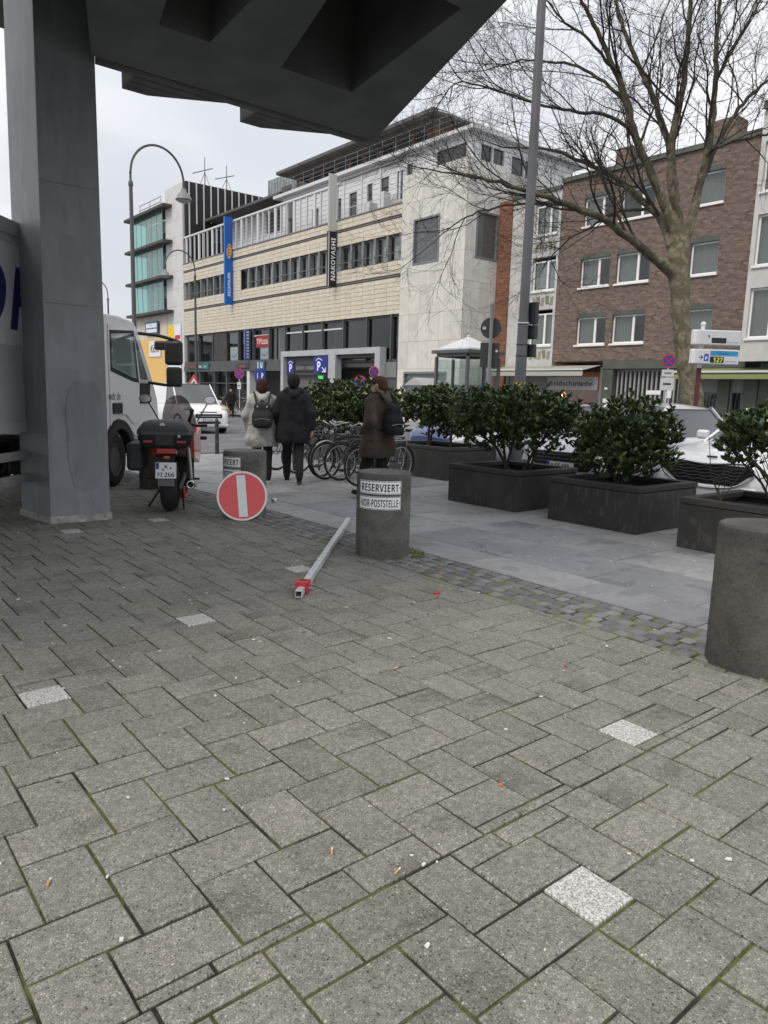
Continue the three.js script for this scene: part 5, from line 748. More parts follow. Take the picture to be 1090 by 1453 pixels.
// ---------- parking guidance sign ----------
{
  const o = thing('parking_guide_sign', 'two white parking guide boards, the lower showing yellow number 127, on a red post', 'road sign', [16.08, 0, -8.55], 0.0), T = -0.62;
  part(o, 'post', [rod([0, 0, 0], [0, 2.35, 0], 0.055, 0.055, 10)], std([0.09, 0.02, 0.025], 0.6)); part(o, 'upper_post', [rod([0, 2.36, 0], [0, 3.3, 0], 0.045, 0.045, 10), new THREE.SphereGeometry(0.06, 10, 8).translate(0, 3.32, 0)], std(0.65, 0.5));
  const board = (y, draw) => { const m = part(o, 'board', [rb(1.06, 0.33, 0.14, 0.03, 0.28, y, 0.12)].map(g => g.rotateY(T)), std([0.62, 0.63, 0.64], 0.5)); part(m, 'print', [faceZ(0.92, 0.29, 0.32, y, 0.194).rotateY(T)], flat(letters(512, 160, draw))); part(m, 'end_cap', [rb(0.1, 0.33, 0.145, 0.03, -0.24, y, 0.12)].map(g => g.rotateY(T)), std([0.7, 0.71, 0.72], 0.5)); return m; };
  board(3.02, (x, w, h) => { x.fillStyle = '#c3c6ca'; x.fillRect(0, 0, w, h); x.fillStyle = '#1c1f22'; x.fillRect(150, 82, 190, 66); x.fillStyle = '#2b2e33'; x.font = '30px sans-serif'; x.fillText('freie Plätze', 350, 144); x.fillStyle = '#2d4a8c'; x.fillRect(96, 54, 26, 16); x.fillStyle = '#2b2e33'; x.fillRect(108, 66, 14, 20); });
  const b = board(2.6, (x, w, h) => { x.fillStyle = '#c3c6ca'; x.fillRect(0, 0, w, h); x.fillStyle = '#2f86b4'; x.fillRect(150, 6, w - 156, 62); x.fillStyle = '#1d4a66'; x.font = 'bold 36px sans-serif'; x.fillText('Cäcilien', 250, 50); x.fillStyle = '#15181a'; x.fillRect(150, 76, 180, 76); x.fillStyle = '#d9e23a'; x.font = 'bold 76px sans-serif'; x.fillText('127', 192, 142); x.fillStyle = '#2b2e33'; x.font = '30px sans-serif'; x.fillText('freie Plätze', 348, 144); x.lineWidth = 10; x.strokeStyle = '#22252a'; x.beginPath(); x.moveTo(8, 90); x.lineTo(52, 90); x.moveTo(32, 66); x.lineTo(56, 90); x.lineTo(32, 114); x.stroke(); x.fillStyle = '#2a4fae'; x.fillRect(72, 56, 62, 80); x.fillStyle = '#a83a4a'; x.fillRect(78, 44, 50, 12); x.fillStyle = '#f0f2f8'; x.font = 'bold 56px sans-serif'; x.fillText('P', 86, 118); });
}
// ---------- small road signs ----------
const texNoStop = letters(128, 128, (x, w) => { x.fillStyle = '#b5283a'; x.fillRect(0, 0, w, w); x.fillStyle = '#2a3f9a'; x.beginPath(); x.arc(64, 64, 52, 0, 7); x.fill(); x.strokeStyle = '#b5283a'; x.lineWidth = 13; x.beginPath(); x.moveTo(26, 26); x.lineTo(102, 102); x.moveTo(102, 26); x.lineTo(26, 102); x.stroke(); });
function noStop(label, x, y, z, r, turn, plates, hPost) {
  const o = thing('no_stopping_sign', label, 'road sign', [x, 0, z], turn, 'no-stopping signs'); part(o, 'post', rod([0, 0, -0.05], [0, hPost || y + r, -0.05], 0.03, 0.03, 8), mPale); part(o, 'disc', disc(r, 0.02, 0, y, 0, 'z', 28), mPale);
  const g = new THREE.CircleGeometry(r, 28).translate(0, y, 0.014); g.userData.keepUV = true; part(o, 'face', g, flat(texNoStop)); plates.forEach(([w, h, dy], i) => { const p = part(o, 'plate', bx(w, h, 0.015, 0, y + dy, 0.0), std([0.62, 0.63, 0.64], 0.5)); part(p, 'marking', bx(w * 0.6, h * 0.16, 0.004, 0, y + dy, 0.0102), std(0.06, 0.7)); });
  return o;
}
noStop('no-stopping sign with two white plates beside the barred gate', 24.2, 3.0, -14.0, 0.23, -1.05, [[0.4, 0.24, -0.42], [0.44, 0.44, -0.8]]);
noStop('no-stopping sign with a wide white plate in front of the car park ramp', 20.25, 2.05, -26.8, 0.32, -0.8, [[0.5, 0.22, 0.02]].map(() => [0.9, 0.14, -0.05]).concat([[0.3, 0.3, -0.5]]));
noStop('narrow no-stopping sign turned away above white arrow plates by the ramp', 20.75, 2.55, -26.4, 0.24, -0.25, [[0.2, 0.3, -0.5], [0.3, 0.2, -0.8]]);
noStop('far no-stopping sign in front of the shop doors with a small plate', 25.2, 2.7, -47.7, 0.36, -0.9, [[0.28, 0.5, -0.85]], 2.9);
{
  const o = thing('warning_sign', 'red-edged warning triangle on a post near the far shop fronts', 'road sign', [19.6, 0, -43]); part(o, 'post', rod([0, 0, -0.04], [0, 2.3, -0.04], 0.03, 0.03, 8), mPale); part(o, 'triangle', ext([[-0.5, 0], [0.5, 0], [0, 0.87]], 0.02, [], 0.02).translate(0, 1.55, 0).rotateY(-0.45), std([0.55, 0.06, 0.07], 0.5)); part(o, 'field', ext([[-0.33, 0], [0.33, 0], [0, 0.57]], 0.01).translate(0, 1.65, 0.045).rotateY(-0.45), std(0.7, 0.6)); part(o, 'symbol', ext([[-0.07, 0], [0.07, 0], [0.05, 0.28], [-0.05, 0.28]], 0.01).translate(0, 1.7, 0.058).rotateY(-0.45), std(0.05, 0.7));
  const p = thing('parking_info_sign', 'blue twin parking sign hung at the passage behind the walking woman', 'road sign', [23.6, 0, -41.7]); part(p, 'post', rod([0, 0, 0], [0, 2.9, 0], 0.04, 0.04, 8), mPale); part(p, 'board', bx(0.06, 0.8, 1.3, -0.06, 2.5, 0), std([0.02, 0.03, 0.25], 0.5)); part(p, 'print', faceX(1.26, 0.76, -0.095, 2.5, 0), flat(letters(256, 160, (x, w, h) => { x.fillStyle = '#1f2a80'; x.fillRect(0, 0, w, h); x.fillStyle = '#e8ebf6'; x.font = 'bold 100px sans-serif'; x.fillText('P', 160, 120); x.fillText('i', 50, 120); })));
  const k = thing('barrier_post', 'slim dark steel barrier post at the end of the footway', 'post', [8.08, 0, -16.45]); part(k, 'tube', [rod([0, 0, 0], [0, 0.8, 0], 0.048, 0.048, 12), lathe([[0.048, 0.8], [0.05, 0.82], [0.03, 0.86], [0.0001, 0.87]], 12)], std([0.03, 0.032, 0.034], 0.5)); part(k, 'band', torus(0.049, 0.006, 'y').translate(0, 0.62, 0), mFin); part(k, 'band', torus(0.049, 0.006, 'y').translate(0, 0.3, 0), mFin);
}
// ---------- bare plane tree ----------
const LIMBS = {
  trunk: [[17.40,1.08,-9.23,0.277], [17.40,1.77,-9.37,0.253], [17.36,2.46,-9.55,0.230], [17.34,3.14,-9.72,0.213], [17.35,3.83,-9.85,0.207], [17.41,4.55,-9.95,0.219], [17.40,5.12,-10.08,0.173]],
  a: [[17.34,4.65,-10.03,0.130], [16.66,4.97,-10.18,0.114], [15.89,5.33,-10.42,0.093], [15.03,5.75,-10.74,0.079], [14.07,5.99,-11.11,0.065], [13.18,6.15,-11.41,0.049], [12.21,6.26,-11.75,0.032], [11.21,6.27,-12.10,0.016]],
  b: [[17.35,5.20,-10.14,0.116], [17.57,5.88,-10.57,0.105], [17.72,6.41,-11.02,0.094], [17.68,6.94,-11.64,0.082], [17.64,7.49,-12.26,0.070], [17.50,7.85,-12.91,0.057], [17.08,8.36,-13.83,0.044], [16.57,8.54,-14.75,0.024]],
  c: [[17.42,5.72,-10.19,0.116], [16.89,6.98,-10.61,0.102], [16.41,7.90,-10.91,0.088], [16.12,8.78,-11.06,0.075], [15.69,9.57,-11.29,0.061], [15.28,10.18,-11.48,0.049], [14.90,10.64,-11.60,0.038], [14.54,11.31,-11.76,0.024]],
  d: [[17.43,5.46,-10.13,0.104], [17.67,7.13,-10.56,0.098], [17.85,8.07,-10.89,0.086], [17.92,9.01,-11.32,0.073], [17.88,10.06,-11.85,0.062], [17.84,11.06,-12.37,0.052], [17.91,12.06,-12.81,0.041], [18.02,13.29,-13.26,0.025]],
  e: [[17.52,5.38,-10.04,0.116], [17.53,7.09,-10.52,0.104], [17.74,8.22,-10.71,0.092], [18.12,9.37,-10.77,0.079], [18.39,10.45,-10.92,0.066], [18.66,11.69,-11.09,0.053], [18.93,12.82,-11.24,0.033]],
  f: [[17.55,5.35,-10.00,0.110], [17.82,7.02,-9.88,0.090], [17.88,8.03,-9.78,0.075], [17.87,9.24,-9.78,0.062], [17.78,10.26,-9.81,0.050], [17.68,10.89,-9.76,0.039], [17.65,11.75,-9.70,0.024]],
  g: [[17.34,6.73,-9.68,0.062], [18.30,7.84,-9.82,0.058], [19.35,9.00,-9.89,0.050], [20.32,9.71,-9.93,0.041], [21.43,10.51,-9.88,0.028]],
  h: [[17.89,7.49,-10.18,0.052], [17.80,7.63,-9.63,0.044], [17.83,7.68,-8.96,0.034], [17.96,7.72,-8.21,0.019]],
  i: [[16.16,7.80,-10.74,0.050], [15.62,8.16,-11.02,0.043], [14.78,8.21,-11.48,0.036], [14.06,8.26,-11.83,0.030], [13.19,8.45,-12.34,0.024], [12.35,8.55,-12.81,0.016], [11.86,8.18,-12.90,0.008]],
  j: [[15.44,9.06,-10.94,0.038], [14.78,9.69,-11.26,0.031], [14.14,9.97,-11.50,0.024], [13.61,10.32,-11.66,0.015]],
  k: [[14.92,5.72,-10.66,0.050], [14.80,6.08,-11.31,0.039], [14.52,6.22,-12.04,0.033], [14.01,6.22,-12.92,0.026], [13.53,5.97,-13.74,0.017], [13.05,5.32,-14.46,0.010]],
  l: [[15.88,8.67,-10.89,0.043], [15.90,9.29,-11.70,0.038], [15.71,9.85,-12.65,0.031], [15.33,10.14,-13.71,0.021], [15.02,10.08,-14.64,0.014]],
  m: [[17.66,9.15,-9.67,0.043], [18.67,10.28,-9.78,0.036], [19.71,11.44,-9.87,0.029], [20.65,12.63,-10.06,0.019]],
  n: [[17.80,6.43,-11.08,0.047], [17.49,6.51,-11.90,0.038], [17.26,6.22,-12.59,0.031], [16.99,5.82,-13.28,0.021], [16.83,5.21,-13.84,0.012]],
};
{
  const o = wthing('plane_tree', 'large bare plane tree with mottled trunk and spreading branches before the brick house', 'tree', [17.4, 0, -9.1]), R = rng(909), twigs = [];
  const mTrunk = std(1, 0.9, { map: tex(512, 1.6, (u, v) => { const a = sm(0.5, 0.56, fbm(u, v, 9, 3, 601)), b = sm(0.54, 0.6, fbm(u + 0.4, v, 14, 3, 611)), n = (fbm(u, v, 70, 2, 621) - 0.5) * 0.12; const c = [0.41, 0.385, 0.32].map((q, i) => mix(mix(q, [0.36, 0.34, 0.27][i], a), [0.48, 0.455, 0.38][i], b) + n); return c; }), bumpMap: fineBump, bumpScale: 0.012 });
  const mLimb = std(1, 0.9, { map: tex(512, 1.2, (u, v) => { const a = sm(0.52, 0.6, fbm(u, v, 9, 3, 631)), n = (fbm(u, v, 50, 2, 641) - 0.5) * 0.1; return [mix(0.25, 0.38, a) + n, mix(0.235, 0.36, a) + n, mix(0.19, 0.28, a) + n]; }) }), mTwig = std([0.032, 0.027, 0.022], 0.95);
  function tubeR(pts, seg) {                              // tapering tube through [x,y,z,r]
    const rows = []; let prev = V3(1, 0, 0.3);
    for (let i = 0; i < pts.length; i++) { const p = V3(...pts[i].slice(0, 3)), a = V3(...pts[Math.max(0, i - 1)].slice(0, 3)), b = V3(...pts[Math.min(pts.length - 1, i + 1)].slice(0, 3)), t = b.sub(a).normalize(), s = prev.clone().addScaledVector(t, -prev.dot(t)).normalize(), n = V3().crossVectors(t, s), row = []; prev = s; for (let k = 0; k <= seg; k++) { const an = k / seg * Math.PI * 2, r = pts[i][3]; row.push([p.x + (s.x * Math.cos(an) + n.x * Math.sin(an)) * r, p.y + (s.y * Math.cos(an) + n.y * Math.sin(an)) * r, p.z + (s.z * Math.cos(an) + n.z * Math.sin(an)) * r]); } rows.push(row); }
    return loft(rows);
  }
  const smooth = (pts, n, w) => { const c = new THREE.CatmullRomCurve3(pts.map(p => V3(p[0], p[1], p[2])), false, 'centripetal'), out = []; for (let i = 0; i <= n; i++) { const t = i / n, p = c.getPoint(t), f = t * (pts.length - 1), k = Math.min(pts.length - 2, Math.floor(f)), r = mix(pts[k][3], pts[k + 1][3], f - k); out.push([p.x + (R() - 0.5) * w, p.y + (R() - 0.5) * w, p.z + (R() - 0.5) * w, r]); } return out; };
  const tr = LIMBS.trunk.slice(); tr.unshift([17.4, -0.05, -8.98, 0.4], [17.4, 0.35, -9.05, 0.31]);
  // fork and limb roots flow out of the trunk in one skin
  const bones = []; for (let i = 0; i < tr.length - 1; i++) bones.push([tr[i].slice(0, 3), tr[i + 1].slice(0, 3), tr[i][3], tr[i + 1][3]]);
  for (const k of 'abcdef') { const L = LIMBS[k], T = LIMBS.trunk; bones.push([T[k === 'a' ? 4 : 5].slice(0, 3), L[0].slice(0, 3), L[0][3] * 1.25, L[0][3] * 1.1], [L[0].slice(0, 3), L[1].slice(0, 3), L[0][3] * 1.05, L[1][3] * 1.02]); }
  part(o, 'trunk', skinCaps(bones.map(b => [b[0], b[1], b[2], b[3]]), 0.1, 0.045, (d, x, y, z) => d + (fbm(Math.abs(x * 0.31 + z * 0.27 + 4) % 1, Math.abs(y * 0.21) % 1, 9, 3, 77) - 0.5) * 0.05), mTrunk);
  function grow(P, dir, len, r, lvl) {
    const n = lvl === 1 ? 7 : lvl === 2 ? 5 : 3, pts = [[P.x, P.y, P.z, r]], d = dir.clone(), p = P.clone();
    for (let i = 1; i <= n; i++) { d.add(V3((R() - 0.5) * 0.42, (R() - 0.5) * 0.36 + (lvl < 3 ? 0.05 : -0.05), (R() - 0.5) * 0.42)).normalize(); p.addScaledVector(d, len / n); pts.push([p.x, p.y, p.z, mix(r, r * 0.3, i / n)]); }
    twigs.push(tubeR(pts, lvl === 1 ? 5 : lvl === 2 ? 4 : 3));
    if (lvl < 4) { const m = lvl === 1 ? 7 : lvl === 2 ? 5 : 2 + (R() < 0.5); for (let k = 0; k < m; k++) { const t = 0.2 + 0.8 * (k + R()) / m, f = t * n, i = Math.min(n - 1, Math.floor(f)), a = pts[i], b = pts[i + 1], q = V3(mix(a[0], b[0], f - i), mix(a[1], b[1], f - i), mix(a[2], b[2], f - i)), dd = V3(b[0] - a[0], b[1] - a[1], b[2] - a[2]).normalize().add(V3(R() * 2 - 1, R() * 2 - 1 + 0.1, R() * 2 - 1).multiplyScalar(0.85)).normalize(); grow(q, dd, len * (0.42 + R() * 0.25), Math.max(0.0038, r * 0.4), lvl + 1); } }
  }
  const main = [], mLimb2 = std(0.7, 0.9, { map: mLimb.map });
  for (const k of Object.keys(LIMBS)) {
    if (k === 'trunk') continue; const L = LIMBS[k].map(q => q.slice());
    if (!'abcdef'.includes(k)) { let best = 1e9, P = null; for (const q of main) { const d = Math.hypot(q[0] - L[0][0], q[1] - L[0][1], q[2] - L[0][2]); if (d < best) { best = d; P = q; } } L[0] = [P[0], P[1], P[2], Math.min(L[0][3], P[3] * 0.9)]; }
    const pts = smooth(L, L.length * 4, 0.05); part(o, 'limb', tubeR(pts, 9), 'abcdef'.includes(k) ? mLimb : mLimb2); if ('abcdef'.includes(k)) main.push(...pts);
    const n = k === 'a' ? 12 : L.length > 6 ? 10 : 7;
    for (let i = 0; i < n; i++) { const t = 0.22 + 0.78 * (i + R() * 0.8) / n, f = t * (pts.length - 1), j = Math.min(pts.length - 2, Math.floor(f)), a = pts[j], b = pts[j + 1], dd = V3(b[0] - a[0], b[1] - a[1], b[2] - a[2]).normalize().add(V3(R() * 2 - 1, R() * 1.6 - 0.5, R() * 2 - 1).multiplyScalar(0.8)).normalize(); grow(V3(a[0], a[1], a[2]), dd, 1.5 + R() * 1.7 * (1 - t * 0.4), Math.max(0.014, a[3] * 0.42), 1); }
    const e = pts[pts.length - 1], e0 = pts[pts.length - 3]; grow(V3(e[0], e[1], e[2]), V3(e[0] - e0[0], e[1] - e0[1], e[2] - e0[2]).normalize(), 1.6, e[3], 1);
  }
  part(o, 'twigs', twigs, mTwig, { kind: 'stuff' });
}
// ---------- vehicles: local +x is forward, +z the right-hand side ----------
const heading = h => (90 - h) * D2R;
const mTyre = std([0.018, 0.018, 0.018], 0.85, { bumpMap: fineBump, bumpScale: 0.003 }), mBlack = std([0.015, 0.015, 0.016], 0.5), mBlackMatt = std([0.022, 0.022, 0.023], 0.8), mSteel = std([0.45, 0.45, 0.45], 0.35, { metalness: 0.8 }), mChrome = std([0.7, 0.7, 0.7], 0.15, { metalness: 1 });
const carPaint = c => new THREE.MeshPhysicalMaterial({ color: lin(...c), roughness: 0.4, clearcoat: 1, clearcoatRoughness: 0.06 }), mCarGlass = new THREE.MeshPhysicalMaterial({ color: lin(0.09, 0.1, 0.105), roughness: 0.03, ior: 1.7 }), mLamp = new THREE.MeshPhysicalMaterial({ color: lin(0.55, 0.57, 0.6), roughness: 0.12, metalness: 0.3, clearcoat: 1 }), mRed = new THREE.MeshPhysicalMaterial({ color: lin(0.42, 0.012, 0.015), roughness: 0.25, clearcoat: 1 });
function wheel(o, x, z, r, w, spokes = 5, hub = mSteel) {
  const s = Math.sign(z) || 1, t = part(o, 'wheel', lathe([[r * 0.62, -w / 2], [r * 0.9, -w / 2], [r * 0.975, -w * 0.42], [r, -w * 0.25], [r, w * 0.25], [r * 0.975, w * 0.42], [r * 0.9, w / 2], [r * 0.62, w / 2]], 36).rotateX(Math.PI / 2).translate(x, r, z), mTyre);
  const g = [disc(r * (spokes ? 0.16 : 0.61), spokes ? w * 0.5 : w * 0.3, x, r, z + s * w * (spokes ? 0.2 : 0.22), 'z', spokes ? 16 : 28), torus(r * 0.6, r * 0.045, 'z', 8, 32).translate(x, r, z + s * w * 0.4)]; for (let k = 0; k < spokes; k++) { const a = k / spokes * 6.283; g.push(bx(r * 0.5, r * 0.15, 0.02, r * 0.34, 0, 0).rotateZ(a).translate(x, r, z + s * w * 0.38)); }
  part(t, 'rim', g, hub); part(t, 'brake_disc', disc(r * 0.56, 0.02, x, r, z + s * w * 0.15, 'z', 24), mBlackMatt); return t;
}
function car(name, label, pos, head, c, P, group) {
  const o = thing(name, label, P.cat || 'car', pos, heading(head), group), W = P.W / 2, H = P.H, paintM = carPaint(c), rows = [];
  for (const [x, yt, k, yb] of P.st) { const w = W * k; rows.push([[x, yb, 0], [x, yb, w * 0.88], [x, yb + 0.1, w * 0.985], [x, (yb + yt) * 0.5, w], [x, yt - 0.14, w * 0.985], [x, yt - 0.04, w * 0.93], [x, yt, w * 0.82], [x, yt + 0.018, w * 0.45], [x, yt + 0.025, 0]]); }
  const full = rows.map(r => [...r.slice().reverse().map(p => [p[0], p[1], -p[2]]).slice(0, -1), ...r]), cap = r => { const g = loft([r, r.map(() => [r[0][0], r.reduce((s, p) => s + p[1], 0) / r.length, 0])]); return g; };
  part(o, 'body', [loft(full), cap(full[0]), cap(full[full.length - 1])], paintM).material.side = THREE.DoubleSide;
  // cabin: windscreen, side windows, rear window, roof
  const { cw, rf, rr, tl, by, ty, wb, wt } = P, q = (a, b, c2, d, n = 6) => { const r = []; for (let i = 0; i <= n; i++) { const t = i / n, bow = Math.sin(t * Math.PI); r.push([mix(a[0], b[0], t), mix(a[1], b[1], t), mix(a[2], b[2], t), mix(c2[0], d[0], t), mix(c2[1], d[1], t), mix(c2[2], d[2], t), bow]); } return r; };
  const sheet = (a, b, c2, d, bx0) => { const n = 8, rs = [[], [], []]; for (let i = 0; i <= n; i++) { const t = i / n, s = Math.sin(t * Math.PI) * bx0; for (let j = 0; j < 3; j++) { const u = j / 2; rs[j].push([mix(mix(a[0], b[0], t), mix(c2[0], d[0], t), u) + s, mix(mix(a[1], b[1], t), mix(c2[1], d[1], t), u), mix(mix(a[2], b[2], t), mix(c2[2], d[2], t), u)]); } } return loft(rs); };
  part(o, 'windscreen', sheet([cw, by, -wb], [cw, by, wb], [rf, ty, -wt], [rf, ty, wt], 0.1), mCarGlass).material.side = THREE.DoubleSide;
  part(o, 'rear_window', sheet([tl, by, wb], [tl, by, -wb], [rr, ty, wt], [rr, ty, -wt], -0.06), P.van ? paintM : mCarGlass);
  for (const s of [-1, 1]) {
    part(o, 'side_window', sheet([cw - 0.06, by, s * wb], [P.van ? 0.15 : tl + 0.1, by, s * wb], [rf - 0.03, ty - 0.02, s * wt], [P.van ? 0.1 : rr + 0.05, ty - 0.02, s * wt], 0), mCarGlass);
    if (P.van) part(o, 'side_panel', sheet([0.12, by - 0.02, s * (wb + 0.01)], [tl, by - 0.02, s * (wb + 0.01)], [0.07, ty, s * (wt + 0.012)], [rr, ty, s * (wt + 0.012)], 0), paintM);
    part(o, 'pillar', rod([cw, by - 0.02, s * wb], [rf, ty, s * wt], 0.035, 0.03, 6), paintM); part(o, 'pillar', rod([tl, by, s * wb], [rr, ty, s * wt], 0.05, 0.04, 6), paintM);
    const m = part(o, 'mirror', rb(0.13, 0.15, 0.2, 0.05, cw - 0.35, by + 0.09, s * (W + 0.1)), paintM); part(m, 'mirror_glass', rb(0.01, 0.11, 0.15, 0.004, cw - 0.418, by + 0.09, s * (W + 0.1)), mChrome);
    part(o, 'headlight', [(() => { const g = new THREE.SphereGeometry(0.16, 14, 10); g.scale(P.hl ? P.hl[0] : 0.8, 0.5, 1.15); return g.translate(P.st[2][0] - 0.02, P.hlY, s * W * 0.76); })()], mLamp);
    part(o, 'tail_light', rb(0.08, 0.28, 0.16, 0.03, P.st[P.st.length - 2][0] - 0.02, P.by - 0.1, s * W * 0.84), mRed);
    for (const x of P.wx) { wheel(o, x, s * (W - 0.11), P.wr, 0.2); part(o, 'wheel_arch', torus(P.wr + 0.05, 0.05, 'z', 8, 30).translate(x, P.wr, s * (W - 0.03)), mBlackMatt); }
  }
  const rg = []; for (let i = 0; i <= 6; i++) { const x = mix(rf + 0.02, rr - 0.02, i / 6), lift = 0.05 * Math.sin(i / 6 * Math.PI), r = []; for (let k = 0; k <= 8; k++) { const z = mix(-wt - 0.03, wt + 0.03, k / 8); r.push([x, ty - 0.03 + (1 - Math.pow(Math.abs(z) / (wt + 0.03), 3)) * (0.055 + lift), z]); } rg.push(r); }
  part(o, 'roof', loft(rg), P.roof || paintM).material.side = THREE.DoubleSide;
  return o;
}
const whiteP = [0.82, 0.83, 0.84];
const hatch = { W: 1.8, H: 1.5, st: [[2.16, 0.62, 0.74, 0.34], [2.1, 0.74, 0.88, 0.26], [1.86, 0.86, 0.96, 0.22], [1.4, 0.95, 1, 0.22], [0.9, 1.01, 1, 0.22], [-0.4, 1.0, 1, 0.22], [-1.5, 1.02, 0.98, 0.24], [-2.0, 1.0, 0.92, 0.3], [-2.1, 0.8, 0.85, 0.36]], cw: 0.98, rf: 0.15, rr: -1.35, tl: -1.95, by: 0.99, ty: 1.5, wb: 0.78, wt: 0.6, hlY: 0.76, wx: [1.32, -1.3], wr: 0.32 };
function plate(o, x, y, txt, w = 0.52, h = 0.11) { const p = part(o, 'number_plate', bx(0.012, h, w, x, y, 0), mPale); part(p, 'print', card(w - 0.01, h - 0.01).rotateY(Math.PI / 2).translate(x + 0.008, y, 0), flat(letters(256, 56, (c, W2, H2) => { c.fillStyle = '#dfe2e6'; c.fillRect(0, 0, W2, H2); c.fillStyle = '#2646a8'; c.fillRect(0, 0, 20, H2); c.fillStyle = '#191b20'; c.font = 'bold 46px sans-serif'; c.textBaseline = 'middle'; c.fillText(txt, 34, H2 / 2 + 2); }))); return p; }
{ // white hatchback nose-on behind the sparse laurel
  const o = car('parked_car', 'white parked car with a wide dark wavy grille behind the sparse laurel', [12.2, -0.01, -4.95], 270 + 4, whiteP, { ...hatch, W: 1.84 }, 'cars parked behind the planters');
  const gr = part(o, 'grille', [ext([[-0.62, 0.09], [0.62, 0.09], [0.68, 0.02], [0.42, -0.17], [-0.42, -0.17], [-0.68, 0.02]], 0.05, [], 0.015).rotateY(Math.PI / 2).translate(2.115, 0.64, 0)], mBlack);
  for (let k = 0; k < 5; k++) { const p = []; for (let i = 0; i <= 18; i++) { const z = mix(-0.6, 0.6, i / 18) * (1 - k * 0.055); p.push([2.185, 0.7 - k * 0.045 + 0.01 * Math.sin(i * 1.6 + k), z]); } part(gr, 'slat', tube(p, 0.007, 5, 40), std([0.12, 0.12, 0.13], 0.3, { metalness: 0.6 })); }
  part(o, 'grille_surround', tube([[2.15, 0.745, -0.66], [2.19, 0.745, 0], [2.15, 0.745, 0.66], [2.15, 0.63, 0.7], [2.18, 0.455, 0.44], [2.2, 0.455, -0.44], [2.15, 0.63, -0.7]], 0.018, 6, 60, true), mChrome);
  part(o, 'lower_bumper', rb(0.16, 0.2, 1.5, 0.05, 2.12, 0.36, 0), carPaint(whiteP)); part(o, 'badge', rb(0.02, 0.04, 0.16, 0.008, 2.02, 0.835, 0), mChrome); part(o, 'wiper', [rod([1.0, 1.03, -0.1], [0.72, 1.15, 0.5], 0.012, 0.008, 5), rod([1.0, 1.03, -0.6], [0.72, 1.15, 0.0], 0.012, 0.008, 5)].slice(0, 1), mBlack); part(o, 'wiper', rod([1.0, 1.03, -0.6], [0.72, 1.15, 0.0], 0.012, 0.008, 5), mBlack);
  for (const s of [-1, 1]) part(o, 'bonnet_crease', rod([1.95, 0.845, s * 0.5], [1.0, 1.032, s * 0.62], 0.008, 0.008, 4), carPaint(whiteP)); part(o, 'aerial', rod([-0.9, 1.53, 0], [-1.1, 1.7, 0], 0.006, 0.004, 4), mBlack);
  // pale saloon beside it, dark nose
  const c = car('parked_car', 'pale silver parked car with black grille and number plate behind the rounded laurel', [11.9, -0.01, -7.35], 270, [0.66, 0.68, 0.71], hatch, 'cars parked behind the planters');
  const g2 = part(c, 'grille', [ext([[-0.55, 0.1], [0.55, 0.1], [0.62, -0.02], [0.5, -0.16], [-0.5, -0.16], [-0.62, -0.02]], 0.05, [], 0.015).rotateY(Math.PI / 2).translate(2.12, 0.62, 0)], mBlack); for (let k = 0; k < 4; k++) part(g2, 'slat', bx(0.02, 0.014, 1.0, 2.195, 0.69 - k * 0.06, 0), std(0.1, 0.4)); part(c, 'lower_bumper', rb(0.16, 0.16, 1.5, 0.05, 2.12, 0.34, 0), carPaint([0.66, 0.68, 0.71])); plate(c, 2.215, 0.52, 'K·FE 199');
  const b = car('parked_car', 'silver white parked car behind the set-back planter, next to the pale silver one', [13.75, -0.05, -11.2], 270, [0.6, 0.62, 0.65], hatch, 'cars parked behind the planters'); plate(b, 2.18, 0.45, 'K·L 512');
  car('parked_car', 'dark blue parked car seen past the laurel in the set-back planter', [14.6, -0.1, -13.6], 270, [0.02, 0.05, 0.16], hatch, 'cars parked behind the planters');
  // compact van coming up the street
  const v = car('compact_van', 'white compact van with black twin grille driving towards the crossing', [12.35, -0.115, -27.9], 181, whiteP, { cat: 'van', van: 1, W: 1.84, H: 1.84, st: [[2.2, 0.6, 0.78, 0.3], [2.13, 0.82, 0.9, 0.22], [1.95, 0.98, 0.97, 0.2], [1.5, 1.08, 1, 0.2], [1.1, 1.12, 1, 0.2], [-0.4, 1.1, 1, 0.2], [-1.8, 1.1, 1, 0.22], [-2.15, 1.1, 0.98, 0.26], [-2.2, 0.8, 0.95, 0.3]], cw: 1.25, rf: 0.62, rr: -2.1, tl: -2.17, by: 1.08, ty: 1.84, wb: 0.86, wt: 0.76, hlY: 0.92, wx: [1.4, -1.35], wr: 0.33 });
  const g = part(v, 'grille', [rb(0.06, 0.17, 1.1, 0.05, 2.175, 0.66, 0)], mBlack); part(g, 'slat', rb(0.02, 0.02, 0.9, 0.006, 2.21, 0.66, 0), mChrome); const g3 = part(v, 'lower_grille', rb(0.06, 0.1, 0.95, 0.04, 2.19, 0.42, 0), mBlack); part(v, 'upper_slot', rb(0.03, 0.04, 0.7, 0.012, 2.135, 0.81, 0), mBlack); plate(v, 2.225, 0.53, 'K·DR 88'); part(v, 'lower_bumper', rb(0.14, 0.12, 1.6, 0.05, 2.13, 0.31, 0), carPaint(whiteP));
  car('yellow_car', 'orange yellow car passing beyond the white van', [16.1, -0.115, -36.2], 150, [0.55, 0.24, 0.03], hatch);
}
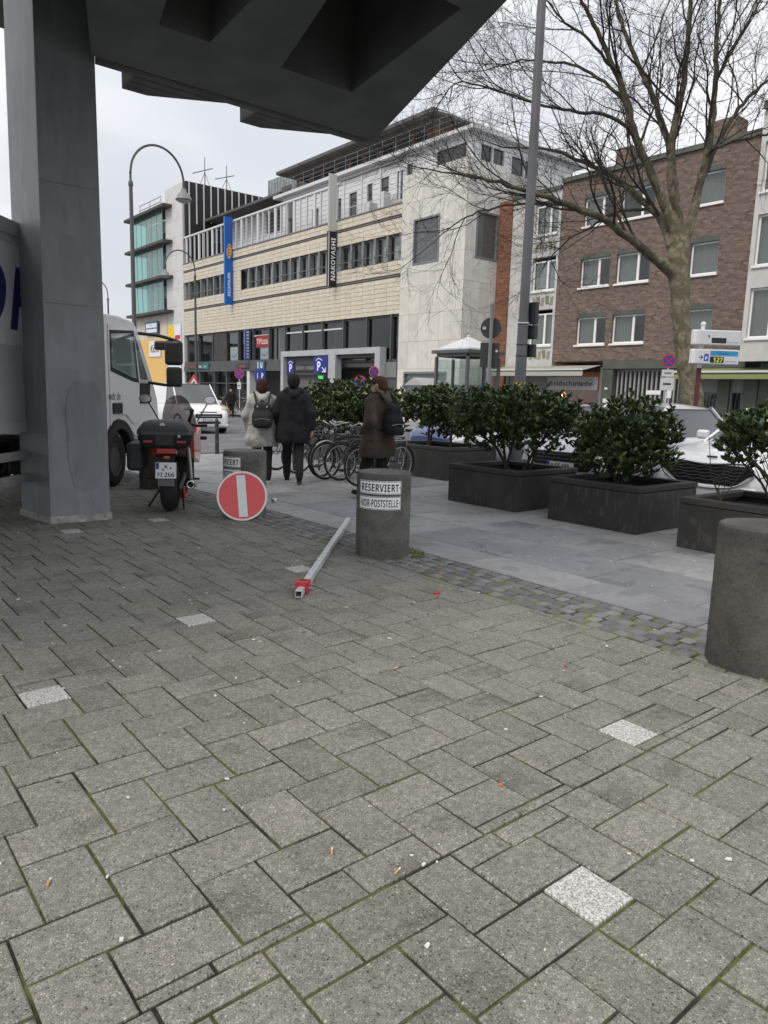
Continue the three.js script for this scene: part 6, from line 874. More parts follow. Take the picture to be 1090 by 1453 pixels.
// ---------- delivery truck ----------
{
  const n41 = [0.7547, 0.6561], o = thing('delivery_truck', 'white and grey delivery truck with box body parked behind the column', 'truck', [4.05 - 0.95 * n41[0], -0.0, -11.85 - 0.95 * n41[1]], heading(41));
  const W = 1.08, P = carPaint([0.78, 0.79, 0.8]), prof = [[-0.85, 0.78], [-0.72, 0.85], [-0.68, 0.93], [-0.5, 1.05], [-0.25, 1.09], [0.02, 1.05], [0.2, 0.95], [0.42, 0.8], [1.5, 0.55], [1.56, 0.95], [1.52, 1.35], [1.3, 1.66], [0.62, 2.5], [0.45, 2.6], [-0.2, 2.63], [-0.85, 2.6]];
  part(o, 'cab', ext(prof, 2 * W, [[[-0.5, 1.86], [0.27, 1.73], [0.5, 1.71], [0.36, 2.4], [-0.5, 2.33]]], 0.03).translate(0, 0, -W), P);
  const sideQ = (pts, z, t, h = []) => ext(pts, t, h).translate(0, 0, z);
  for (const s of [1, -1]) {
    const d = part(o, 'door', sideQ([[-0.6, 0.98], [-0.6, 2.5], [0.42, 2.5], [1.02, 1.68], [0.62, 1.68], [0.6, 0.98], [0.3, 0.98], [0.05, 1.12], [-0.3, 1.16], [-0.52, 1.06]], s > 0 ? W + 0.032 : -W - 0.05, 0.018, [[[-0.5, 1.86], [0.27, 1.73], [0.5, 1.71], [0.36, 2.4], [-0.5, 2.33]]]), P);
    const w = part(d, 'window', sideQ([[-0.53, 1.84], [-0.53, 2.36], [0.38, 2.43], [0.54, 1.68], [0.3, 1.7]], s > 0 ? W + 0.0515 : -W - 0.06, 0.008), mPaneClear); part(d, 'window_seal', sideQ([[-0.57, 1.8], [-0.57, 2.41], [0.41, 2.48], [0.6, 1.64], [0.3, 1.66]], s > 0 ? W + 0.0505 : -W - 0.053, 0.0008, [[[-0.5, 1.86], [0.27, 1.73], [0.5, 1.71], [0.36, 2.4], [-0.5, 2.33]]]), mBlack);
    part(d, 'quarter_glass', sideQ([[0.46, 2.4], [0.66, 1.7], [1.0, 1.7]], s > 0 ? W + 0.0515 : -W - 0.06, 0.008), mCarGlass); part(d, 'handle', rb(0.34, 0.17, 0.04, 0.02, -0.37, 1.24, s * (W + 0.065)), mBlack);
    part(o, 'corner_vent', sideQ([[0.66, 1.3], [0.66, 1.64], [1.12, 1.64], [1.08, 1.3]], s > 0 ? W + 0.033 : -W - 0.05, 0.02), mBlack);
    part(o, 'rubbing_line', bx(1.4, 0.012, 0.01, 0.5, 1.33, s * (W + 0.037)), mBlackMatt);
    const arch = []; for (let i = 0; i <= 12; i++) { const a = Math.PI * (0.04 + 0.9 * i / 12); arch.push([-0.25 + Math.cos(a) * 0.62, 0.42 + Math.sin(a) * 0.64]); } for (let i = 12; i >= 0; i--) { const a = Math.PI * (0.04 + 0.9 * i / 12); arch.push([-0.25 + Math.cos(a) * 0.5, 0.42 + Math.sin(a) * 0.5]); }
    part(o, 'wheel_arch', sideQ(arch, s > 0 ? W - 0.1 : -W - 0.06, 0.16), mBlackMatt);
    wheel(o, -0.25, s * (W - 0.16), 0.42, 0.27, 0, std([0.1, 0.1, 0.1], 0.6)); wheel(o, -4.3, s * (W - 0.2), 0.42, 0.3, 0, std([0.1, 0.1, 0.1], 0.6));
    // mirrors on two arms
    const m = part(o, 'mirror', [rb(0.16, 0.42, 0.3, 0.06, 1.05, 2.17, s * (W + 0.5)), rb(0.13, 0.3, 0.22, 0.05, 1.06, 1.8, s * (W + 0.5))].slice(0, 1), mBlack); part(m, 'lower_mirror', rb(0.14, 0.34, 0.26, 0.05, 1.06, 1.76, s * (W + 0.5)), mBlackMatt); part(m, 'arm', tube([[0.7, 2.46, s * (W + 0.02)], [0.95, 2.44, s * (W + 0.3)], [1.05, 2.36, s * (W + 0.6)]], 0.028, 8), mBlack); part(m, 'arm', tube([[1.1, 1.66, s * (W + 0.0)], [1.1, 1.62, s * (W + 0.35)], [1.06, 1.62, s * (W + 0.6)]], 0.026, 8), mBlack); part(m, 'kerb_mirror', rb(0.1, 0.16, 0.2, 0.04, 1.25, 2.3, s * (W + 0.2)), mBlack);
    part(o, 'headlight', rb(0.06, 0.42, 0.3, 0.03, 1.545, 1.02, s * (W - 0.18)), mLamp); part(o, 'step', bx(0.5, 0.05, 0.2, 0.75, 0.5, s * (W - 0.1)), mBlackMatt);
  }
  part(o, 'windscreen', [loft([[[1.31, 1.7, -0.98], [1.36, 1.7, 0], [1.31, 1.7, 0.98]], [[0.66, 2.48, -0.94], [0.7, 2.48, 0], [0.66, 2.48, 0.94]]]).translate(0.035, 0.012, 0)], mCarGlass); part(o, 'bumper', rb(0.25, 0.4, 2.1, 0.06, 1.5, 0.62, 0), mBlackMatt); part(o, 'sun_visor', rb(0.3, 0.1, 1.9, 0.04, 0.78, 2.56, 0), mBlack);
  const font = await new FontLoader().loadAsync('fonts/droid/droid_sans_regular.typeface.json'); part(o, 'lettering', new TextGeometry('wdr.de', { font, size: 0.105, depth: 0.002, curveSegments: 4 }).translate(-0.66, 1.37, W + 0.051), std([0.05, 0.05, 0.06], 0.5));
  const B = std([0.44, 0.455, 0.47], 0.5, { map: noiseTint(0.08, 4, 331) }), box = part(o, 'box_body', [rb(5.2, 2.3, 2.36, 0.03, -3.6, 2.19, 0)], B); part(box, 'top_rail', bb(-6.2, -1.0, 3.2, 3.36, 1.182, 1.2), std([0.3, 0.31, 0.32], 0.5)); part(box, 'bottom_rail', bb(-6.2, -1.0, 1.02, 1.14, 1.182, 1.2), std([0.35, 0.36, 0.37], 0.5));
  part(box, 'lettering', [card(2.4, 1.1).translate(-4.0, 2.55, 1.186)], flat(letters(512, 236, (x, w, h) => { x.fillStyle = '#b4b7bb'; x.fillRect(0, 0, w, h); x.fillStyle = '#1c2352'; x.font = 'bold italic 210px sans-serif'; x.textBaseline = 'middle'; x.textAlign = 'center'; x.fillText('WDR', w / 2, h / 2 + 8); })));
  part(o, 'chassis', [bx(6.2, 0.2, 0.8, -2.4, 0.72, 0)], mBlackMatt); part(o, 'fuel_tank', rb(1.1, 0.45, 0.5, 0.08, -1.9, 0.62, 0.75), mBlackMatt); part(o, 'side_guard', [bx(2.2, 0.1, 0.04, -2.6, 0.75, 1.14), bx(2.2, 0.1, 0.04, -2.6, 0.48, 1.14)].slice(0, 1), std(0.3, 0.5)); part(o, 'side_guard', bx(2.2, 0.1, 0.04, -2.6, 0.48, 1.14), std(0.3, 0.5));
}
// ---------- touring motorcycle from behind ----------
{
  const o = thing('motorcycle', 'red touring motorcycle with black top case and number plate parked by the column', 'motorcycle', [3.74, 0, -8.96], heading(30)), paintR = new THREE.MeshPhysicalMaterial({ color: lin(0.5, 0.05, 0.025), roughness: 0.35, clearcoat: 1, clearcoatRoughness: 0.1 }), cs = std([0.02, 0.021, 0.024], 0.45), cs2 = std([0.045, 0.048, 0.055], 0.5);
  const mw = (x, r, w) => { const t = part(o, 'wheel', torus(r - w / 2, w / 2, 'z', 14, 44).scale(1, 1, 1).translate(x, r, 0), mTyre); part(t, 'rim', [torus(r * 0.66, 0.02, 'z', 8, 36).translate(x, r, 0), ...[0, 1, 2, 3, 4].map(k => bx(r * 0.6, 0.03, 0.025, r * 0.33, 0, 0).rotateZ(k * 1.2566).translate(x, r, 0)), disc(0.05, 0.14, x, r, 0, 'z', 14)], mSteel); part(t, 'brake_disc', torus(r * 0.4, 0.03, 'z', 4, 28).scale(1, 1, 0.1).translate(x, r, 0.07), mSteel); };
  mw(0, 0.315, 0.205); mw(1.43, 0.3, 0.12);
  part(o, 'front_mudguard', [torus(0.33, 0.055, 'z', 8, 20).scale(1, 1, 1.1).translate(1.43, 0.3, 0)].map(g => g), paintR);
  // top case: bevelled box with lid, badge and two reflectors
  const hull = (ys) => loft(ys.map(([y, x0, x1, z]) => [[x0, y, -z + 0.06], [x0 + 0.05, y, -z], [x1 - 0.06, y, -z + 0.03], [x1, y, -z + 0.12], [x1, y, z - 0.12], [x1 - 0.06, y, z - 0.03], [x0 + 0.05, y, z], [x0, y, z - 0.06]]), true), lidTop = (y, x0, x1, z) => bx(x1 - x0 - 0.06, 0.01, 2 * z - 0.14, (x0 + x1) / 2, y, 0);
  const top = part(o, 'top_case', [hull([[0.84, -0.34, 0.06, 0.24], [0.88, -0.4, 0.1, 0.3], [1.0, -0.43, 0.12, 0.325]]), lidTop(0.845, -0.36, 0.08, 0.26)], cs); part(top, 'lid', [hull([[1.006, -0.44, 0.125, 0.335], [1.06, -0.44, 0.12, 0.33], [1.15, -0.36, 0.07, 0.27], [1.175, -0.3, 0.02, 0.22]]), lidTop(1.172, -0.33, 0.05, 0.25)], cs2);
  part(top, 'badge', disc(0.032, 0.008, -0.385, 1.12, -0.03, 'x', 18).rotateZ(0), mPale); for (const s of [-1, 1]) part(top, 'reflector', rb(0.012, 0.035, 0.11, 0.005, -0.408, 0.925, s * 0.2), mRed); part(top, 'lock', rb(0.02, 0.05, 0.035, 0.005, -0.43, 1.0, 0.17), mSteel); part(top, 'centre_panel', rb(0.01, 0.13, 0.22, 0.004, -0.432, 0.945, 0), mBlack);
  const pn = part(o, 'pannier', rb(0.5, 0.36, 0.21, 0.06, 0.16, 0.7, -0.42, 0, 0, 0, 3), std([0.035, 0.037, 0.042], 0.55)); part(pn, 'latch', rb(0.01, 0.12, 0.1, 0.004, -0.092, 0.72, -0.43), cs); part(pn, 'bracket', rod([0.1, 0.86, -0.4], [0.12, 0.9, -0.1], 0.012, 0.012, 6), mSteel);
  part(o, 'tail_unit', [loft([[[-0.3, 0.76, -0.13], [-0.3, 0.86, -0.11], [-0.3, 0.87, 0.11], [-0.3, 0.76, 0.13]], [[0.25, 0.68, -0.2], [0.25, 0.88, -0.17], [0.25, 0.88, 0.17], [0.25, 0.68, 0.2]]], true), bx(0.01, 0.1, 0.23, -0.297, 0.81, 0)], std([0.04, 0.008, 0.008], 0.4)); part(o, 'tail_light', rb(0.03, 0.075, 0.24, 0.015, -0.31, 0.8, 0), mRed); part(o, 'indicator', rb(0.05, 0.04, 0.08, 0.015, -0.27, 0.72, 0.0), new THREE.MeshPhysicalMaterial({ color: lin(0.6, 0.13, 0.02), roughness: 0.3 })); for (const s of [-1, 1]) part(o, 'indicator', rb(0.05, 0.05, 0.09, 0.02, 0.32, 0.93, s * 0.4), mBlack);
  const np = part(o, 'number_plate', bx(0.01, 0.2, 0.25, -0.37, 0.565, 0, 0, 0, -0.2), mPale); part(np, 'print', card(0.24, 0.19).rotateY(-Math.PI / 2).rotateZ(-0.2).translate(-0.3765, 0.566, 0), flat(letters(256, 200, (x, w, h) => { x.fillStyle = '#dfe0e6'; x.fillRect(0, 0, w, h); x.fillStyle = '#24408f'; x.fillRect(0, 0, 40, h * 0.42); x.fillStyle = '#20222a'; x.font = 'bold 78px sans-serif'; x.fillText('FI 266', 14, h - 16); x.font = 'bold 66px sans-serif'; x.fillText('K', 108, 74); x.fillStyle = '#b0574a'; x.beginPath(); x.arc(92, 92, 15, 0, 7); x.fill(); x.fillStyle = '#4a6a9a'; x.beginPath(); x.arc(190, 70, 14, 0, 7); x.fill(); })));
  part(o, 'rear_mudguard', [bx(0.012, 0.12, 0.2, -0.365, 0.43, 0, 0, 0, -0.1), bar([-0.35, 0.62, 0], [-0.1, 0.76, 0], 0.2, 0.04)].slice(0, 1), std([0.12, 0.12, 0.12], 0.6)); part(o, 'plate_bracket', bar([-0.34, 0.64, 0], [-0.2, 0.76, 0], 0.18, 0.03), mBlackMatt);
  part(o, 'seat', [loft([[[0.2, 0.86, -0.15], [0.2, 0.92, 0], [0.2, 0.86, 0.15]], [[0.5, 0.82, -0.16], [0.5, 0.88, 0], [0.5, 0.82, 0.16]], [[0.8, 0.86, -0.1], [0.8, 0.93, 0], [0.8, 0.86, 0.1]]]), bx(0.5, 0.05, 0.2, 0.45, 0.82, 0)], mBlackMatt); part(o, 'fuel_tank', (() => { const g = new THREE.SphereGeometry(0.2, 18, 12); g.scale(1.35, 0.85, 0.95); return g.translate(0.88, 0.88, 0); })(), paintR);
  for (const s of [-1, 1]) { part(o, 'side_fairing', [ext([[0.3, 0.68], [0.24, 0.97], [0.9, 0.95], [1.25, 1.05], [1.3, 0.72], [1.0, 0.55]], 0.05, [], 0.015).translate(0, 0, s > 0 ? 0.22 : -0.27)], paintR); part(o, 'fork', rod([1.43, 0.3, s * 0.1], [1.12, 1.02, s * 0.1], 0.028, 0.028, 10), mSteel); part(o, 'swing_arm', bar([0, 0.315, s * 0.13], [0.55, 0.42, s * 0.13], 0.03, 0.06), mSteel); const m = part(o, 'mirror', [(() => { const g = new THREE.SphereGeometry(0.1, 16, 10); g.scale(0.3, 0.62, 0.85); return g.translate(0.98, 1.42, s * 0.44); })()], mBlack); part(m, 'mirror_glass', disc(0.078, 0.006, 0, 0, 0, 'x', 22).scale(1, 0.66, 0.95).translate(0.95, 1.42, s * 0.44), mChrome); part(m, 'stalk', rod([1.0, 1.12, s * 0.26], [0.99, 1.37, s * 0.4], 0.009, 0.009, 6), mBlack); part(o, 'handlebar_grip', rod([0.92, 1.06, s * 0.24], [0.86, 1.07, s * 0.4], 0.02, 0.02, 10, true), mBlack); part(o, 'footrest', rod([0.35, 0.38, s * 0.18], [0.35, 0.38, s * 0.34], 0.014, 0.014, 6, true), mBlackMatt); }
  part(o, 'engine', rb(0.5, 0.4, 0.42, 0.06, 0.78, 0.45, 0), mBlackMatt); part(o, 'handlebar', tube([[0.9, 1.06, -0.3], [0.98, 1.08, -0.12], [1.0, 1.08, 0], [0.98, 1.08, 0.12], [0.9, 1.06, 0.3]], 0.013, 8), mBlack); part(o, 'phone_mount', new THREE.SphereGeometry(0.032, 12, 8).translate(0.86, 1.27, 0.2), mBlack); part(o, 'phone_stem', rod([0.86, 1.25, 0.2], [0.95, 1.08, 0.14], 0.02, 0.03, 8), mBlack);
  const sc = []; for (let j = 0; j <= 5; j++) { const t = j / 5, r = []; for (let k = 0; k <= 8; k++) { const a = k / 8 * 2 - 1, w = mix(0.24, 0.15, t * t); r.push([1.3 - 0.3 * t - 0.12 * a * a, 1.02 + 0.46 * t - 0.08 * a * a * t, a * w]); } sc.push(r); } part(o, 'windscreen', loft(sc), new THREE.MeshPhysicalMaterial({ color: lin(0.25, 0.24, 0.25), transmission: 0.55, thickness: 0, roughness: 0.1, side: THREE.DoubleSide })); part(o, 'nose_fairing', (() => { const g = new THREE.SphereGeometry(0.22, 16, 10); g.scale(0.8, 0.9, 1.05); return g.translate(1.28, 0.92, 0); })(), paintR);
  const ex = part(o, 'exhaust', [rod([-0.12, 0.36, 0.27], [0.4, 0.3, 0.25], 0.058, 0.05, 16)], mSteel); part(ex, 'tip', torus(0.045, 0.014, 'x', 8, 20).translate(-0.125, 0.36, 0.27), mChrome); part(ex, 'end_plate', disc(0.05, 0.01, -0.105, 0.358, 0.27, 'x', 16), mBlackMatt); part(ex, 'bracket', [rod([0.08, 0.4, 0.26], [0.3, 0.82, 0.2], 0.022, 0.03, 8)], std([0.35, 0.36, 0.36], 0.4, { metalness: 0.5 }));
  part(o, 'side_stand', [rod([0.4, 0.3, -0.14], [0.3, 0.01, -0.32], 0.013, 0.013, 6, true)], mBlackMatt); part(o, 'centre_stand', [rod([0.25, 0.3, 0.12], [0.08, 0.01, 0.16], 0.014, 0.014, 6, true), bx(0.1, 0.012, 0.04, 0.08, 0.008, 0.16)].slice(0, 1), mBlackMatt); part(o, 'chain_guard', bx(0.4, 0.05, 0.03, 0.25, 0.5, -0.12), mBlackMatt);
}
// ---------- bicycles ----------
function bicycle(label, pos, turn, col, opt = {}, group = 'bicycles parked before the hedge') {
  const o = thing('bicycle', label, 'bicycle', pos, turn, group), r = 0.34, X = 1.05, F = new THREE.MeshPhysicalMaterial({ color: lin(...col), roughness: 0.4, clearcoat: 0.6 }), sp = std([0.4, 0.4, 0.4], 0.4, { metalness: 0.6 });
  for (const x of [0, X]) { const t = part(o, 'wheel', torus(r - 0.018, 0.019, 'z', 8, 44).translate(x, r, 0), mTyre); part(t, 'rim', torus(r - 0.045, 0.011, 'z', 6, 44).translate(x, r, 0), sp); const s = []; for (let k = 0; k < 20; k++) { const a = k * 0.31416, q = a + (k % 2 ? 0.5 : -0.5); s.push(rod([x + 0.02 * Math.cos(q), r + 0.02 * Math.sin(q), k % 4 < 2 ? 0.025 : -0.025], [x + (r - 0.05) * Math.cos(a), r + (r - 0.05) * Math.sin(a), 0], 0.0015, 0.0015, 3)); } part(t, 'spokes', s, sp, { kind: 'stuff' }); part(t, 'hub', disc(0.022, 0.08, x, r, 0, 'z', 10), sp); part(o, 'mudguard', torus(r + 0.022, 0.016, 'z', 6, 40).translate(x, r, 0).applyMatrix4(new THREE.Matrix4()), opt.guard || mBlack).geometry = (() => { const g = new THREE.TorusGeometry(r + 0.024, 0.017, 6, 26, x ? 2.6 : 3.0); g.rotateZ(x ? 0.9 : 0.55); g.translate(x, r, 0); return prep(g); })(); }
  const bb0 = [0.43, 0.28, 0], st = [0.3, 0.78, 0], hd = [0.83, 0.82, 0], hb = [0.87, 0.68, 0];
  part(o, 'frame', [rod(bb0, st, 0.017, 0.015, 8), rod(opt.low ? [0.4, 0.45, 0] : [0.31, 0.74, 0], hd, 0.017, 0.017, 8), rod(bb0, hb, 0.019, 0.019, 8), rod([0, r, 0.05], bb0, 0.01, 0.012, 6), rod([0, r, -0.05], bb0, 0.01, 0.012, 6), rod([0, r, 0.05], [0.31, 0.72, 0], 0.008, 0.009, 6), rod([0, r, -0.05], [0.31, 0.72, 0], 0.008, 0.009, 6), rod(hb, [0.815, 0.9, 0], 0.02, 0.02, 8)], F);
  part(o, 'fork', [rod([X, r, 0.05], [0.87, 0.68, 0.04], 0.01, 0.014, 6), rod([X, r, -0.05], [0.87, 0.68, -0.04], 0.01, 0.014, 6)], F); part(o, 'handlebar', tube([[0.68, 1.02, -0.3], [0.78, 1.04, -0.24], [0.83, 1.0, -0.08], [0.83, 0.98, 0], [0.83, 1.0, 0.08], [0.78, 1.04, 0.24], [0.68, 1.02, 0.3]], 0.012, 6), sp); part(o, 'stem', rod([0.815, 0.9, 0], [0.83, 0.98, 0], 0.013, 0.013, 6), sp); for (const s of [-1, 1]) part(o, 'grip', rod([0.76, 1.035, s * 0.26], [0.67, 1.02, s * 0.305], 0.017, 0.017, 8, true), mBlack);
  part(o, 'saddle', [loft([[[0.16, 0.93, -0.1], [0.16, 0.97, 0], [0.16, 0.93, 0.1]], [[0.28, 0.93, -0.08], [0.28, 0.965, 0], [0.28, 0.93, 0.08]], [[0.43, 0.93, -0.02], [0.43, 0.955, 0], [0.43, 0.93, 0.02]]]), bx(0.26, 0.02, 0.1, 0.28, 0.92, 0)], mBlackMatt); part(o, 'seat_post', rod(st, [0.27, 0.92, 0], 0.013, 0.013, 8), sp);
  part(o, 'crank', [disc(0.085, 0.008, 0.43, 0.28, 0.045, 'z', 20), rod([0.43, 0.28, 0.06], [0.53, 0.15, 0.06], 0.01, 0.01, 6), rod([0.43, 0.28, -0.06], [0.33, 0.41, -0.06], 0.01, 0.01, 6)], sp); for (const [x, y, z] of [[0.53, 0.15, 0.11], [0.33, 0.41, -0.11]]) part(o, 'pedal', bx(0.09, 0.02, 0.08, x, y, z), mBlack); part(o, 'chain', [bar([0, r + 0.03, 0.045], [0.43, 0.36, 0.045], 0.004, 0.01), bar([0, r - 0.03, 0.045], [0.43, 0.2, 0.045], 0.004, 0.01)], mBlackMatt);
  part(o, 'rack', [bar([-0.2, 0.76, 0.06], [0.22, 0.76, 0.06], 0.012, 0.012), bar([-0.2, 0.76, -0.06], [0.22, 0.76, -0.06], 0.012, 0.012), bar([-0.2, 0.76, -0.06], [-0.2, 0.76, 0.06], 0.012, 0.012), rod([0, r, 0.06], [-0.1, 0.76, 0.06], 0.006, 0.006, 5), rod([0, r, -0.06], [-0.1, 0.76, -0.06], 0.006, 0.006, 5)], sp); part(o, 'headlight', disc(0.04, 0.05, 0.93, 0.86, 0, 'x', 14), sp); part(o, 'kickstand', rod([0.38, 0.28, -0.05], [0.3, 0.01, -0.17], 0.008, 0.008, 5, true), sp);
  if (opt.basket) { const g = []; for (let k = 0; k < 9; k++) { const z = -0.17 + k * 0.0425; g.push(rod([0.92, 0.8, z], [0.9, 1.0, z], 0.004, 0.004, 4), rod([1.2, 0.8, z * 0.85], [1.24, 1.0, z], 0.004, 0.004, 4)); } for (let k = 0; k < 8; k++) { const x = 0.92 + k * 0.04; for (const s of [-1, 1]) g.push(rod([x, 0.8, s * 0.15], [x, 1.0, s * 0.17], 0.004, 0.004, 4)); } for (const y of [0.8, 0.87, 0.94, 1.0]) g.push(tube([[0.91, y, -0.165], [1.22, y, -0.165], [1.22, y, 0.165], [0.91, y, 0.165]], 0.004, 4, 24, true)); part(o, 'basket', g, mBlack, { kind: 'stuff' }); part(o, 'basket_floor', bx(0.3, 0.01, 0.3, 1.06, 0.8, 0), mBlack); }
  return o;
}
bicycle('dark bicycle with a front wire basket, first in the row beside the parka man', [8.52, 0, -10.0], Math.PI + 0.12, [0.03, 0.03, 0.035], { basket: 1 });
bicycle('black bicycle with silver mudguards in the row, next to the basket bicycle', [8.55, 0, -10.95], Math.PI + 0.05, [0.02, 0.02, 0.022], { guard: mSteel });
bicycle('grey bicycle with a low frame partly behind the man in black', [8.6, 0, -11.85], Math.PI - 0.1, [0.12, 0.12, 0.13], { low: 1 });
bicycle('bicycle with dark blue frame partly hidden between the two walkers', [8.55, 0, -12.75], Math.PI + 0.1, [0.02, 0.03, 0.06]);
bicycle('dark green bicycle leaning close behind the basket bicycle', [8.7, 0, -10.5], Math.PI - 0.15, [0.015, 0.03, 0.02], { guard: mBlackMatt });
bicycle('bicycle with a maroon frame squeezed between the black and grey bicycles', [8.65, 0, -11.4], Math.PI + 0.18, [0.06, 0.015, 0.015], { basket: 1 });
{ // leaning racks that hold them
  for (const [z, l] of [[-10.45, 'low black bicycle stand beside the basket bicycle'], [-12.3, 'low black bicycle stand between the grey and blue bicycles']]) { const s = thing('bicycle_stand', l, 'bicycle stand', [8.0, 0, z], 0, 'bicycle stands'); part(s, 'hoop', tube([[-0.3, 0, 0], [-0.3, 0.6, 0], [-0.2, 0.72, 0], [0.2, 0.72, 0], [0.3, 0.6, 0], [0.3, 0, 0]], 0.026, 8, 40), mBlackMatt); part(s, 'foot_plate', bx(0.14, 0.012, 0.12, -0.3, 0.008, 0), mFin); }
  const far = [[22.9, -41.0], [22.95, -42.0], [23.0, -43.1], [22.9, -44.0], [23.0, -45.2], [22.9, -46.3]], b0 = bicycle('far bicycle in the row before the shop doors', [23, 0, -40.2], 0.4, [0.04, 0.04, 0.05], {}, 'far bicycles before the shops'); far.forEach(([x, z], i) => dup(b0, [x, 0, z], 0.3 + (i % 3) * 0.25));
}
// ---------- people (local +x is the way they face, +z their right) ----------
function cloth(c, seed, amp = 0.25, f = 10) { return std(c, 0.95, { map: tex(128, 0.6, (u, v) => { const b = 0.9 + (fbm(u, v, f, 4, seed) - 0.5) * amp; return [b, b, b]; }), bumpMap: fineBump, bumpScale: 0.004 }); }
const mSkin = std([0.48, 0.28, 0.2], 0.6);
function hand(C, dir, side) {                            // relaxed hand: palm, four curled fingers, thumb; bones in local space
  const [x, y, z] = C, out = [[[x, y, z], [x + 0.01, y - 0.075, z], 0.034, 0.03, [0.62, 1, 1]]], L = [0.07, 0.08, 0.075, 0.06];
  for (let k = 0; k < 4; k++) { const o = (k - 1.5) * 0.02, l = L[k], a = [x + 0.012 + o * dir[0], y - 0.085, z + o * dir[1]], b = [a[0] + 0.012 * dir[1], a[1] - l * 0.5, a[2] - side * 0.004], c = [b[0] + 0.02 * dir[1], b[1] - l * 0.42, b[2] - side * 0.02]; out.push([a, b, 0.0095, 0.009], [b, c, 0.009, 0.0075]); }
  out.push([[x + 0.03 * dir[0], y - 0.02, z + 0.03 * dir[1]], [x + 0.048 * dir[0], y - 0.07, z + 0.046 * dir[1]], 0.012, 0.009], [[x + 0.048 * dir[0], y - 0.07, z + 0.046 * dir[1]], [x + 0.045 * dir[0], y - 0.098, z + 0.04 * dir[1]], 0.009, 0.008]); return out;
}
function person(label, pos, head, P) {
  const o = thing('person', label, 'person', pos, heading(head)), s = P.h / 1.78, S = p => p.map(v => v * s), cc = (a, b, ra, rb2, fl) => [S(a), S(b), ra * s, rb2 * s, fl];
  const { lf, rf, lh, rh, le, re, hx = 0 } = P, hip = 0.93, sh = 1.46, tw = P.turn || 0, ct = Math.cos(tw), sn = Math.sin(tw), hr = p => [p[0] * ct - p[2] * sn + hx, p[1], p[0] * sn + p[2] * ct];
  const kneeL = [(lf[0]) * 0.5 + P.kl, 0.5 + lf[1] * 0.55, -0.1], kneeR = [(rf[0]) * 0.5 + P.kr, 0.5 + rf[1] * 0.55, 0.1];
  // the body: one continuous skin from head to feet
  const B = [cc([0, 1.05, 0], [0.0, 1.38, 0], 0.14, 0.15, [0.8, 1, 1.15]), cc([0, hip, -0.08], [0, hip, 0.08], 0.12, 0.12), cc([0, sh, -0.15], [0, sh, 0.15], 0.07, 0.07), cc([0.0, 1.45, 0], [hx * 0.6 + 0.01, 1.58, 0], 0.058, 0.055),
    cc([hx, 1.69, 0], [hx - 0.01, 1.67, 0], 0.088, 0.09, [1.1, 1.3, 0.92]), cc(hr([0.07, 1.61, 0]).map((v, i) => i ? v : v), hr([0.085, 1.6, 0]), 0.04, 0.03), cc(hr([0.105, 1.665, 0]), hr([0.122, 1.64, 0]), 0.014, 0.015),
    cc(hr([0, 1.66, 0.083]), hr([-0.008, 1.69, 0.088]), 0.012, 0.018, [1, 1.3, 0.6]), cc(hr([0, 1.66, -0.083]), hr([-0.008, 1.69, -0.088]), 0.012, 0.018, [1, 1.3, 0.6]),
    cc([0, sh, -0.17], le, 0.052, 0.042), cc(le, lh, 0.04, 0.03), cc([0, sh, 0.17], re, 0.052, 0.042), cc(re, rh, 0.04, 0.03),
    cc([0, hip, -0.09], kneeL, 0.085, 0.058), cc(kneeL, [lf[0], lf[1] + 0.1, -0.1], 0.056, 0.04), cc([0, hip, 0.09], kneeR, 0.085, 0.058), cc(kneeR, [rf[0], rf[1] + 0.1, 0.1], 0.056, 0.04),
    cc([lf[0] - 0.03, lf[1] + 0.06, -0.1], [lf[0] + 0.14, lf[1] + 0.04 + (P.tl || 0), -0.1], 0.04, 0.035), cc([rf[0] - 0.03, rf[1] + 0.06, 0.1], [rf[0] + 0.14, rf[1] + 0.04 + (P.tr || 0), 0.1], 0.04, 0.035)];
  const body = [skinCaps(B, 0.03 * s, 0.014)];
  for (const [h, side] of [[lh, -1], [rh, 1]]) if (!P.pocket || side > 0 || P.pocket !== 1) body.push(skinCaps([...hand(S(h), [side * 0 + 1, 0.2], side)].map(q => q), 0.008, 0.005));
  part(o, 'body', body, mSkin);
  for (const z of [-0.034, 0.034]) { const e = S(hr([0.092, 1.68, z])); part(o, 'eye', new THREE.SphereGeometry(0.012 * s, 8, 6).translate(...e), std(0.1, 0.3)); } part(o, 'mouth', bx(0.006, 0.008, 0.045).translate(...S(hr([0.113, 1.598, 0]))), std([0.3, 0.1, 0.09], 0.6));
  // trousers, shoes
  const tr = [cc([0, 1.0, -0.06], [0, 1.0, 0.06], 0.145, 0.145, [0.85, 1, 1]), cc([0, hip - 0.02, -0.09], kneeL, 0.105, 0.08), cc(kneeL, [lf[0], lf[1] + 0.12, -0.1], 0.079, 0.066), cc([0, hip - 0.02, 0.09], kneeR, 0.105, 0.08), cc(kneeR, [rf[0], rf[1] + 0.12, 0.1], 0.079, 0.066)];
  part(o, 'trousers', skinCaps(tr, 0.03 * s, 0.016), P.trousers);
